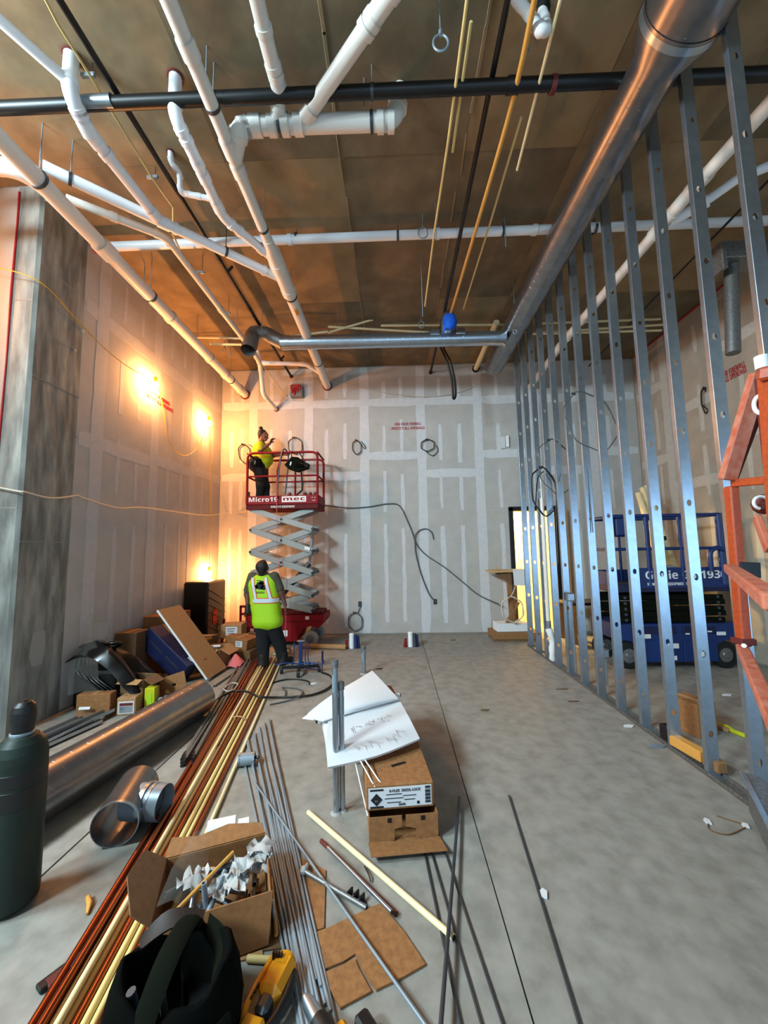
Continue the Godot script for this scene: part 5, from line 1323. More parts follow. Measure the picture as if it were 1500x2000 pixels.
# ---------------------------------------------------------------- blue scissor lift
func build_blue_lift() -> void:
	var zf := -5.9; var zr := -6.62
	var b: Material = mats.lift_blue; var bd: Material = mats.lift_blue_dark
	var x0 := 3.22; var x1 := 4.98
	var zc := (zf + zr) * .5; var D := zf - zr; var W := x1 - x0; var xc := (x0 + x1) * .5
	var t := thing("scissor_lift", "blue scissor lift with folded arms parked beyond the partition", "scissor lift", V(xc, 0, zc))
	put("chassis", MB.new().plate([Vector2(x0 + .36, .10), Vector2(x1 - .42, .10), Vector2(x1 - .38, .3), Vector2(x1 - .2, .4), Vector2(x1, .42), Vector2(x1, .64), Vector2(x0, .64), Vector2(x0, .42), Vector2(x0 + .2, .4), Vector2(x0 + .33, .3)], D, Transform3D(Basis(), V(0, 0, zr))), b, t)
	for q in [[.62, .20, .46, .30], [1.20, .20, .48, .30], [.62, .50, .5, .10], [1.2, .5, .46, .1]]:
		put("door", MB.new().box(V(q[2], q[3], .02), at(V(x0 + q[0], q[1] + .05, zf + .006)), .008), bd if q[3] < .2 else b, t)
	for q in [[.44, .47, .10, .06], [.80, .33, .16, .07], [.78, .16, .12, .06], [1.02, .50, .06, .02], [1.34, .53, .06, .02], [1.16, .43, .08, .08], [1.20, .21, .10, .07], [1.5, .50, .13, .05], [.3, .48, .05, .08]]:
		put("label_plate", MB.new().box(V(q[2], q[3], .004), at(V(x0 + q[0], q[1], zf + .022))), mats.white, t)
	for q in [V(x0 + .17, .19, zf - .10), V(x1 - .2, .19, zf - .10), V(x0 + .17, .19, zr + .0), V(x1 - .2, .19, zr + .0)]:
		wheel(t, q, .19, .11, mats.rubber, mats.galv_dull)
	# folded scissor stack: long arms lying on each other
	for i in 5:
		put("arm", MB.new().box(V(W - .22, .075, .05), at(V(xc + .02 * (i % 2), .69 + .082 * i, zf - .08), 0, 0, .6 if i % 2 else -.6), .008), mats.bag_trim, t)
		put("arm", MB.new().box(V(W - .22, .075, .05), at(V(xc - .02 * (i % 2), .69 + .082 * i, zr + .08), 0, 0, -.6 if i % 2 else .6), .008), mats.bag_trim, t)
		for x in [x0 + .2, x1 - .2]: put("pin", MB.new().tube([V(x, .69 + .082 * i, zf - .06), V(x, .69 + .082 * i, zf - .045)], .022, 10), mats.steel_dark, t)
	put("hose_pack", MB.new().tube(smooth([V(x0 + .10, .66, zf - .05), V(x0 + .02, .74, zf - .05), V(x0 + .1, .80, zf - .05), V(x0 + .02, .88, zf - .05), V(x0 + .1, .94, zf - .05), V(x0 + .03, 1.02, zf - .05)], 5), .02, 8), mats.black, t)
	var yp := 1.10
	put("platform", MB.new().box(V(W - .08, .12, D), at(V(xc, yp + .06, zc)), .01), bd, t)
	var face := put("side_panel", MB.new().box(V(W - .30, .30, .02), at(V(xc + .10, yp + .21, zf)), .004), b, t)
	put("side_panel", MB.new().box(V(W - .08, .2, .02), at(V(xc, yp + .20, zr)), .004), b, t)
	for x in [x0 + .04, x1 - .04]: put("side_panel", MB.new().box(V(.02, .2, D), at(V(x, yp + .2, zc)), .004), b, t)
	lettering("Genie GS-1930", .115, .004, at(V(xc + .20, yp + .25, zf + .012)), mats.white, face, 1.18)
	lettering("SUNSTATE EQUIPMENT", .04, .004, at(V(xc - .08, yp + .12, zf + .012)), mats.white, face, .58)
	lettering("GENIELIFT DRIVE", .07, .004, at(V(x1 + .001, .50, zc), 90), mats.white, t, .62)
	# rails
	var yt := 2.24; var ym := 1.74
	for z in [zf, zr]:
		put("guard_rail", rail(MB.new(), [V(x0 + .04, yt, z), V(x1 - .1, yt, z)], .028), b, t)
		put("mid_rail", rail(MB.new(), [V(x0 + .04, ym, z), V(x1 - .1, ym, z)], .022), b, t)
		for x in [x0 + .06, x0 + .56, x0 + 1.05, x1 - .12]:
			put("post", rail(MB.new(), [V(x, yp + .1, z), V(x, yt, z)], .024 if x < x1 - .2 else .045), b, t)
	for x in [x0 + .06, x1 - .12]:
		for y in [yt, ym]: put("end_rail", rail(MB.new(), [V(x, y, zf), V(x, y, zr)], .024), b, t)
	put("gate_hoop", rail(MB.new(), [V(x1 - .32, yp + .3, zf + .03)] + bend(V(x1 - .32, ym - .15, zf + .03), V(x1 - .32, ym, zf + .03), V(x1 - .2, ym, zf + .03), 5) + bend(V(x1 - .14, ym - .02, zf + .03), V(x1 - .02, ym - .05, zf + .03), V(x1 - .02, ym - .3, zf + .03), 5) + [V(x1 - .02, yp + .3, zf + .03)], .035), b, t)
	put("gate_post", rail(MB.new(), [V(x1 - .10, yp + .1, zf + .03), V(x1 - .10, yt + .02, zf + .03)], .03), bd, t)
	put("control_box", MB.new().box(V(.32, .34, .2), at(V(x0 + .28, yt - .14, zf - .12)), .03), b, t)
	put("control_knob", MB.new().ball(V(x0 + .36, yt - .26, zf - .01), V(.045, .045, .02), 12), mats.white, t)
	put("charger_post", rail(MB.new(), [V(xc - .02, yp + .1, zf - .2), V(xc - .02, ym + .12, zf - .2)], .016), mats.black, t)
	put("work_lamp", MB.new().box(V(.16, .07, .08), at(V(xc - .0, ym + .16, zf - .18)), .01), mats.black, t)
	put("mirror_plate", MB.new().box(V(.22, .03, .14), at(V(xc + .08, ym - .28, zf - .2), 0, 12), .004), mats.zinc, t)
	put("mirror_plate", MB.new().box(V(.22, .05, .10), at(V(xc + .08, ym - .37, zf - .2), 0, 20), .004), mats.zinc, t)
	put("foot_plate", MB.new().box(V(.2, .05, .14), at(V(xc + .05, yp + .2, zf - .15)), .008), mats.white, t)

# ---------------------------------------------------------------- orange machine at the right edge
func build_orange_lift() -> void:
	var o: Material = mats.orange; var w: Material = mats.orange_worn
	var t := thing("access_platform", "orange access platform, its worn guard rail cut by the right edge", "access platform", V(2.0, 0, -2.1))
	var A := V(2.20, 0, -2.62)
	var u := V(-.60, 0, .80)            # along the rail, towards the camera
	var post: Vector3 = V(2.265,2.182,-2.62)
	var foot: Vector3 = V(2.239,1.139,-2.62)
	put("post", MB.new().bar(foot, post, .062, .062, .008, Vector3.RIGHT), o, t)
	put("brace", MB.new().bar(V(2.226,2.222,-2.6), V(2.339,2.874,-2.42), .05, .10, .006, Vector3.RIGHT), w, t)
	put("brace", MB.new().bar(V(2.312,2.241,-2.66), V(2.402,2.674,-2.52), .04, .06, .004, Vector3.RIGHT), mats.rust_red, t)
	put("cross_rail", MB.new().bar(V(2.274,2.203,-2.62), V(2.3,2.184,-2.4), .035, .05, .005), o, t)
	put("guard_rail", MB.new().bar(V(2.203,1.638,-2.62), V(2.203,1.638,-2.62) + u * 1.75 + V(0, -.02, 0), .065, .055, .008), w, t)
	put("rail_strap", MB.new().bar(V(2.064,1.647,-2.35) + V(-.03, 0, 0), V(2.148,1.64,-2.35) + V(.0, 0, 0), .012, .09, .002), mats.black, t)
	var r1: Vector3 = V(2.211,1.131,-2.6)
	put("guard_rail", MB.new().bar(r1, r1 + u * 1.75 + V(0, -.05, 0), .06, .055, .008), w, t)
	put("guard_rail", MB.new().bar(r1 + V(.05, -.10, -.02), r1 + u * 1.75 + V(.05, -.17, 0), .045, .045, .008), w, t)
	put("bracket", MB.new().box(V(.10, .04, .09), at(V(2.239,1.171,-2.62)), .006), mats.rust_red, t)
	put("bolt", MB.new().tube([V(2.211,1.601,-2.57), V(2.177,1.604,-2.53)], .014, 6), mats.white, t)
	put("bolt", MB.new().tube([V(2.179,1.16,-2.55), V(2.145,1.17,-2.51)], .014, 6), mats.white, t)
	var m0: Vector3 = V(2.007,1.336,-2.05); var m1: Vector3 = V(2.069,2.748,-2.05)
	put("mast", MB.new().bar(m0, m1, .11, .13, .02, Vector3.RIGHT), o, t)
	put("mast_edge", MB.new().bar(V(2.01,1.828,-2.1), V(2.04,2.712,-2.12), .022, .03, .004, Vector3.RIGHT), mats.rust_red, t)
	put("mast_cap", MB.new().tube([m1 + V(-.065, -.01, 0), m1 + V(-.067, .06, 0)], .030, 14), mats.white, t)
	put("mast_head", MB.new().bar(V(2,2.7,-2.06), V(2.033,2.69,-2), .1, .07, .012), o, t)
	put("cable_clip", MB.new().tube(loop(V(2.024,2.557,-2.1), V(.02, 0, .02), V(0, .05, 0), .8), .012, 7), mats.white, t)
	put("winch", MB.new().ball(V(2.159,2.026,-2.3), V(.055, .06, .055), 12), mats.rust_red, t)
	put("winch_cover", MB.new().tube(loop(V(2.095,2.029,-2.24), V(.042, 0, .0), V(0, .036, 0), .6, Vector3.ZERO, 20, .6), .009, 7), mats.white, t)
	put("counter_brace", MB.new().bar(V(2.171,1.955,-2.36), V(2.117,1.758,-2.25), .03, .06, .004), w, t)
	# its grey base on the floor
	var bm := MB.new()
	var p0 := V(2.315, 0, -2.80); var p1 := p0 + V(-.60, 0, 1.02) * 1.55
	var q := V(.45, 0, .265)
	bm.plate([Vector2(p0.x, -p0.z), Vector2(p1.x, -p1.z), Vector2(p1.x + q.x, -p1.z - q.z), Vector2(p0.x + .06, -p0.z - .035)], .24, Transform3D(Basis(Vector3.RIGHT, Vector3.FORWARD, Vector3.UP), V(0, .03, 0)))
	put("base", bm, mats.galv_dull, t)
	put("base_lip", MB.new().bar(p0 + V(-.02, .27, .0), p1 + V(-.02, .27, 0), .03, .02, .004), mats.galv, t)
	for k in 2:
		var c: Vector3 = p0.lerp(p1, [.25, .85][k]) + V(.1, .03, .02)
		put("caster", MB.new().tube([c + V(-.02, 0, 0), c + V(.02, 0, 0)], .03, 14), mats.rubber, t)

# ---------------------------------------------------------------- the heap along the left wall
func carton(called: String, label: String, p: Vector3, s: Vector3, yaw: float, m: Material, open := false, tape := true, group := "", pitch := 0.0, roll := 0.0) -> Node3D:
	# p: the middle of its underside
	var t := thing(called, label, "cardboard box", p, group)
	var xf := at(p, yaw, pitch, roll)
	if not open:
		put("body", MB.new().box(s, xf * Transform3D(Basis(), V(0, s.y * .5, 0)), .006), m, t)
		if tape: put("tape", MB.new().box(V(.05, .003, s.z * .98), xf * Transform3D(Basis(), V(0, s.y + .001, 0))), mats.card_tan, t)
		put("flap_seam", MB.new().box(V(s.x * .98, .003, .006), xf * Transform3D(Basis(), V(0, s.y + .0005, 0))), mats.card_dark, t)
	else:
		var b := MB.new(); var w := .006
		b.box(V(s.x, w, s.z), xf * Transform3D(Basis(), V(0, w * .5, 0)))
		for q in [[V(0, s.y * .5, s.z * .5), V(s.x, s.y, w)], [V(0, s.y * .5, -s.z * .5), V(s.x, s.y, w)], [V(s.x * .5, s.y * .5, 0), V(w, s.y, s.z)], [V(-s.x * .5, s.y * .5, 0), V(w, s.y, s.z)]]:
			b.box(q[1], xf * Transform3D(Basis(), q[0]), .002)
		put("body", b, m, t)
		var fl := s.x * .42
		for q in [[V(s.x * .5, s.y, 0), Vector3.BACK, 1.0], [V(-s.x * .5, s.y, 0), Vector3.BACK, -1.0]]:
			var r := Transform3D(Basis(Vector3.BACK, deg_to_rad(-28.0 * q[2])), q[0])
			put("flap", MB.new().box(V(fl, .005, s.z * .97), xf * r * Transform3D(Basis(), V(fl * .5 * q[2], 0, 0)), .001), m, t)
		for q in [1.0, -1.0]:
			var r := Transform3D(Basis(Vector3.RIGHT, deg_to_rad(24.0 * q)), V(0, s.y, s.z * .5 * q))
			put("flap", MB.new().box(V(s.x * .95, .005, fl * .7), xf * r * Transform3D(Basis(), V(0, 0, fl * .35 * q)), .001), mats.card_tan, t)
	return t

func label_on(t: Node3D, p: Vector3, s: Vector3, yaw := 0.0, lines := 3, pitch := 0.0, roll := 0.0) -> void:
	var xf := at(p, yaw, pitch, roll)
	var l := put("shipping_label", MB.new().box(s, xf, .0), mats.white_paper, t)
	var m := MB.new()
	for i in lines:
		m.box(V(s.x * (.7 - .12 * (i % 3)), s.y * .07, .002), xf * Transform3D(Basis(), V(-s.x * .05, s.y * (.28 - .25 * i), s.z * .5)))
	put("print", m, mats.ink, l)

func build_left_heap() -> void:
	# black wrapped pallet under the low bulb
	var t := thing("wrapped_pallet", "tall black film wrapped pallet load standing in the left corner", "pallet load", V(-3.62, 0, -7.33))
	put("load", MB.new().box(V(.46, 1.22, .74), at(V(-3.63, .66, -7.32)), .03), mats.film_black, t)
	put("pallet", MB.new().box(V(.5, .05, .78), at(V(-3.62, .025, -7.32))), mats.wood, t)
	for k in 7:
		var y := .25 + .13 * k
		put("film_fold", MB.new().tube(smooth([V(-3.395, y + .1, -6.97), V(-3.388, y + .02, -7.2), V(-3.393, y - .08, -7.45), V(-3.396, y - .14, -7.68)], 4), .006, 5), mats.film_black, t)
	put("orange_sticker", MB.new().plate([Vector2(-.09, -.14), Vector2(.06, -.16), Vector2(.10, .08), Vector2(.02, .15), Vector2(-.09, .10)], .004, at(V(-3.396, .62, -7.25), 90)), mats.orange_sticker, t)
	one("red_strip", MB.new().bar(V(-3.34,0.095,-7.45), V(-3.333,0.517,-7.5), .05, .03, .004, Vector3.RIGHT), mats.lift_red, "thin red metal strip standing beside the black wrapped pallet", "strip")
	one("copper_stub", MB.new().tube([V(-3.36,0,-7.773), V(-3.36,0,-7.773) + V(0, .28, 0)], .012, 8), mats.wood, "short thin brown rod standing beside the red metal strip", "rod")
	t = carton("carton", "brown box with a big white label, uppermost behind the vested worker", V(-2.92, .30, -6.98), V(.36, .23, .3), 4, mats.card_tan)
	label_on(t, V(-2.90, .42, -6.825), V(.2, .15, .004), 4)
	t = carton("carton", "brown box with a small white label, under the uppermost one by the worker", V(-2.70, .12, -6.75), V(.44, .24, .34), -14, mats.card, false, true, "", 0, -8)
	label_on(t, V(-2.66, .26, -6.565), V(.13, .10, .004), -14)
	t = carton("carton", "brown box at the bottom of the stack by the worker's left boot", V(-2.72, 0, -6.72), V(.62, .16, .42), -6, mats.card_dark)
	t = carton("carton", "open tan box of scraps between the leaning board and the worker", V(-2.98, 0, -6.28), V(.44, .30, .36), -4, mats.card_tan, true)
	one("yellow_tape", MB.new().tube(smooth([V(-3.3, .36, -6.4), V(-3.2, .42, -6.35), V(-3.12, .38, -6.3), V(-3.0, .43, -6.28)], 4), .018, 6), mats.tool_yellow, "crumpled yellow tape lying on the open tan box", "tape")
	one("white_scrap", MB.new().box(V(.16, .03, .05), at(V(-2.84, .345, -6.1), 8), .008), mats.white_paper, "small white scrap lying on the rim of the open tan box", "scrap")
	one("card_scrap", MB.new().plate([Vector2(0, 0), Vector2(.30, .02), Vector2(.36, .14), Vector2(.05, .12)], .012, Transform3D(Basis(Vector3.RIGHT, Vector3.FORWARD, Vector3.UP), V(-3.42, .40, -6.5))), mats.card_tan, "flat cardboard scrap beside the foot of the black wrapped pallet", "cardboard")
	carton("carton", "low dark box under the cardboard scrap by the wrapped pallet", V(-3.35, 0, -6.55), V(.5, .39, .4), 3, mats.card_dark)
	one("pink_rag", MB.new().sheet([[V(-2.68, .02, -6.3), V(-2.58, .16, -6.3), V(-2.46, .05, -6.3)], [V(-2.70, .02, -6.2), V(-2.56, .20, -6.18), V(-2.44, .06, -6.18)], [V(-2.74, .01, -6.1), V(-2.58, .05, -6.05), V(-2.46, .01, -6.06)]], .006), mats.pink, "small pink rag lying against the open tan box", "rag")
	# leaning board and the cartons behind it
	var bl := V(-2.668,0.03,-5.493); var br := V(-2.637,0.03,-6.027)
	var tl: Vector3 = V(-3.386,0.993,-5.45); var tr: Vector3 = V(-3.354,0.992,-5.95)
	var n := (br - bl).cross(tl - bl).normalized()
	var m := MB.new()
	m.sheet([[tl, tl.lerp(tr, .5), tr], [tl.lerp(bl, .5), (tl + tr + bl + br) * .25, tr.lerp(br, .5)], [bl, bl.lerp(br, .5), br]], .022)
	t = thing("leaning_board", "tan board with a pale edge leaning on the cartons by the wall", "board", bl)
	put("board", m, mats.card_tan, t)
	put("pale_edge", MB.new().bar(bl + V(.004, .006, .006), tl + V(.004, .006, .006), .012, .026, .002), mats.white, t)
	# the blue carton leans the same way: built along its own lean
	var q0: Vector3 = V(-2.859,0.254,-5.35); var q1: Vector3 = V(-3.526,0.758,-5.5)
	var up := (q1 - q0).normalized()
	var sd := V(.18, 0, -1).normalized(); sd = (sd - up * sd.dot(up)).normalized()
	var ou := up.cross(sd).normalized()
	if ou.y < 0: ou = -ou
	var B := Basis(sd, up, ou)
	if B.determinant() < 0: B = Basis(-sd, up, ou)
	var L := q0.distance_to(q1)
	var c := (q0 + q1) * .5
	t = thing("blue_carton", "large dark blue appliance carton leaning against the left wall", "carton", q0)
	put("body", MB.new().box(V(.22, L, .3), Transform3D(B, c + sd * .11 - ou * .15), .01), mats.blue_print, t)
	put("printed_side", MB.new().box(V(.215, L * .985, .006), Transform3D(B, c + sd * .11 + ou * .002), .002), mats.blue_side, t)
	var pm := MB.new()
	for i in 13: pm.box(V(.16 - .03 * (i % 3), .014, .002), Transform3D(B, c + sd * .10 + ou * .006 + up * (L * (.26 - .045 * i))))
	put("print", pm, mats.steel_dark, t)
	put("white_label", MB.new().box(V(.09, .08, .004), Transform3D(B, c + sd * .15 + ou * .007 - up * L * .38)), mats.white_paper, t)
	for i in 2: put("print", MB.new().box(V(.004, .26, .022), Transform3D(B, c + sd * -.002 - ou * .13 + up * (.16 - .34 * i))), mats.steel_dark, t)
	t = thing("carton", "brown carton with dark handle holes squeezed between blue carton and leaning board", "cardboard box", q0)
	var bc := c + sd * .30
	put("body", MB.new().box(V(.14, L * .98, .26), Transform3D(B, bc - ou * .12), .006), mats.card, t)
	for i in 5: put("hand_hole", MB.new().box(V(.05 - .02 * (i % 2), .05, .004), Transform3D(B, bc + ou * .011 + up * (L * [.30, .08, .02, -.06, -.12][i]))), mats.black, t)
	carton("carton", "wide brown box standing behind the blue carton against the wall", V(-3.68, 0, -6.22), V(.38, .84, .66), 0, mats.card)
	carton("carton", "dark brown box standing left of the blue carton's top", V(-3.72, 0, -5.45), V(.30, .72, .30), 0, mats.card_dark)
	# black film heap
	t = thing("film_heap", "heap under crumpled clear film and black plastic beside the concrete column", "film heap", V(-3.5, 0, -4.75))
	var rows := []
	var r := RandomNumberGenerator.new(); r.seed = 5
	for i in 9:
		var l := []
		for j in 11:
			var f := j / 10.0; var g := i / 8.0
			var x := lerpf(-3.86, -2.98, g * .9 + .1 * sin(f * 9.0))
			var z := lerpf(-4.52, -5.05, f)
			var y: float = .74 * pow(cos((g - .25) * 1.75), 1.0) * (.72 + .28 * sin(f * 3.1 + .4)) + r.randf_range(-.035, .035)
			l.append(V(x, max(y, .02), z + r.randf_range(-.03, .03)))
		rows.append(l)
	rows.reverse()
	put("black_film", MB.new().sheet(rows, .01), mats.film_black, t)
	put("heap_core", MB.new().box(V(.5, .42, .4), at(V(-3.6, .215, -4.8)), .03), mats.black, t)
	for k in 9:
		var f := k / 8.0
		var z := -4.50 - .03 * (k % 3)
		put("film_fold", MB.new().tube(smooth([V(-3.80 + .12 * f, .60 - .1 * f, z - .12), V(-3.70 + .2 * f, .47 - .1 * f, z + .02), V(-3.52 + .25 * f, .30 - .08 * f, z + .03), V(-3.36 + .22 * f, .12, z)], 4), [.004, .006, .009, .012, .010, .012, .009, .008, .010, .007, .005, .004, .003], 5), mats.film_black, t)
	put("clear_film", MB.new().sheet([[V(-3.76, .95, -4.74), V(-3.68, .97, -4.78), V(-3.60, .93, -4.82)], [V(-3.80, .72, -4.62), V(-3.70, .76, -4.66), V(-3.57, .70, -4.70)], [V(-3.80, .52, -4.47), V(-3.66, .55, -4.50), V(-3.50, .52, -4.54)], [V(-3.72, .22, -4.40), V(-3.58, .26, -4.43), V(-3.40, .20, -4.46)]], .003), mats.film_clear, t)
	put("knot", MB.new().tube(loop(V(-3.52, .68, -4.8), V(.08, .02, 0), V(0, .03, .06), 1.0), .022, 8), mats.film_black, t)
	# small goods at the foot of the heap
	carton("carton", "flat tan box standing at the column's foot, foremost of the heap", V(-3.40, 0, -4.42), V(.36, .25, .12), 6, mats.card)
	carton("carton", "dark open box tucked behind the small white labelled box", V(-3.12, 0, -4.72), V(.30, .33, .22), -8, mats.card_dark, true)
	t = carton("carton", "small box with a white framed label in front of the heap", V(-3.07, 0, -4.50), V(.20, .19, .16), 8, mats.card_tan)
	var lb := V(-3.055, .085, -4.417)
	put("label", MB.new().box(V(.165, .13, .003), at(lb, 8)), mats.white_paper, t)
	put("label_stripe", MB.new().box(V(.14, .03, .002), at(lb + V(0, .035, .003), 8)), mats.rust_red, t)
	put("label_panel", MB.new().box(V(.14, .07, .002), at(lb + V(0, -.02, .003), 8)), mats.galv, t)
	t = thing("yellow_box", "slim bright yellow box standing beside the small labelled box", "box", V(-2.9, 0, -4.62))
	put("body", MB.new().box(V(.11, .24, .10), at(V(-2.90, .12, -4.62), 10), .006), mats.shirt_yellow, t)
	put("print", MB.new().box(V(.05, .12, .002), at(V(-2.89, .12, -4.568), 10)), mats.hivis, t)
	for k in 5:
		var p := V(-2.80 + .05 * (k % 3), .03 + .045 * (k / 3), -4.72 + .06 * (k % 2))
		one("zinc_fitting", MB.new().pipe_open(p + V(-.04, 0, 0), p + V(.04, .01, .03), .032, .024, 12), mats.zinc, ["grey pipe fitting nearest the yellow box, lowest of the heap", "grey pipe fitting second from the yellow box", "grey pipe fitting farthest from the yellow box", "grey pipe fitting lying on top, nearest the yellow box", "grey pipe fitting lying on top, farther from the yellow box"][k], "fitting", "grey pipe fittings beside the yellow box")
	t = thing("carton_flap", "square cardboard piece with a dark hole leaning before the blue carton", "cardboard", V(-2.83, 0, -4.95))
	put("sheet", MB.new().plate([Vector2(-.15, 0), Vector2(.17, .06), Vector2(.10, .32), Vector2(-.18, .24)], .012, at(V(-2.80, .0, -4.90), 10, -12)), mats.card, t)
	put("hole", MB.new().ball(V(-2.81, .16, -4.925), V(.03, .02, .012), 10), mats.black, t)
	t = thing("clear_bag", "clear plastic bag with white tabs lying at the column's foot", "bag", V(-3.5, 0, -4.3))
	put("bag", MB.new().sheet([[V(-3.66, .02, -4.42), V(-3.5, .10, -4.42), V(-3.36, .03, -4.4)], [V(-3.68, .05, -4.32), V(-3.52, .12, -4.30), V(-3.34, .06, -4.3)], [V(-3.68, .01, -4.2), V(-3.52, .04, -4.18), V(-3.36, .01, -4.2)]], .003), mats.film_clear, t)
	put("tab", MB.new().box(V(.12, .03, .01), at(V(-3.44, .125, -4.3), 5, -30), .003), mats.white_paper, t)
	# stacked metal track lengths
	for k in 5:
		var a: Vector3 = V(-3.508,0.02,-3.342) + V([0, .10, .03, .12, .06][k], .035 * (k / 2), 0); var b: Vector3 = V(-3.299,0.02,-4.312) + V([0, .10, -.03, .08, -.02][k], .035 * (k / 2), [0, .1, .12, -.1, .2][k])
		t = thing("track_length", ["grey metal track length lying by the column, lowest on the wall side", "grey metal track length lying by the column, lowest on the duct side", "grey metal track length in the second layer by the column, wall side", "grey metal track length in the second layer by the column, duct side", "topmost grey metal track length on the pile by the column"][k], "metal track", (a + b) * .5, "metal track lengths piled by the column")
		put("web", MB.new().bar(a, b, .092, .003), mats.galv_dull, t)
		for s in [-1.0, 1.0]:
			var d = (b - a).cross(Vector3.UP).normalized() * .046 * s
			put("flange", MB.new().bar(a + d + V(0, .015, 0), b + d + V(0, .015, 0), .003, .032), mats.galv, t)

# ---------------------------------------------------------------- goods laid out on the floor
func rod(called: String, label: String, a: Vector3, b: Vector3, r: float, m: Material, cat: String, group := "", hollow := true) -> Node3D:
	var t := thing(called, label, cat, a, group)
	put("tube", MB.new().tube([a, b], r, 12), m, t)
	if hollow:
		var d := (b - a).normalized()
		put("bore", MB.new().tube([a - d * .0015, a + d * .001], r * .8, 12), mats.black, t)
	return t

func build_floor_goods() -> void:
	# gas cylinder
	var p := V(-2.03, 0, -2.12)
	var t := thing("gas_cylinder", "dark green gas cylinder with a black cap at the left edge", "gas cylinder", p)
	var gx := at(p) * Transform3D(Basis.from_scale(V(.97, .955, .97)), Vector3.ZERO)
	put("body", MB.new().lathe([Vector2(0, .01), Vector2(.10, .01), Vector2(.118, .03), Vector2(.12, .06), Vector2(.12, .76), Vector2(.116, .80), Vector2(.10, .845), Vector2(.075, .875), Vector2(.05, .89), Vector2(0, .89)], gx, 36), mats.cyl_green, t)
	put("black_band", MB.new().lathe([Vector2(.1195, .53), Vector2(.1212, .532), Vector2(.1212, .628), Vector2(.1195, .63)], gx, 36), mats.black, t)
	put("black_band", MB.new().lathe([Vector2(.1195, .645), Vector2(.1212, .647), Vector2(.1212, .715), Vector2(.1195, .717)], gx, 36), mats.black, t)
	put("neck_ring", MB.new().lathe([Vector2(.05, .875), Vector2(.056, .878), Vector2(.056, .897), Vector2(.045, .902)], gx, 28), mats.zinc, t)
	put("valve_cap", MB.new().lathe([Vector2(.044, .89), Vector2(.05, .90), Vector2(.052, .93), Vector2(.056, .96), Vector2(.056, 1.01), Vector2(.048, 1.04), Vector2(.03, 1.06), Vector2(.018, 1.062), Vector2(.016, 1.07), Vector2(0, 1.07)], gx, 28), mats.black, t)
	# big spiral duct lying beside the wall goods
	var a := V(-2.58, .188, -1.9); var b := V(-2.22, .188, -4.42)
	t = thing("loose_duct", "long spiral duct lying on the floor left of the tube bundles", "duct", (a + b) * .5)
	put("duct", MB.new().pipe_open(a, b, .185, .181, 40), mats.galv_duct, t)
	put("seam", spiral(MB.new(), a, b, .185, .13), mats.galv_duct, t)
	put("end_cap", MB.new().tube([b + V(0, 0, .03), b + V(0, 0, .02)], .182, 36), mats.galv_dull, t)
	# duct tee
	var c0 := V(-1.771,0.132,-2.505); var c1 := V(-1.898,0.132,-2.917)
	t = thing("duct_tee", "galvanized duct tee lying on the floor, one open mouth facing the camera", "duct fitting", c0)
	var d := (c1 - c0).normalized()
	put("main_barrel", MB.new().pipe_open(c0, c1, .13, .127, 36), mats.galv_duct, t)
	put("rim", MB.new().pipe_open(c0, c0 + d * .02, .133, .127, 36), mats.galv, t)
	var mid := c0.lerp(c1, .55); var be := V(-1.586,0.13,-2.722)
	put("branch", MB.new().pipe_open(mid, be, .108, .105, 32), mats.zinc, t)
	var bd := (be - mid).normalized()
	put("saddle", MB.new().pipe_open(mid + bd * .12, mid + bd * .15, .118, .106, 32), mats.galv, t)
	put("bead", MB.new().pipe_open(mid + bd * (mid.distance_to(be) * .68), mid + bd * (mid.distance_to(be) * .68 + .012), .112, .105, 32), mats.galv, t)
	# copper and yellow tubes: long lengths from below the camera to the worker's feet
	var C := [[62, 495, .016, 1], [86, 499, .017, 1], [102, 512, .014, 0], [112, 503, .017, 1], [128, 522, .015, 0], [146, 528, .015, 1], [164, 535, .015, 0], [120, 518, .014, 0], [182, 541, .014, 0], [198, 546, .013, 1], [90, 508, .015, 1], [240, 551, .014, 0]]
	var cu := 0; var ye := 0
	var G := "long tubes in the bundle on the floor"
	for q in C.size():
		var e: Array = C[q]
		var r: float = e[2]
		var up: float = [0, 0, 0, 0, 0, 0, 0, .031, 0, 0, .034, 0][q]
		var A: Vector3 = P2F(e[0]) + V(0, r + up + .001, 0); var B: Vector3 = F2F(e[1]) + V(0, r + up * .8 + .001, 0)
		var far := B + (B - A).normalized() * 0.02 * q
		A -= (B - A).normalized() * .45
		if e[3] == 1:
			rod("copper_tube", "long copper tube in the floor bundle, %s from the outer left side" % ORD[cu], A, far, r, mats.copper, "tube", "copper tubes in the floor bundle"); cu += 1
		else:
			rod("plastic_tube", "long pale yellow plastic tube in the floor bundle, %s from the left" % ORD[ye], A, far, r, [mats.cpvc, mats.cpvc_pale][q % 2], "tube", "yellow plastic tubes in the floor bundle"); ye += 1
	# grey conduits with black end caps, left of the copper
	for k in 11:
		var A: Vector3 = V(-1.894,0.014,-3.49) + V(.028 * (k % 6) + .012 * (k / 6), .026 * (k / 6), .05 * (k % 3)); var B: Vector3 = V(-2.525,0.014,-6.49) + V(.026 * (k % 6), .026 * (k / 6), .1 * (k % 4))
		t = rod("steel_conduit", "black capped grey conduit left of the copper, %s in the %s layer" % [ORD[k % 6], ["bottom", "top"][k / 6]], A, B, .012, mats.galv_dull, "conduit", "grey conduits left of the copper tubes", false)
		var dd := (B - A).normalized()
		put("end_cap", MB.new().tube([A - dd * .012, A + dd * .05], .0145, 10), mats.black, t)
	rod("black_pipe", "dark steel pipe lying along the copper tubes on the conduit side", V(-1.669,0.02,-3.668), V(-2.264,0.02,-6.289), .02, mats.rust_red, "pipe")
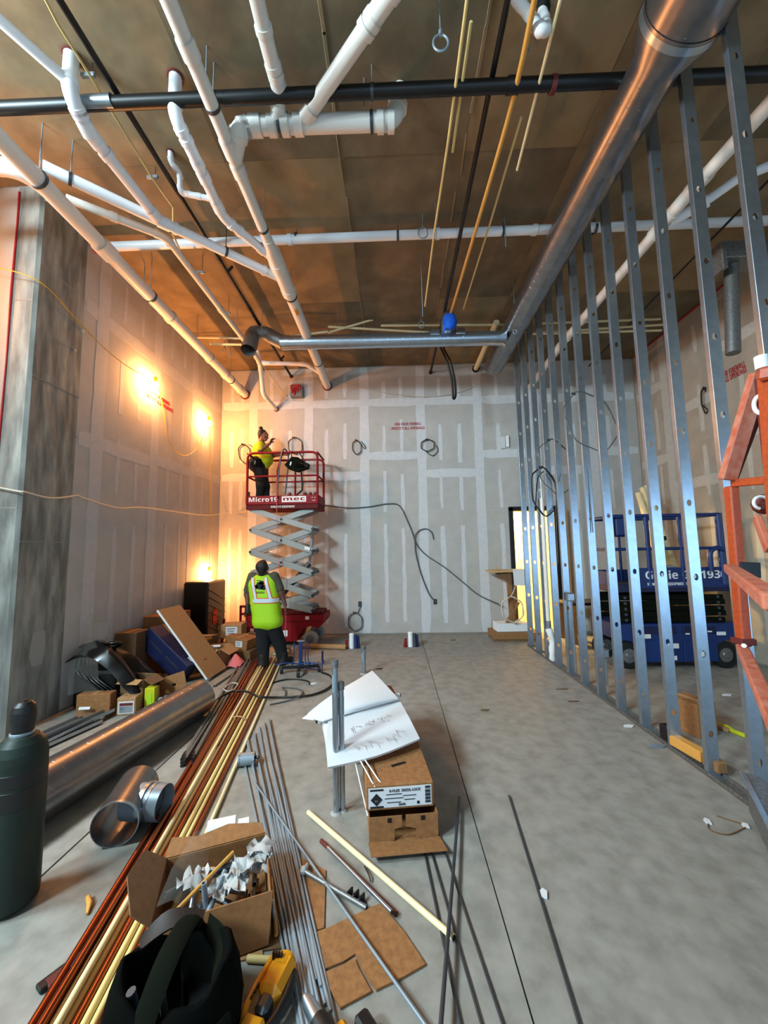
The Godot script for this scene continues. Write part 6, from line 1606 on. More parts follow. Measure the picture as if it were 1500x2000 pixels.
	rod("black_pipe", "second dark steel pipe, between copper and yellow tubes", V(-1.676,0.018,-3.766), V(-1.985,0.018,-5.085), .014, mats.black_pipe, "pipe")
	rod("conduit_length", "pale conduit length lying at the foot of the leaning board", V(-2.468,0.016,-5.288), V(-2.415,0.016,-6.253), .016, mats.galv, "conduit")
	t = thing("tube_tie", "twisted paper tie round the yellow tubes", "tie", V(-1.696,0.03,-4.231))
	put("tie", MB.new().tube(loop(V(-1.696,0.03,-4.231), V(.08, 0, .02), V(0, .03, 0), 1.0), .008, 6), mats.card_tan, t)
	# threaded rods spread in a fan
	for k in 15:
		var f := k / 14.0
		var A: Vector3 = V(-1.443,0.008,-3.673).lerp(V(-1.377,0.008,-3.968), f) + V(0, .009 * (k % 3), -.12 * (k % 4)); var B: Vector3 = V(-.387,0.008,-1.603).lerp(V(-.249,0.008,-1.605), f) + V(0, .009 * (k % 2), 0)
		if k > 9: B = A.lerp(B, .93 + .015 * (k - 10))
		rod("threaded_rod", "grey threaded rod in the long floor fan, %s from its left side" % (ORD[k] if k < 14 else "outermost fifteenth"), A, B, .0075, mats.zinc, "rod", "grey threaded rods fanned on the floor", false)
	rod("threaded_rod", "single grey threaded rod crossing the torn cardboard sheet", V(-1.122,0.03,-3.121), V(0.089,0.03,-1.602), .007, mats.zinc, "rod", "", false)
	rod("threaded_rod", "dark steel rod crossing over others below the label carton, thickest of them", V(0.422,0.03,-2.943), V(0.13,0.05,-1.587), .0092, mats.steel_dark, "rod", "", false)
	rod("threaded_rod", "thin dark rod poking out under the carton, left of its pair", V(0.125,0.009,-2.611), V(0.211,0.009,-1.626), .0056, mats.steel_dark, "rod", "", false)
	rod("threaded_rod", "thin dark rod poking out under the carton, right of its pair", V(0.162,0.009,-2.589), V(0.291,0.009,-1.627), .0052, mats.steel_dark, "rod", "", false)
	rod("threaded_rod", "thin dark rod running from the carton's right corner towards the camera", V(0.232,0.009,-2.679), V(0.371,0.009,-1.628), .0052, mats.steel_dark, "rod", "", false)
	rod("threaded_rod", "lone dark rod on the bare floor right of the saw joint", V(0.788,0.009,-2.995), V(0.655,0.009,-1.632), .0066, mats.steel_dark, "rod", "", false)
	rod("plastic_tube", "short pale yellow tube lying across the floor right of the carton's rods", V(0.233,0.017,-1.958), V(-.633,0.017,-2.805), .0148, mats.cpvc_pale, "tube")
	rod("copper_tube", "short dull copper tube lying beside the short yellow tube", V(-.031,0.014,-2.072), V(-.495,0.014,-2.55), .0125, mats.rust_red, "tube")
	rod("steel_conduit", "short grey conduit beside the dull copper tube", V(-.053,0.038,-2.057), V(-.438,0.038,-2.463), .010, mats.galv, "conduit")
	t = rod("strut_length", "short galvanized rod with a white knotted end on the cardboard", V(-.18,0.015,-2.104), V(-.536,0.03,-2.301), .012, mats.galv_dull, "rod")
	put("knot", MB.new().ball(V(-.546,0.03,-2.307), V(.024, .022, .022), 10), mats.film_white, t)
	put("knot_tail", MB.new().tube([V(-.537,0.03,-2.318), V(-.539,0.02,-2.366)], [.016, .006], 8), mats.film_white, t)
	# silver can at the rods' end
	var k0 := V(-1.353,0.055,-3.392); var k1 := V(-1.231,0.055,-3.415)
	t = thing("metal_can", "silver can lying on its side at the end of the threaded rods", "can", k0)
	put("body", MB.new().tube([k0, k1], .05, 26), mats.zinc, t)
	put("rim", MB.new().pipe_open(k0 + (k0 - k1).normalized() * .004, k0 + (k1 - k0).normalized() * .01, .053, .045, 26), mats.galv, t)
	put("rim", MB.new().pipe_open(k1 - (k1 - k0).normalized() * .01, k1 + (k1 - k0).normalized() * .004, .053, .045, 26), mats.galv, t)
	put("bung", MB.new().tube([k1 + V(.006, .01, .0), k1 + V(.04, .012, .01)], .014, 10), mats.steel_dark, t)
	# pipe stub-ups in the floor
	for q in [[V(-.442,0,-2.822), 1.02, "taller grey stub-up pipe rising from the floor before the drawings", .021], [V(-.403,0,-2.848), .86, "shorter grey stub-up pipe touching the taller one", .020], [V(-.492,0,-5.799), .40, "grey stub-up pipe standing alone behind the drawings", .032]]:
		var f: Vector3 = q[0]
		t = thing("stub_up_pipe", q[2], "pipe", f, "grey stub-up pipes in the floor")
		var r: float = q[3]
		put("pipe", MB.new().tube([f, f + V(-.006, q[1], 0)], r, 18), mats.galv, t)
		put("collar", MB.new().tube([f + V(-.006, q[1] - .05, 0), f + V(-.006, q[1] + .002, 0)], r * 1.25, 18), mats.galv_dull, t)
		put("coupling", MB.new().tube([f + V(-.005, q[1] - .22, 0), f + V(-.005, q[1] - .10, 0)], r * 1.06, 18), mats.zinc, t)
		put("grout", MB.new().lathe([Vector2(.0, .012), Vector2(r * 1.4, .012), Vector2(r * 1.9, .0)], at(f), 14), mats.patch_grey, t)
	# label carton: an open one below, closed one on top
	var yaw := 7.0
	var R := at(V(.02, 0, -2.57), yaw)
	var s := .43
	t = thing("carton", "lower open brown carton with a dark cut-out in its front", "cardboard box", R.origin)
	var m := MB.new()
	for q in [[V(0, .003, -.42), V(s, .006, .84)], [V(-s * .5, .075, -.42), V(.006, .15, .84)], [V(s * .5, .075, -.42), V(.006, .15, .84)], [V(0, .075, -.84), V(s, .15, .006)]]:
		m.box(q[1], R * Transform3D(Basis(), q[0]), .002)
	put("body", m, mats.card, t)
	put("front", MB.new().plate([Vector2(-s * .5, 0), Vector2(-.06, 0), Vector2(-.06, .075), Vector2(-.012, .085), Vector2(-.012, .15), Vector2(-s * .5, .15)], .006, R * Transform3D(Basis(), V(0, 0, -.003))), mats.card, t)
	put("front", MB.new().plate([Vector2(s * .5, 0), Vector2(.075, 0), Vector2(.075, .07), Vector2(.012, .085), Vector2(.012, .15), Vector2(s * .5, .15)], .006, R * Transform3D(Basis(), V(0, 0, -.003))), mats.card, t)
	put("front_flap", MB.new().plate([Vector2(-s * .52, 0), Vector2(-.1, .0), Vector2(-.07, .012), Vector2(.04, .012), Vector2(.06, 0), Vector2(s * .52, 0), Vector2(s * .54, .16), Vector2(-s * .5, .16)], .006, R * Transform3D(Basis(Vector3.RIGHT, deg_to_rad(78)), V(0, .012, .004))), mats.card, t)
	for x in [-.09, .12]: put("hand_hole", MB.new().box(V(.026, .026, .002), R * Transform3D(Basis(), V(x, .128, .004))), mats.black, t)
	t = thing("carton", "upper closed brown carton bearing a black and white product label", "cardboard box", R.origin + V(0, .152, 0))
	var U := at(V(.0, .154, -2.615), yaw)
	put("body", MB.new().box(V(.44, .155, .80), U * Transform3D(Basis(), V(0, .0775, -.40)), .008), mats.card, t)
	put("slot", MB.new().box(V(.11, .004, .025), U * Transform3D(Basis(Vector3.UP, .35), V(.02, .155, -.22))), mats.black, t)
	var lab := put("product_label", MB.new().box(V(.405, .118, .003), U * Transform3D(Basis(), V(.0, .078, .0015))), mats.white_paper, t)
	var LT := U * Transform3D(Basis(), V(0, .078, .004))
	lettering("K-FLEX  INSUL-LOCK", .016, .002, LT * Transform3D(Basis(), V(.03, .038, 0)), mats.ink, lab, .20)
	m = MB.new()
	m.plate([Vector2(-.037, 0), Vector2(0, -.037), Vector2(.037, 0), Vector2(0, .037)], .002, LT * Transform3D(Basis(), V(-.152, -.008, 0)))
	for i in 5:
		m.box(V([.10, .085, .12, .07, .09][i], .004, .002), LT * Transform3D(Basis(), V(-.04 + .10 * (i % 2), .018 - .012 * i, 0)))
	m.box(V(.085, .010, .002), LT * Transform3D(Basis(), V(-.15, .048, 0))); m.box(V(.085, .010, .002), LT * Transform3D(Basis(), V(-.15, -.052, 0)))
	m.box(V(.034, .012, .002), LT * Transform3D(Basis(), V(.178, .048, 0)))
	for i in 12: m.box(V(.034, .0022 + .002 * (i % 3), .002), LT * Transform3D(Basis(), V(.178, .035 - .007 * i, 0)))
	m.box(V(.016, .016, .002), LT * Transform3D(Basis(), V(.115, -.04, 0)))
	put("print", m, mats.ink, lab)
	lettering("DS", .014, .002, LT * Transform3D(Basis(), V(-.152, -.016, .001)), mats.white_paper, lab, .022)
	lettering("Qwik", .014, .002, LT * Transform3D(Basis(), V(.01, -.044, 0)), mats.ink, lab, .045)
	for k in 3: rod("white_stick", ["thin white stick leaning over the label carton, outermost of three", "thin white stick leaning over the label carton, middle of three", "thin white stick leaning over the label carton, innermost of three"][k], V(-.205 + .045 * k, .30 - (.16 if k == 0 else .0), -2.575 - .02 * k), V(-.31 + .035 * k, .36, -2.80), .0045, mats.white, "stick", "thin white sticks on the label carton", false)
	carton("carton", "brown carton hidden under the back half of the drawings", V(-.22, 0, -3.72), V(.42, .44, .52), 12, mats.card)
	# plan set: an open stack of drawing sheets over the cartons
	t = thing("plan_set", "open set of large white construction drawings lying over the cartons", "drawings", V(-.2, .4, -3.0))
	var g := [[V(-.544,0.5,-3.072), V(-.31,0.505,-3.264), V(-.013,0.5,-3.522)], [V(-.521,0.43,-2.875), V(-.23,0.44,-3.061), V(0.076,0.45,-3.239)], [V(-.481,0.345,-2.712), V(-.162,0.352,-2.837), V(0.152,0.37,-3.042)]]
	put("lower_sheets", MB.new().sheet(fine(g), .018), mats.white_paper, t)
	g = [[V(-.53,0.56,-3.51), V(-.392,0.58,-3.71), V(-.257,0.58,-4.008)], [V(-.643,0.56,-3.21), V(-.383,0.59,-3.41), V(-.117,0.58,-3.608)], [V(-.71,0.52,-3.108), V(-.321,0.56,-3.215), V(-.008,0.53,-3.43)], [V(-.566,0.515,-3.02), V(-.305,0.52,-3.217), V(-.013,0.512,-3.467)]]
	put("turned_sheets", MB.new().sheet(fine(g), .008), mats.white_paper, t)
	g = [[V(-.635,0.51,-3.168), V(-.573,0.5,-3.099), V(-.536,0.5,-3.072)], [V(-.58,0.34,-3.16), V(-.537,0.41,-2.962), V(-.506,0.43,-2.875)], [V(-.526,0.24,-2.988), V(-.491,0.3,-2.809), V(-.465,0.34,-2.716)]]
	put("draped_edge", MB.new().sheet(fine(g), .006), mats.white_paper, t)
	g = [[V(-.689,0.535,-3.155), V(-.639,0.53,-3.148)], [V(-.751,0.5,-3.111), V(-.649,0.515,-3.047)]]
	put("corner_sheet", MB.new().sheet(g, .003), mats.white_paper, t)
	m = MB.new()
	var n0: Vector3 = V(-.448,0.472,-2.951); var n1: Vector3 = V(-.055,0.478,-3.239); var n2: Vector3 = V(-.389,0.4,-2.744); var n3: Vector3 = V(0.08,0.412,-3.039)
	var rr := RandomNumberGenerator.new(); rr.seed = 9
	for i in 46:
		var f := rr.randf_range(.02, .95); var h := rr.randf_range(.0, .22) if i % 2 else rr.randf_range(.72, .98)
		var q: Vector3 = n0.lerp(n1, f).lerp(n2.lerp(n3, f), h)
		m.box(V(rr.randf_range(.012, .05), .0012, .003) if i % 3 else V(.003, .0012, rr.randf_range(.02, .07)), at(q + V(0, .0035, 0), 9, 4))
	put("drawn_lines", m, mats.pencil, t)
	for k in 2:
		var A: Vector3 = [V(-.63,0.49,-3.088), V(0.015,0.49,-3.621)][k]; var B: Vector3 = [V(-.519,0.49,-3.159), V(-.081,0.49,-3.574)][k]
		t = thing("drawing_tube", ["white square tube with a black end poking out under the drawings' left", "white square tube with a black end poking out under the drawings' right"][k], "tube", A)
		put("tube", MB.new().bar(A, B, .028, .028, .003), mats.white, t)
		put("end_plug", MB.new().bar(A + (A - B).normalized() * .006, A, .026, .026), mats.black, t)
	# torn cardboard on the floor
	var sheet1 := [V(-.681,0.006,-2.41), V(-.583,0.006,-2.425), V(-.428,0.006,-2.34), V(-.376,0.006,-2.01), V(-.442,0.006,-1.985), V(-.507,0.006,-2.093)]
	flat("cardboard_sheet", "brown cardboard sheet lying under the threaded rods", sheet1, .006, mats.card)
	var s2 := [V(-.453,0.012,-1.969), V(-.358,0.014,-2.004), V(-.238,0.014,-2.07), V(-.109,0.012,-2.136), V(0.007,0.012,-1.988), V(0.095,0.014,-1.85), V(0.003,0.012,-1.801), V(-.113,0.012,-1.75), V(-.143,0.012,-1.781), V(-.184,0.012,-1.84), V(-.214,0.012,-1.889), V(-.26,0.012,-1.858), V(-.352,0.012,-1.82)]
	t = flat("cardboard_sheet", "torn orange brown cardboard sheet lying flat in the foreground", s2, .010, mats.card)
	var s3 := [V(-.347,0.01,-1.808), V(-.258,0.01,-1.844), V(-.217,0.01,-1.872), V(-.195,0.01,-1.832), V(-.157,0.01,-1.776), V(-.134,0.01,-1.744), V(-.251,0.012,-1.686), V(-.315,0.01,-1.762)]
	var pl := MB.new()
	var lst := []
	for q in s3: lst.append(Vector2(q.x, -q.z))
	pl.plate(lst, .010, Transform3D(Basis(Vector3.RIGHT, Vector3.FORWARD, Vector3.UP), V(0, .002, 0)))
	put("torn_piece", pl, mats.card, t)
	flat("cardboard_sheet", "small cardboard sheet by the white pipe pieces, under the rods' left side", [V(-.987,0.008,-2.523), V(-.88,0.008,-2.599), V(-.815,0.008,-2.503), V(-.891,0.008,-2.436)], .006, mats.card)
	flat("cardboard_sheet", "cardboard sheet under the loose fittings left of the threaded rods", [V(-.771,0.004,-2.039), V(-.668,0.004,-2.21), V(-.503,0.004,-1.921), V(-.708,0.004,-1.892)], .005, mats.card_dark)
	for k in 3:
		var q: Vector3 = [V(-.274,0.02,-2.184), V(-.24,0.02,-2.169), V(-.209,0.02,-2.149)][k]
		t = thing("black_clip", ["small black clip on the floor, farthest left of three", "small black clip on the floor, middle of three", "small black clip on the floor, farthest right of three"][k], "clip", q, "three small black clips on the floor")
		put("clip", MB.new().box(V(.012, .03, .05), at(q, -35), .004), mats.black, t)
		put("foot", MB.new().box(V(.03, .01, .016), at(q + V(.01, -.014, .0), -35), .003), mats.black, t)
	one("plastic_packet", MB.new().sheet([[V(-.294,0.02,-2.379), V(-.247,0.03,-2.38)], [V(-.27,0.03,-2.32), V(-.226,0.02,-2.343)]], .008), mats.film_clear, "small printed plastic packet beside the dull copper tube", "packet")
	one("wire_offcut", MB.new().tube(smooth([V(-.211,0.01,-2.364), V(-.182,0.02,-2.296), V(-.169,0.01,-2.263)], 4), .004, 6), mats.black_cord, "short curl of dark wire by the small plastic packet", "wire")
	# open carton of fittings
	var bc := V(-.93, 0, -2.06)
	t = thing("fittings_carton", "open torn brown carton full of fittings behind the tool bag", "cardboard box", bc)
	var o := at(bc, 22)
	m = MB.new()
	for q in [[V(0, .004, 0), V(.50, .008, .40)], [V(-.25, .10, 0), V(.008, .2, .40)], [V(.25, .10, 0), V(.008, .2, .40)], [V(0, .10, -.20), V(.50, .2, .008)], [V(0, .10, .20), V(.50, .2, .008)]]:
		m.box(q[1], o * Transform3D(Basis(), q[0]), .002)
	put("body", m, mats.card, t)
	put("flap", MB.new().plate([Vector2(-.26, 0), Vector2(.25, 0), Vector2(.22, .07), Vector2(.05, .11), Vector2(-.1, .08), Vector2(-.24, .11)], .006, o * Transform3D(Basis(Vector3.RIGHT, deg_to_rad(-74)), V(0, .2, -.20))), mats.card, t)
	put("flap", MB.new().plate([Vector2(-.2, 0), Vector2(.2, 0), Vector2(.18, .13), Vector2(-.02, .17), Vector2(-.19, .1)], .006, o * Transform3D(Basis(Vector3.UP, deg_to_rad(90)) * Basis(Vector3.RIGHT, deg_to_rad(-50)), V(-.25, .2, 0))), mats.card_dark, t)
	put("flap", MB.new().plate([Vector2(-.25, 0), Vector2(.26, 0), Vector2(.24, -.19), Vector2(-.2, -.2)], .006, o * Transform3D(Basis(Vector3.RIGHT, deg_to_rad(-14)), V(0, .2, .20))), mats.card, t)
	rr.seed = 21
	for k in 14:
		var q := o * V(rr.randf_range(-.18, .2), .13 + .015 * (k % 5), rr.randf_range(-.15, .12))
		var dd := V(rr.randf_range(-1, 1), rr.randf_range(-.1, .35), rr.randf_range(-1, 1)).normalized() * rr.randf_range(.07, .13)
		one("steel_offcut", MB.new().pipe_open(q - dd, q + dd, .013, .009, 10), [mats.galv, mats.steel_dark, mats.zinc][k % 3], "short grey steel offcut among the fittings in the open carton", "offcut", "steel offcuts in the open carton")
	for k in 7:
		var q := o * V(rr.randf_range(-.1, .24), .19 + .015 * (k % 3), rr.randf_range(-.16, .1))
		var w := rr.randf_range(.04, .06)
		var net := []
		for i in 6:
			var l := []
			for j in 6: l.append(q + V((i - 2.5) * w * .42, rr.randf_range(-.022, .03), (j - 2.5) * w * .42) + V(rr.randf_range(-.012, .012), 0, rr.randf_range(-.012, .012)))
			net.append(l)
		one("crumpled_film", MB.new().sheet(net, .003), mats.film_white, "crumpled white plastic scrap lying on the fittings in the open carton", "plastic scrap", "white plastic scraps in the open carton")
	one("clear_sleeve", MB.new().sheet([[o * V(-.24, .22, .12), o * V(-.17, .26, .16), o * V(-.12, .20, .16)], [o * V(-.20, .27, -.02), o * V(-.13, .29, 0), o * V(-.05, .22, .02)], [o * V(-.12, .30, -.20), o * V(-.08, .31, -.19), o * V(-.03, .26, -.17)]], .004), mats.film_clear, "clear plastic sleeve standing in the open carton's left end", "plastic sleeve")
	rod("wood_dowel", "thin pale dowel lying across the open carton of fittings", o * V(-.16, .21, .17), o * V(.08, .24, -.06), .009, mats.cpvc_orange, "dowel", "", false)
	rod("dark_rod", "dark square rod slanting out of the open carton to the threaded rods", o * V(.0, .22, .0), V(-.731,0.16,-2.23), .014, mats.steel_dark, "rod", "", false)
	for k in 9:
		var A := V(-.734,0.12,-2.072) + V(-.055 + .017 * k, .01 * (k % 2), .01 * (k % 3)); var B := V(-.709,0.02,-2.022) + V(-.06 + .018 * k, 0, .02 * (k % 4))
		one("strut_offcut", MB.new().bar(A, B, .010, .016, .002), [mats.galv, mats.steel_dark, mats.black][k % 3], "thin grey metal strip leaning on the open carton, %s from the left" % ORD[k], "metal strip", "metal strips leaning on the open carton")
	rod("copper_stick", "thin pinkish copper stick leaning beside the metal strips", V(-.73,0.03,-2.036), V(-.745,0.12,-2.138), .008, mats.cpvc_orange, "tube", "", false)
	rod("copper_stick", "thin orange copper stick lying along the threaded rods", V(-.59,0.02,-1.958), V(-.709,0.03,-2.253), .009, mats.cpvc_orange, "tube", "", false)
	one("rag", MB.new().sheet([[V(-.723,0.04,-2.101), V(-.684,0.06,-2.094), V(-.653,0.04,-2.113)], [V(-.716,0.05,-2.039), V(-.682,0.03,-2.074), V(-.624,0.06,-2.034)], [V(-.714,0.02,-2.048), V(-.664,0.04,-2.036), V(-.624,0.02,-2.038)]], .006), mats.white_paper, "crumpled white rag beside the two thin copper sticks", "rag")
	one("crumpled_film", MB.new().sheet([[V(-.752,0.06,-1.976), V(-.718,0.09,-1.962), V(-.697,0.05,-1.988)], [V(-.725,0.05,-1.933), V(-.698,0.08,-1.91), V(-.676,0.05,-1.943)], [V(-.714,0.01,-1.93), V(-.687,0.04,-1.907), V(-.673,0.01,-1.936)]], .006), mats.film_clear, "crumpled clear film at the foot of the metal strips", "plastic scrap")
	t = thing("pipe_offcut", "white plastic pipe offcut lying behind the open carton, the longer one", "pipe", V(-1.116,0.06,-2.523))
	put("pipe", MB.new().pipe_open(V(-1.216,0.055,-2.565), V(-1.06,0.055,-2.619), .055, .05, 24), mats.pvc_white, t)
	t = thing("pipe_offcut", "white plastic pipe offcut lying behind the open carton, the shorter one", "pipe", V(-.988,0.05,-2.538))
	put("pipe", MB.new().pipe_open(V(-1.037,0.048,-2.602), V(-.976,0.048,-2.625), .048, .043, 24), mats.pvc_white, t)
	build_bag_and_tools()

func P2F(x: float) -> Vector3:     # the near ends of the tubes lie along one line on the floor
	return V(-1.425,-0,-1.612).lerp(V(-1.081,0,-1.616), (x - 62.0) / 174.0)

func F2F(x: float) -> Vector3:     # and so do their far ends
	return V(-2.375,0,-6.477).lerp(V(-1.929,0,-6.581), (x - 495.0) / 56.0)

func fine(rows: Array) -> Array:
	# refine a coarse net of points into a smooth one
	var mid := []
	for r in rows: mid.append(smooth(r, 4))
	var o := []
	var cols: int = mid[0].size()
	var lines := []
	for j in cols:
		var c := []
		for r in mid: c.append(r[j])
		lines.append(smooth(c, 4))
	for i in lines[0].size():
		var l := []
		for j in cols: l.append(lines[j][i])
		o.append(l)
	return o

func flat(called: String, label: String, poly: Array, th: float, m: Material) -> Node3D:
	var t := thing(called, label, "cardboard", poly[0])
	var lst := []
	for q in poly: lst.append(Vector2(q.x, -q.z))
	put("sheet", MB.new().plate(lst, th, Transform3D(Basis(Vector3.RIGHT, Vector3.FORWARD, Vector3.UP), V(0, .002, 0))), m, t)
	return t

func build_bag_and_tools() -> void:
	# big open tool bag: oval walls with a sagging rim, a strap handle across, pockets
	var c := V(-.86, 0, -1.59)
	var t := thing("tool_bag", "large black open tool bag with a wide strap handle in the foreground", "bag", c)
	var rows := []
	var hs := [.0, .05, .13, .20, .25, .255, .23, .15, .05]
	var sc := [.94, 1.02, 1.04, .98, .88, .82, .78, .80, .78]
	for i in hs.size():
		var l := []
		for j in 33:
			var a := TAU * j / 32.0
			var e := 1.0 + .035 * sin(a * 5.0 + i * .9) + .03 * sin(a * 3.0 + 1.0)
			var y: float = hs[i] * (1.0 + .12 * sin(a * 2.0 + 2.2) + .05 * sin(a * 7.0))
			l.append(c + V(cos(a) * .225 * sc[i] * e, max(y, .004), sin(a) * .19 * sc[i] * e))
		rows.append(l)
	put("shell", MB.new().sheet(rows, .006), mats.bag_cloth, t)
	put("floor_panel", MB.new().lathe([Vector2(0, .05), Vector2(.19, .05), Vector2(.2, .0)], Transform3D(Basis.from_scale(V(1.1, 1, .85)), c), 24), mats.black, t)
	var hnd := [c + V(-.02, .23, -.17), c + V(-.01, .30, -.11), c + V(.0, .33, .0), c + V(.0, .31, .09), c + V(-.02, .21, .17)]
	var hp := smooth(hnd, 5)
	var hr := []
	for q in hp: hr.append([q + V(-.035, -.004, 0), q + V(-.018, .008, 0), q + V(.018, .008, 0), q + V(.035, -.004, 0)])
	put("strap_handle", MB.new().sheet(hr, .014), mats.bag_trim, t)
	put("rim_flap", MB.new().sheet(fine([[c + V(-.20, .25, -.10), c + V(-.12, .30, -.16), c + V(.02, .28, -.18)], [c + V(-.17, .25, -.04), c + V(-.08, .28, -.10), c + V(.03, .27, -.12)]]), .008), mats.black, t)
	put("rim_flap", MB.new().sheet(fine([[c + V(.05, .29, -.16), c + V(.16, .26, -.1), c + V(.20, .24, .04)], [c + V(.06, .26, -.11), c + V(.12, .23, -.06), c + V(.16, .22, .05)]]), .008), mats.bag_trim, t)
	for k in 4:
		var a := [1.1, 1.75, 2.4, .5][k] as float
		put("pocket", MB.new().box(V(.10, .13, .03), at(c + V(cos(a) * .240, .10, sin(a) * .203), 90 - rad_to_deg(a)), .012), mats.bag_trim, t)
	for k in 3:
		one("hand_tool", MB.new().tube([c + V(-.07 + .05 * k, .10, .08 - .05 * k), c + V(-.10 + .07 * k, .27, .11 - .05 * k)], [.012, .016], 10), [mats.steel_dark, mats.zinc, mats.black][k], ["dull steel tool shank standing in the black tool bag", "bright steel tool shank standing in the black tool bag", "black tool handle standing in the black tool bag"][k], "tool")
	# yellow power tool
	var y: Material = mats.tool_yellow; var k: Material = mats.black
	var p := V(-.545, 0, -1.665)
	t = thing("power_tool", "yellow and black power tool lying beside the black tool bag", "power tool", p)
	var o := at(p, -14)
	put("housing", MB.new().box(V(.10, .09, .16), o * Transform3D(Basis(), V(.01, .05, -.08)), .022), y, t)
	put("motor_end", MB.new().tube([o * V(.01, .055, -.165), o * V(.01, .055, -.15), o * V(.01, .055, -.10)], [.03, .044, .046], 18), y, t)
	put("handle", MB.new().tube(smooth([o * V(.055, .05, -.12), o * V(.075, .055, -.05), o * V(.07, .05, .04), o * V(.05, .045, .09)], 4), .019, 12), k, t)
	put("side_frame", MB.new().tube(smooth([o * V(-.05, .06, -.15), o * V(-.055, .065, -.04), o * V(-.05, .06, .06), o * V(-.03, .05, .10)], 4), .014, 10), y, t)
	put("gear_case", MB.new().box(V(.055, .06, .07), o * Transform3D(Basis(), V(.01, .05, .02)), .014), mats.steel_dark, t)
	put("battery", MB.new().box(V(.10, .06, .08), o * Transform3D(Basis(), V(.01, .04, .11)), .012), k, t)
	put("battery_cover", MB.new().box(V(.085, .03, .075), o * Transform3D(Basis(), V(.01, .075, .11)), .01), y, t)
	for i in 4: put("vent_slot", MB.new().box(V(.006, .03, .016), o * Transform3D(Basis(), V(-.02 + .012 * i - .015, .098, -.12))), k, t)
	for i in 3: put("vent_slot", MB.new().box(V(.006, .02, .016), o * Transform3D(Basis(), V(-.045, .07, -.02 + .02 * i))), k, t)
	put("trigger", MB.new().box(V(.014, .03, .03), o * Transform3D(Basis(), V(.048, .055, -.05)), .004), mats.rust_red, t)
	p = V(-.285, 0, -1.575)
	t = thing("power_tool", "grey, black and yellow drill lying on the near ends of the rods", "power tool", p)
	o = at(p, 40)
	put("chuck", MB.new().tube([o * V(-.02, .07, -.13), o * V(-.02, .07, -.10), o * V(-.02, .07, -.03)], [.016, .026, .03], 16), mats.galv, t)
	put("body", MB.new().tube([o * V(-.02, .07, -.03), o * V(-.02, .072, .0), o * V(-.02, .072, .08), o * V(-.02, .07, .11)], [.034, .042, .042, .028], 18), k, t)
	put("side_shell", MB.new().box(V(.07, .05, .10), o * Transform3D(Basis(), V(.03, .05, .06)), .014), y, t)
	put("grip", MB.new().tube([o * V(.0, .06, .05), o * V(.09, .045, .08)], .022, 12), k, t)
	put("battery", MB.new().box(V(.06, .07, .11), o * Transform3D(Basis(), V(.12, .038, .09)), .012), k, t)
	one("plastic_tube", MB.new().pipe_open(V(-.688,0.016,-1.858), V(-.543,0.016,-1.851), .014, .011, 14), mats.cpvc, "short cream tube offcut between the power tool and the cardboard", "tube")
	flat("cardboard_sheet", "cardboard scrap beside the short cream tube offcut and power tool", [V(-.745,0.006,-1.881), V(-.638,0.006,-1.904), V(-.624,0.006,-1.878), V(-.718,0.006,-1.859)], .006, mats.card_tan)

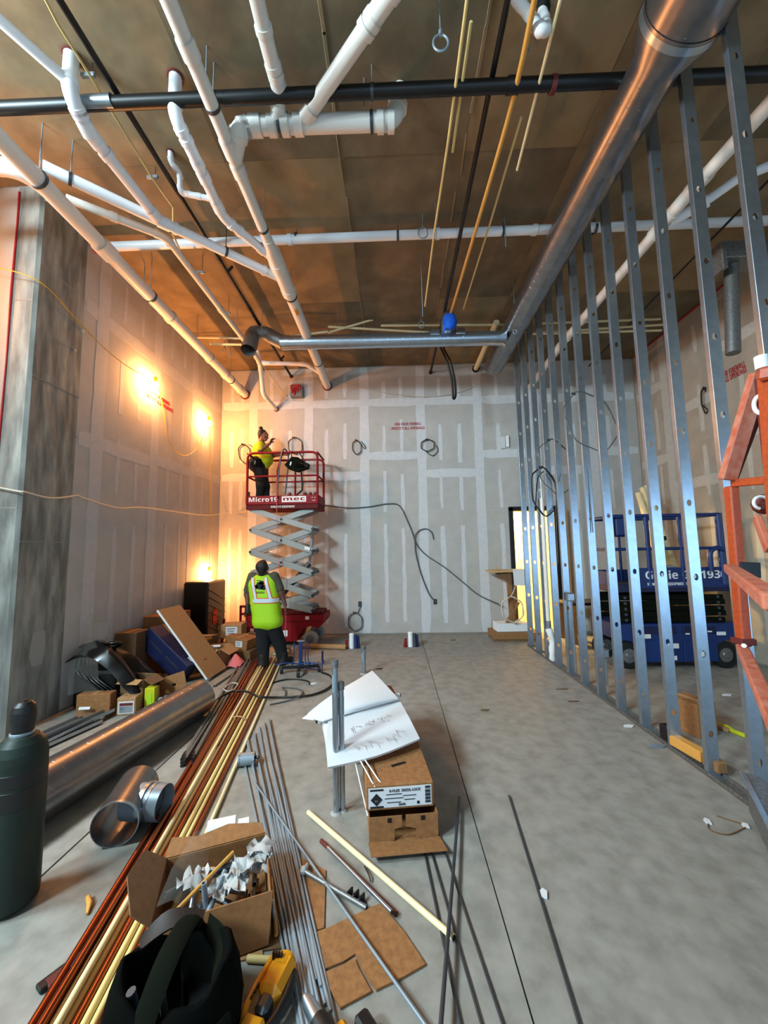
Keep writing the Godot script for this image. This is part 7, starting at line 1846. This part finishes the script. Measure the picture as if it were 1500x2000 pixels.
func build_small() -> void:
	# blue wire reel stand on casters
	var c := V(-1.443,0,-5.871)
	var t := thing("reel_stand", "blue wire reel stand with a black caster base behind the tubes", "reel stand", c)
	put("column", MB.new().box(V(.05, .36, .05), at(c + V(0, .27, 0)), .006), mats.lift_blue, t)
	put("column_cap", MB.new().box(V(.10, .02, .06), at(c + V(0, .46, 0)), .004), mats.galv, t)
	for q in [[V(-.27, .09, .05), V(.27, .09, -.03)], [V(-.02, .09, -.2), V(.02, .09, .22)]]:
		put("base_bar", MB.new().bar(c + q[0], c + q[1], .045, .04, .006), mats.black, t)
		for e in q:
			var w := put("caster", MB.new().tube([c + e + V(-.016, -.055, 0), c + e + V(.016, -.055, 0)], .034, 14), mats.rubber, t)
			put("caster_fork", MB.new().box(V(.044, .05, .03), at(c + e + V(0, -.03, 0)), .004), mats.steel_dark, w)
	for x in [-.09, .08, .12]:
		put("reel_rod", MB.new().tube(smooth([c + V(x, .44, .03), c + V(x, .25, .04), c + V(x * 1.1, .17, .05), c + V(x * 1.4 + .02, .13, .06), c + V(x * 1.6 + .03, .17, .06)], 4), .008, 7), mats.lift_blue, t)
	for s in [-1.0, 1.0]:
		put("arm", MB.new().tube(smooth([c + V(0, .13, .02), c + V(.2 * s, .16, .06), c + V(.34 * s, .14, .08), c + V(.36 * s, .20, .08)], 4), .010, 7), mats.lift_blue, t)
	var h: Vector3 = V(-1.13,0,-5.91)
	put("crank_rod", MB.new().tube([h + V(0, .02, 0), h + V(.005, .16, 0)], .008, 8), mats.lift_blue, t)
	put("crank_grip", MB.new().tube([h + V(.005, .16, 0), h + V(.008, .30, 0)], .015, 10), mats.lift_blue_dark, t)
	put("crank_foot", MB.new().tube([h + V(0, .02, 0), c + V(.1, .08, .05)], .008, 7), mats.lift_blue, t)
	cable("floor_cable", "black cable lying over the tube bundles and curling round the reel stand", [V(-2.179,0.04,-4.665), V(-2.128,0.06,-4.866), V(-2.019,0.07,-4.956), V(-1.842,0.07,-4.901), V(-1.679,0.05,-4.803), V(-1.492,0.02,-4.865), V(-1.274,0.02,-4.878), V(-1.066,0.02,-4.94), V(-.921,0.02,-5.131), V(-.882,0.02,-5.379), V(-.964,0.02,-5.656), V(-1.12,0.02,-5.821)], .013, mats.black_cord)
	cable("floor_cable", "grey cable loop on the floor left of the drawings", [V(-1.509,0.012,-4.667), V(-1.339,0.012,-4.772), V(-1.207,0.03,-4.865), V(-1.23,0.012,-5.088), V(-1.358,0.012,-5.2), V(-1.521,0.012,-5.222), V(-1.443,0.012,-5.092), V(-1.404,0.012,-4.935)], .009, mats.grey_cord)
	cable("floor_cable", "dark cable end curving on the floor under the reel stand", [V(-1.74,0.012,-5.226), V(-1.7,0.012,-5.422), V(-1.557,0.012,-5.543), V(-1.376,0.012,-5.539), V(-1.233,0.012,-5.452), V(-1.196,0.012,-5.35)], .010, mats.black_cord)
	cable("floor_cable", "thin pale cable curl lying on the grey conduits", [V(-2.24,0.06,-5.116), V(-2.212,0.07,-5.239), V(-2.112,0.07,-5.198), V(-2.082,0.07,-5.029), V(-2.129,0.07,-4.941), V(-2.233,0.06,-5.043)], .007, mats.white_cord)
	# stubs and bits by the back wall
	for k in 2:
		var f: Vector3 = [V(-.839,0,-7.273), V(0.249,0,-7.34)][k]
		t = thing("floor_stub", ["white stub pipe with blue and red neighbours, nearer the lift", "white stub pipe with red and grey neighbours, nearer the saw joint"][k], "pipe", f)
		put("pipe", MB.new().tube([f, f + V(0, .22, 0)], .045, 16), mats.pvc_white, t)
		put("cap", MB.new().lathe([Vector2(.048, .22), Vector2(.05, .25), Vector2(.03, .27), Vector2(0, .272)], at(f), 16), mats.white, t)
		put("tube", MB.new().tube([f + V(.085, 0, .02), f + V(.07, .24, 0)], .028, 12), [mats.lift_blue, mats.steel_dark][k], t)
		put("tube", MB.new().tube([f + V(.135, 0, .02), f + V(.12, .22, 0)], .022, 12), [mats.lift_blue_dark, mats.lift_blue_dark][k], t)
		put("cone", MB.new().tube([f + V(-.10, 0, .02), f + V(-.09, .15, 0)], [.035, .02], 12), mats.lift_red, t)
	t = thing("card_tube", "long tan cardboard tube lying on the floor before the red lift", "tube", V(-1.285,0.04,-7.278))
	put("tube", MB.new().pipe_open(V(-1.771,0.045,-7.316), V(-.929,0.045,-7.168), .045, .036, 18), mats.card_tan, t)
	one("tan_box_scrap", MB.new().box(V(.24, .10, .2), at(V(-2.238,0.05,-6.916), 12), .006), mats.card_tan, "small tan box seen between the worker's legs", "box")
	one("paper_scrap", MB.new().sheet([[V(-2.15, .02, -6.9), V(-2.0, .07, -6.9)], [V(-2.13, .06, -6.7), V(-1.98, .015, -6.72)]], .005), mats.white_paper, "crumpled white paper on the floor behind the vested worker's legs", "paper")
	one("tape_roll", MB.new().pipe_open(V(-1.934,0.06,-6.934) + V(0, 0, -.03), V(-1.934,0.06,-6.934) + V(0, .0, .03), .06, .03, 20), mats.card_tan, "tan roll standing by the red lift beside the worker's right leg", "roll")
	var scraps := [[V(2.294,0.005,-4.092), .06, .03, mats.white_paper, "white chip of board on the floor beside the partition track"], [V(0.96,0.004,-4.494), .05, .02, mats.card_dark, "brown chip on the floor right of the saw joint"], [V(0.736,0.006,-2.203), .022, .03, mats.white_paper, "white paper scrap beside the lone dark rod"], [V(1.994,0.006,-2.74), .022, .03, mats.white_paper, "white scrap at one end of the twine near the frame's right"], [V(2.202,0.006,-2.703), .022, .024, mats.white_paper, "white scrap at the other end of the twine near the frame's right"], [V(2.317,0.006,-3.699), .09, .03, mats.zinc, "shiny foil scrap by the partition track"], [V(-1.149,0.006,-5.387), .06, .03, mats.white_paper, "white card on the floor beside the dark cable end"], [V(-1.313,0.006,-6.393), .06, .04, mats.card_tan, "small tan scrap beyond the reel stand"], [V(3.92,0.006,-4.887), .07, .03, mats.white_paper, "white scrap on the floor beyond the partition"], [V(-.276,0.006,-6.014), .05, .02, mats.black, "dark chip on the floor behind the drawings"], [V(1.103,0.005,-7.805), .05, .02, mats.card_dark, "dark crumb at the foot of the back wall"], [V(2.036,0.004,-4.722), .07, .015, mats.card_dark, "dark sliver on the floor before the partition, farther one"], [V(2.075,0.004,-5.116), .08, .012, mats.card_dark, "dark sliver on the floor before the partition, nearer the studs"]]
	for q in scraps:
		var p: Vector3 = q[0]
		one("scrap", MB.new().plate([Vector2(-q[1], -q[2] * .6), Vector2(q[1] * .3, -q[2]), Vector2(q[1], q[2] * .4), Vector2(q[1] * .2, q[2]), Vector2(-q[1] * .7, q[2] * .5)], .008, Transform3D(Basis(Vector3.RIGHT, Vector3.FORWARD, Vector3.UP), V(p.x, .002, p.z))), q[3], q[4], "scrap")
	cable("twine", "loop of thin twine lying on the floor near the frame's right", [V(2.007,0.004,-2.748), V(1.951,0.004,-2.669), V(2.022,0.004,-2.626), V(2.147,0.004,-2.67), V(2.201,0.004,-2.706), V(2.136,0.004,-2.763), V(2.098,0.004,-2.796)], .004, mats.card_dark, "twine")
	var dc: Vector3 = V(-1.601,0.01,-2.092)
	one("brush_stub", MB.new().tube([V(-1.648,0.012,-2.156), V(-1.609,0.012,-2.118), V(-1.579,0.01,-2.065)], [.012, .014, .006], 8), mats.cpvc_orange, "small orange tipped stub on the floor right of the gas cylinder", "stub")
	t = thing("marker_box", "small black and red packet on the floor at the lower left", "packet", V(-1.482,0,-1.807))
	put("body", MB.new().box(V(.05, .02, .16), at(V(-1.475,0.012,-1.799), -30), .004), mats.black, t)
	put("sleeve", MB.new().box(V(.052, .022, .06), at(V(-1.477,0.012,-1.771), -30), .004), mats.rust_red, t)
	# things beyond the partition
	t = carton("carton", "upright brown box on the floor just beyond the partition studs", V(2.86, 0, -4.0), V(.24, .30, .28), 18, mats.card)
	t = thing("wood_block", "orange wood block lying on the partition's floor track", "wood block", V(2.47, .035, -3.50))
	put("block", MB.new().box(V(.085, .085, .30), at(V(2.46, .078, -3.52), 8), .005), mats.cpvc_orange, t)
	put("dark_end", MB.new().box(V(.08, .08, .14), at(V(2.48, .076, -3.28), 8), .005), mats.wood, t)
	one("black_block", MB.new().box(V(.08, .13, .10), at(V(2.445, .098, -3.75), 5), .008), mats.black, "black block standing on the partition's floor track", "block")
	cable("strap", "yellow strap lying on the floor beyond the partition", [V(3.162,0.02,-4.071), V(3.181,0.03,-4.004), V(3.194,0.015,-3.953), V(3.203,0.02,-3.881), V(3.23,0.015,-3.832)], .022, mats.shirt_yellow, "strap")
	one("wood_offcut", MB.new().bar(V(3.118,0.02,-4.071), V(3.17,0.02,-3.963), .06, .035, .004), mats.card_tan, "tan wood offcut under the yellow strap", "wood")
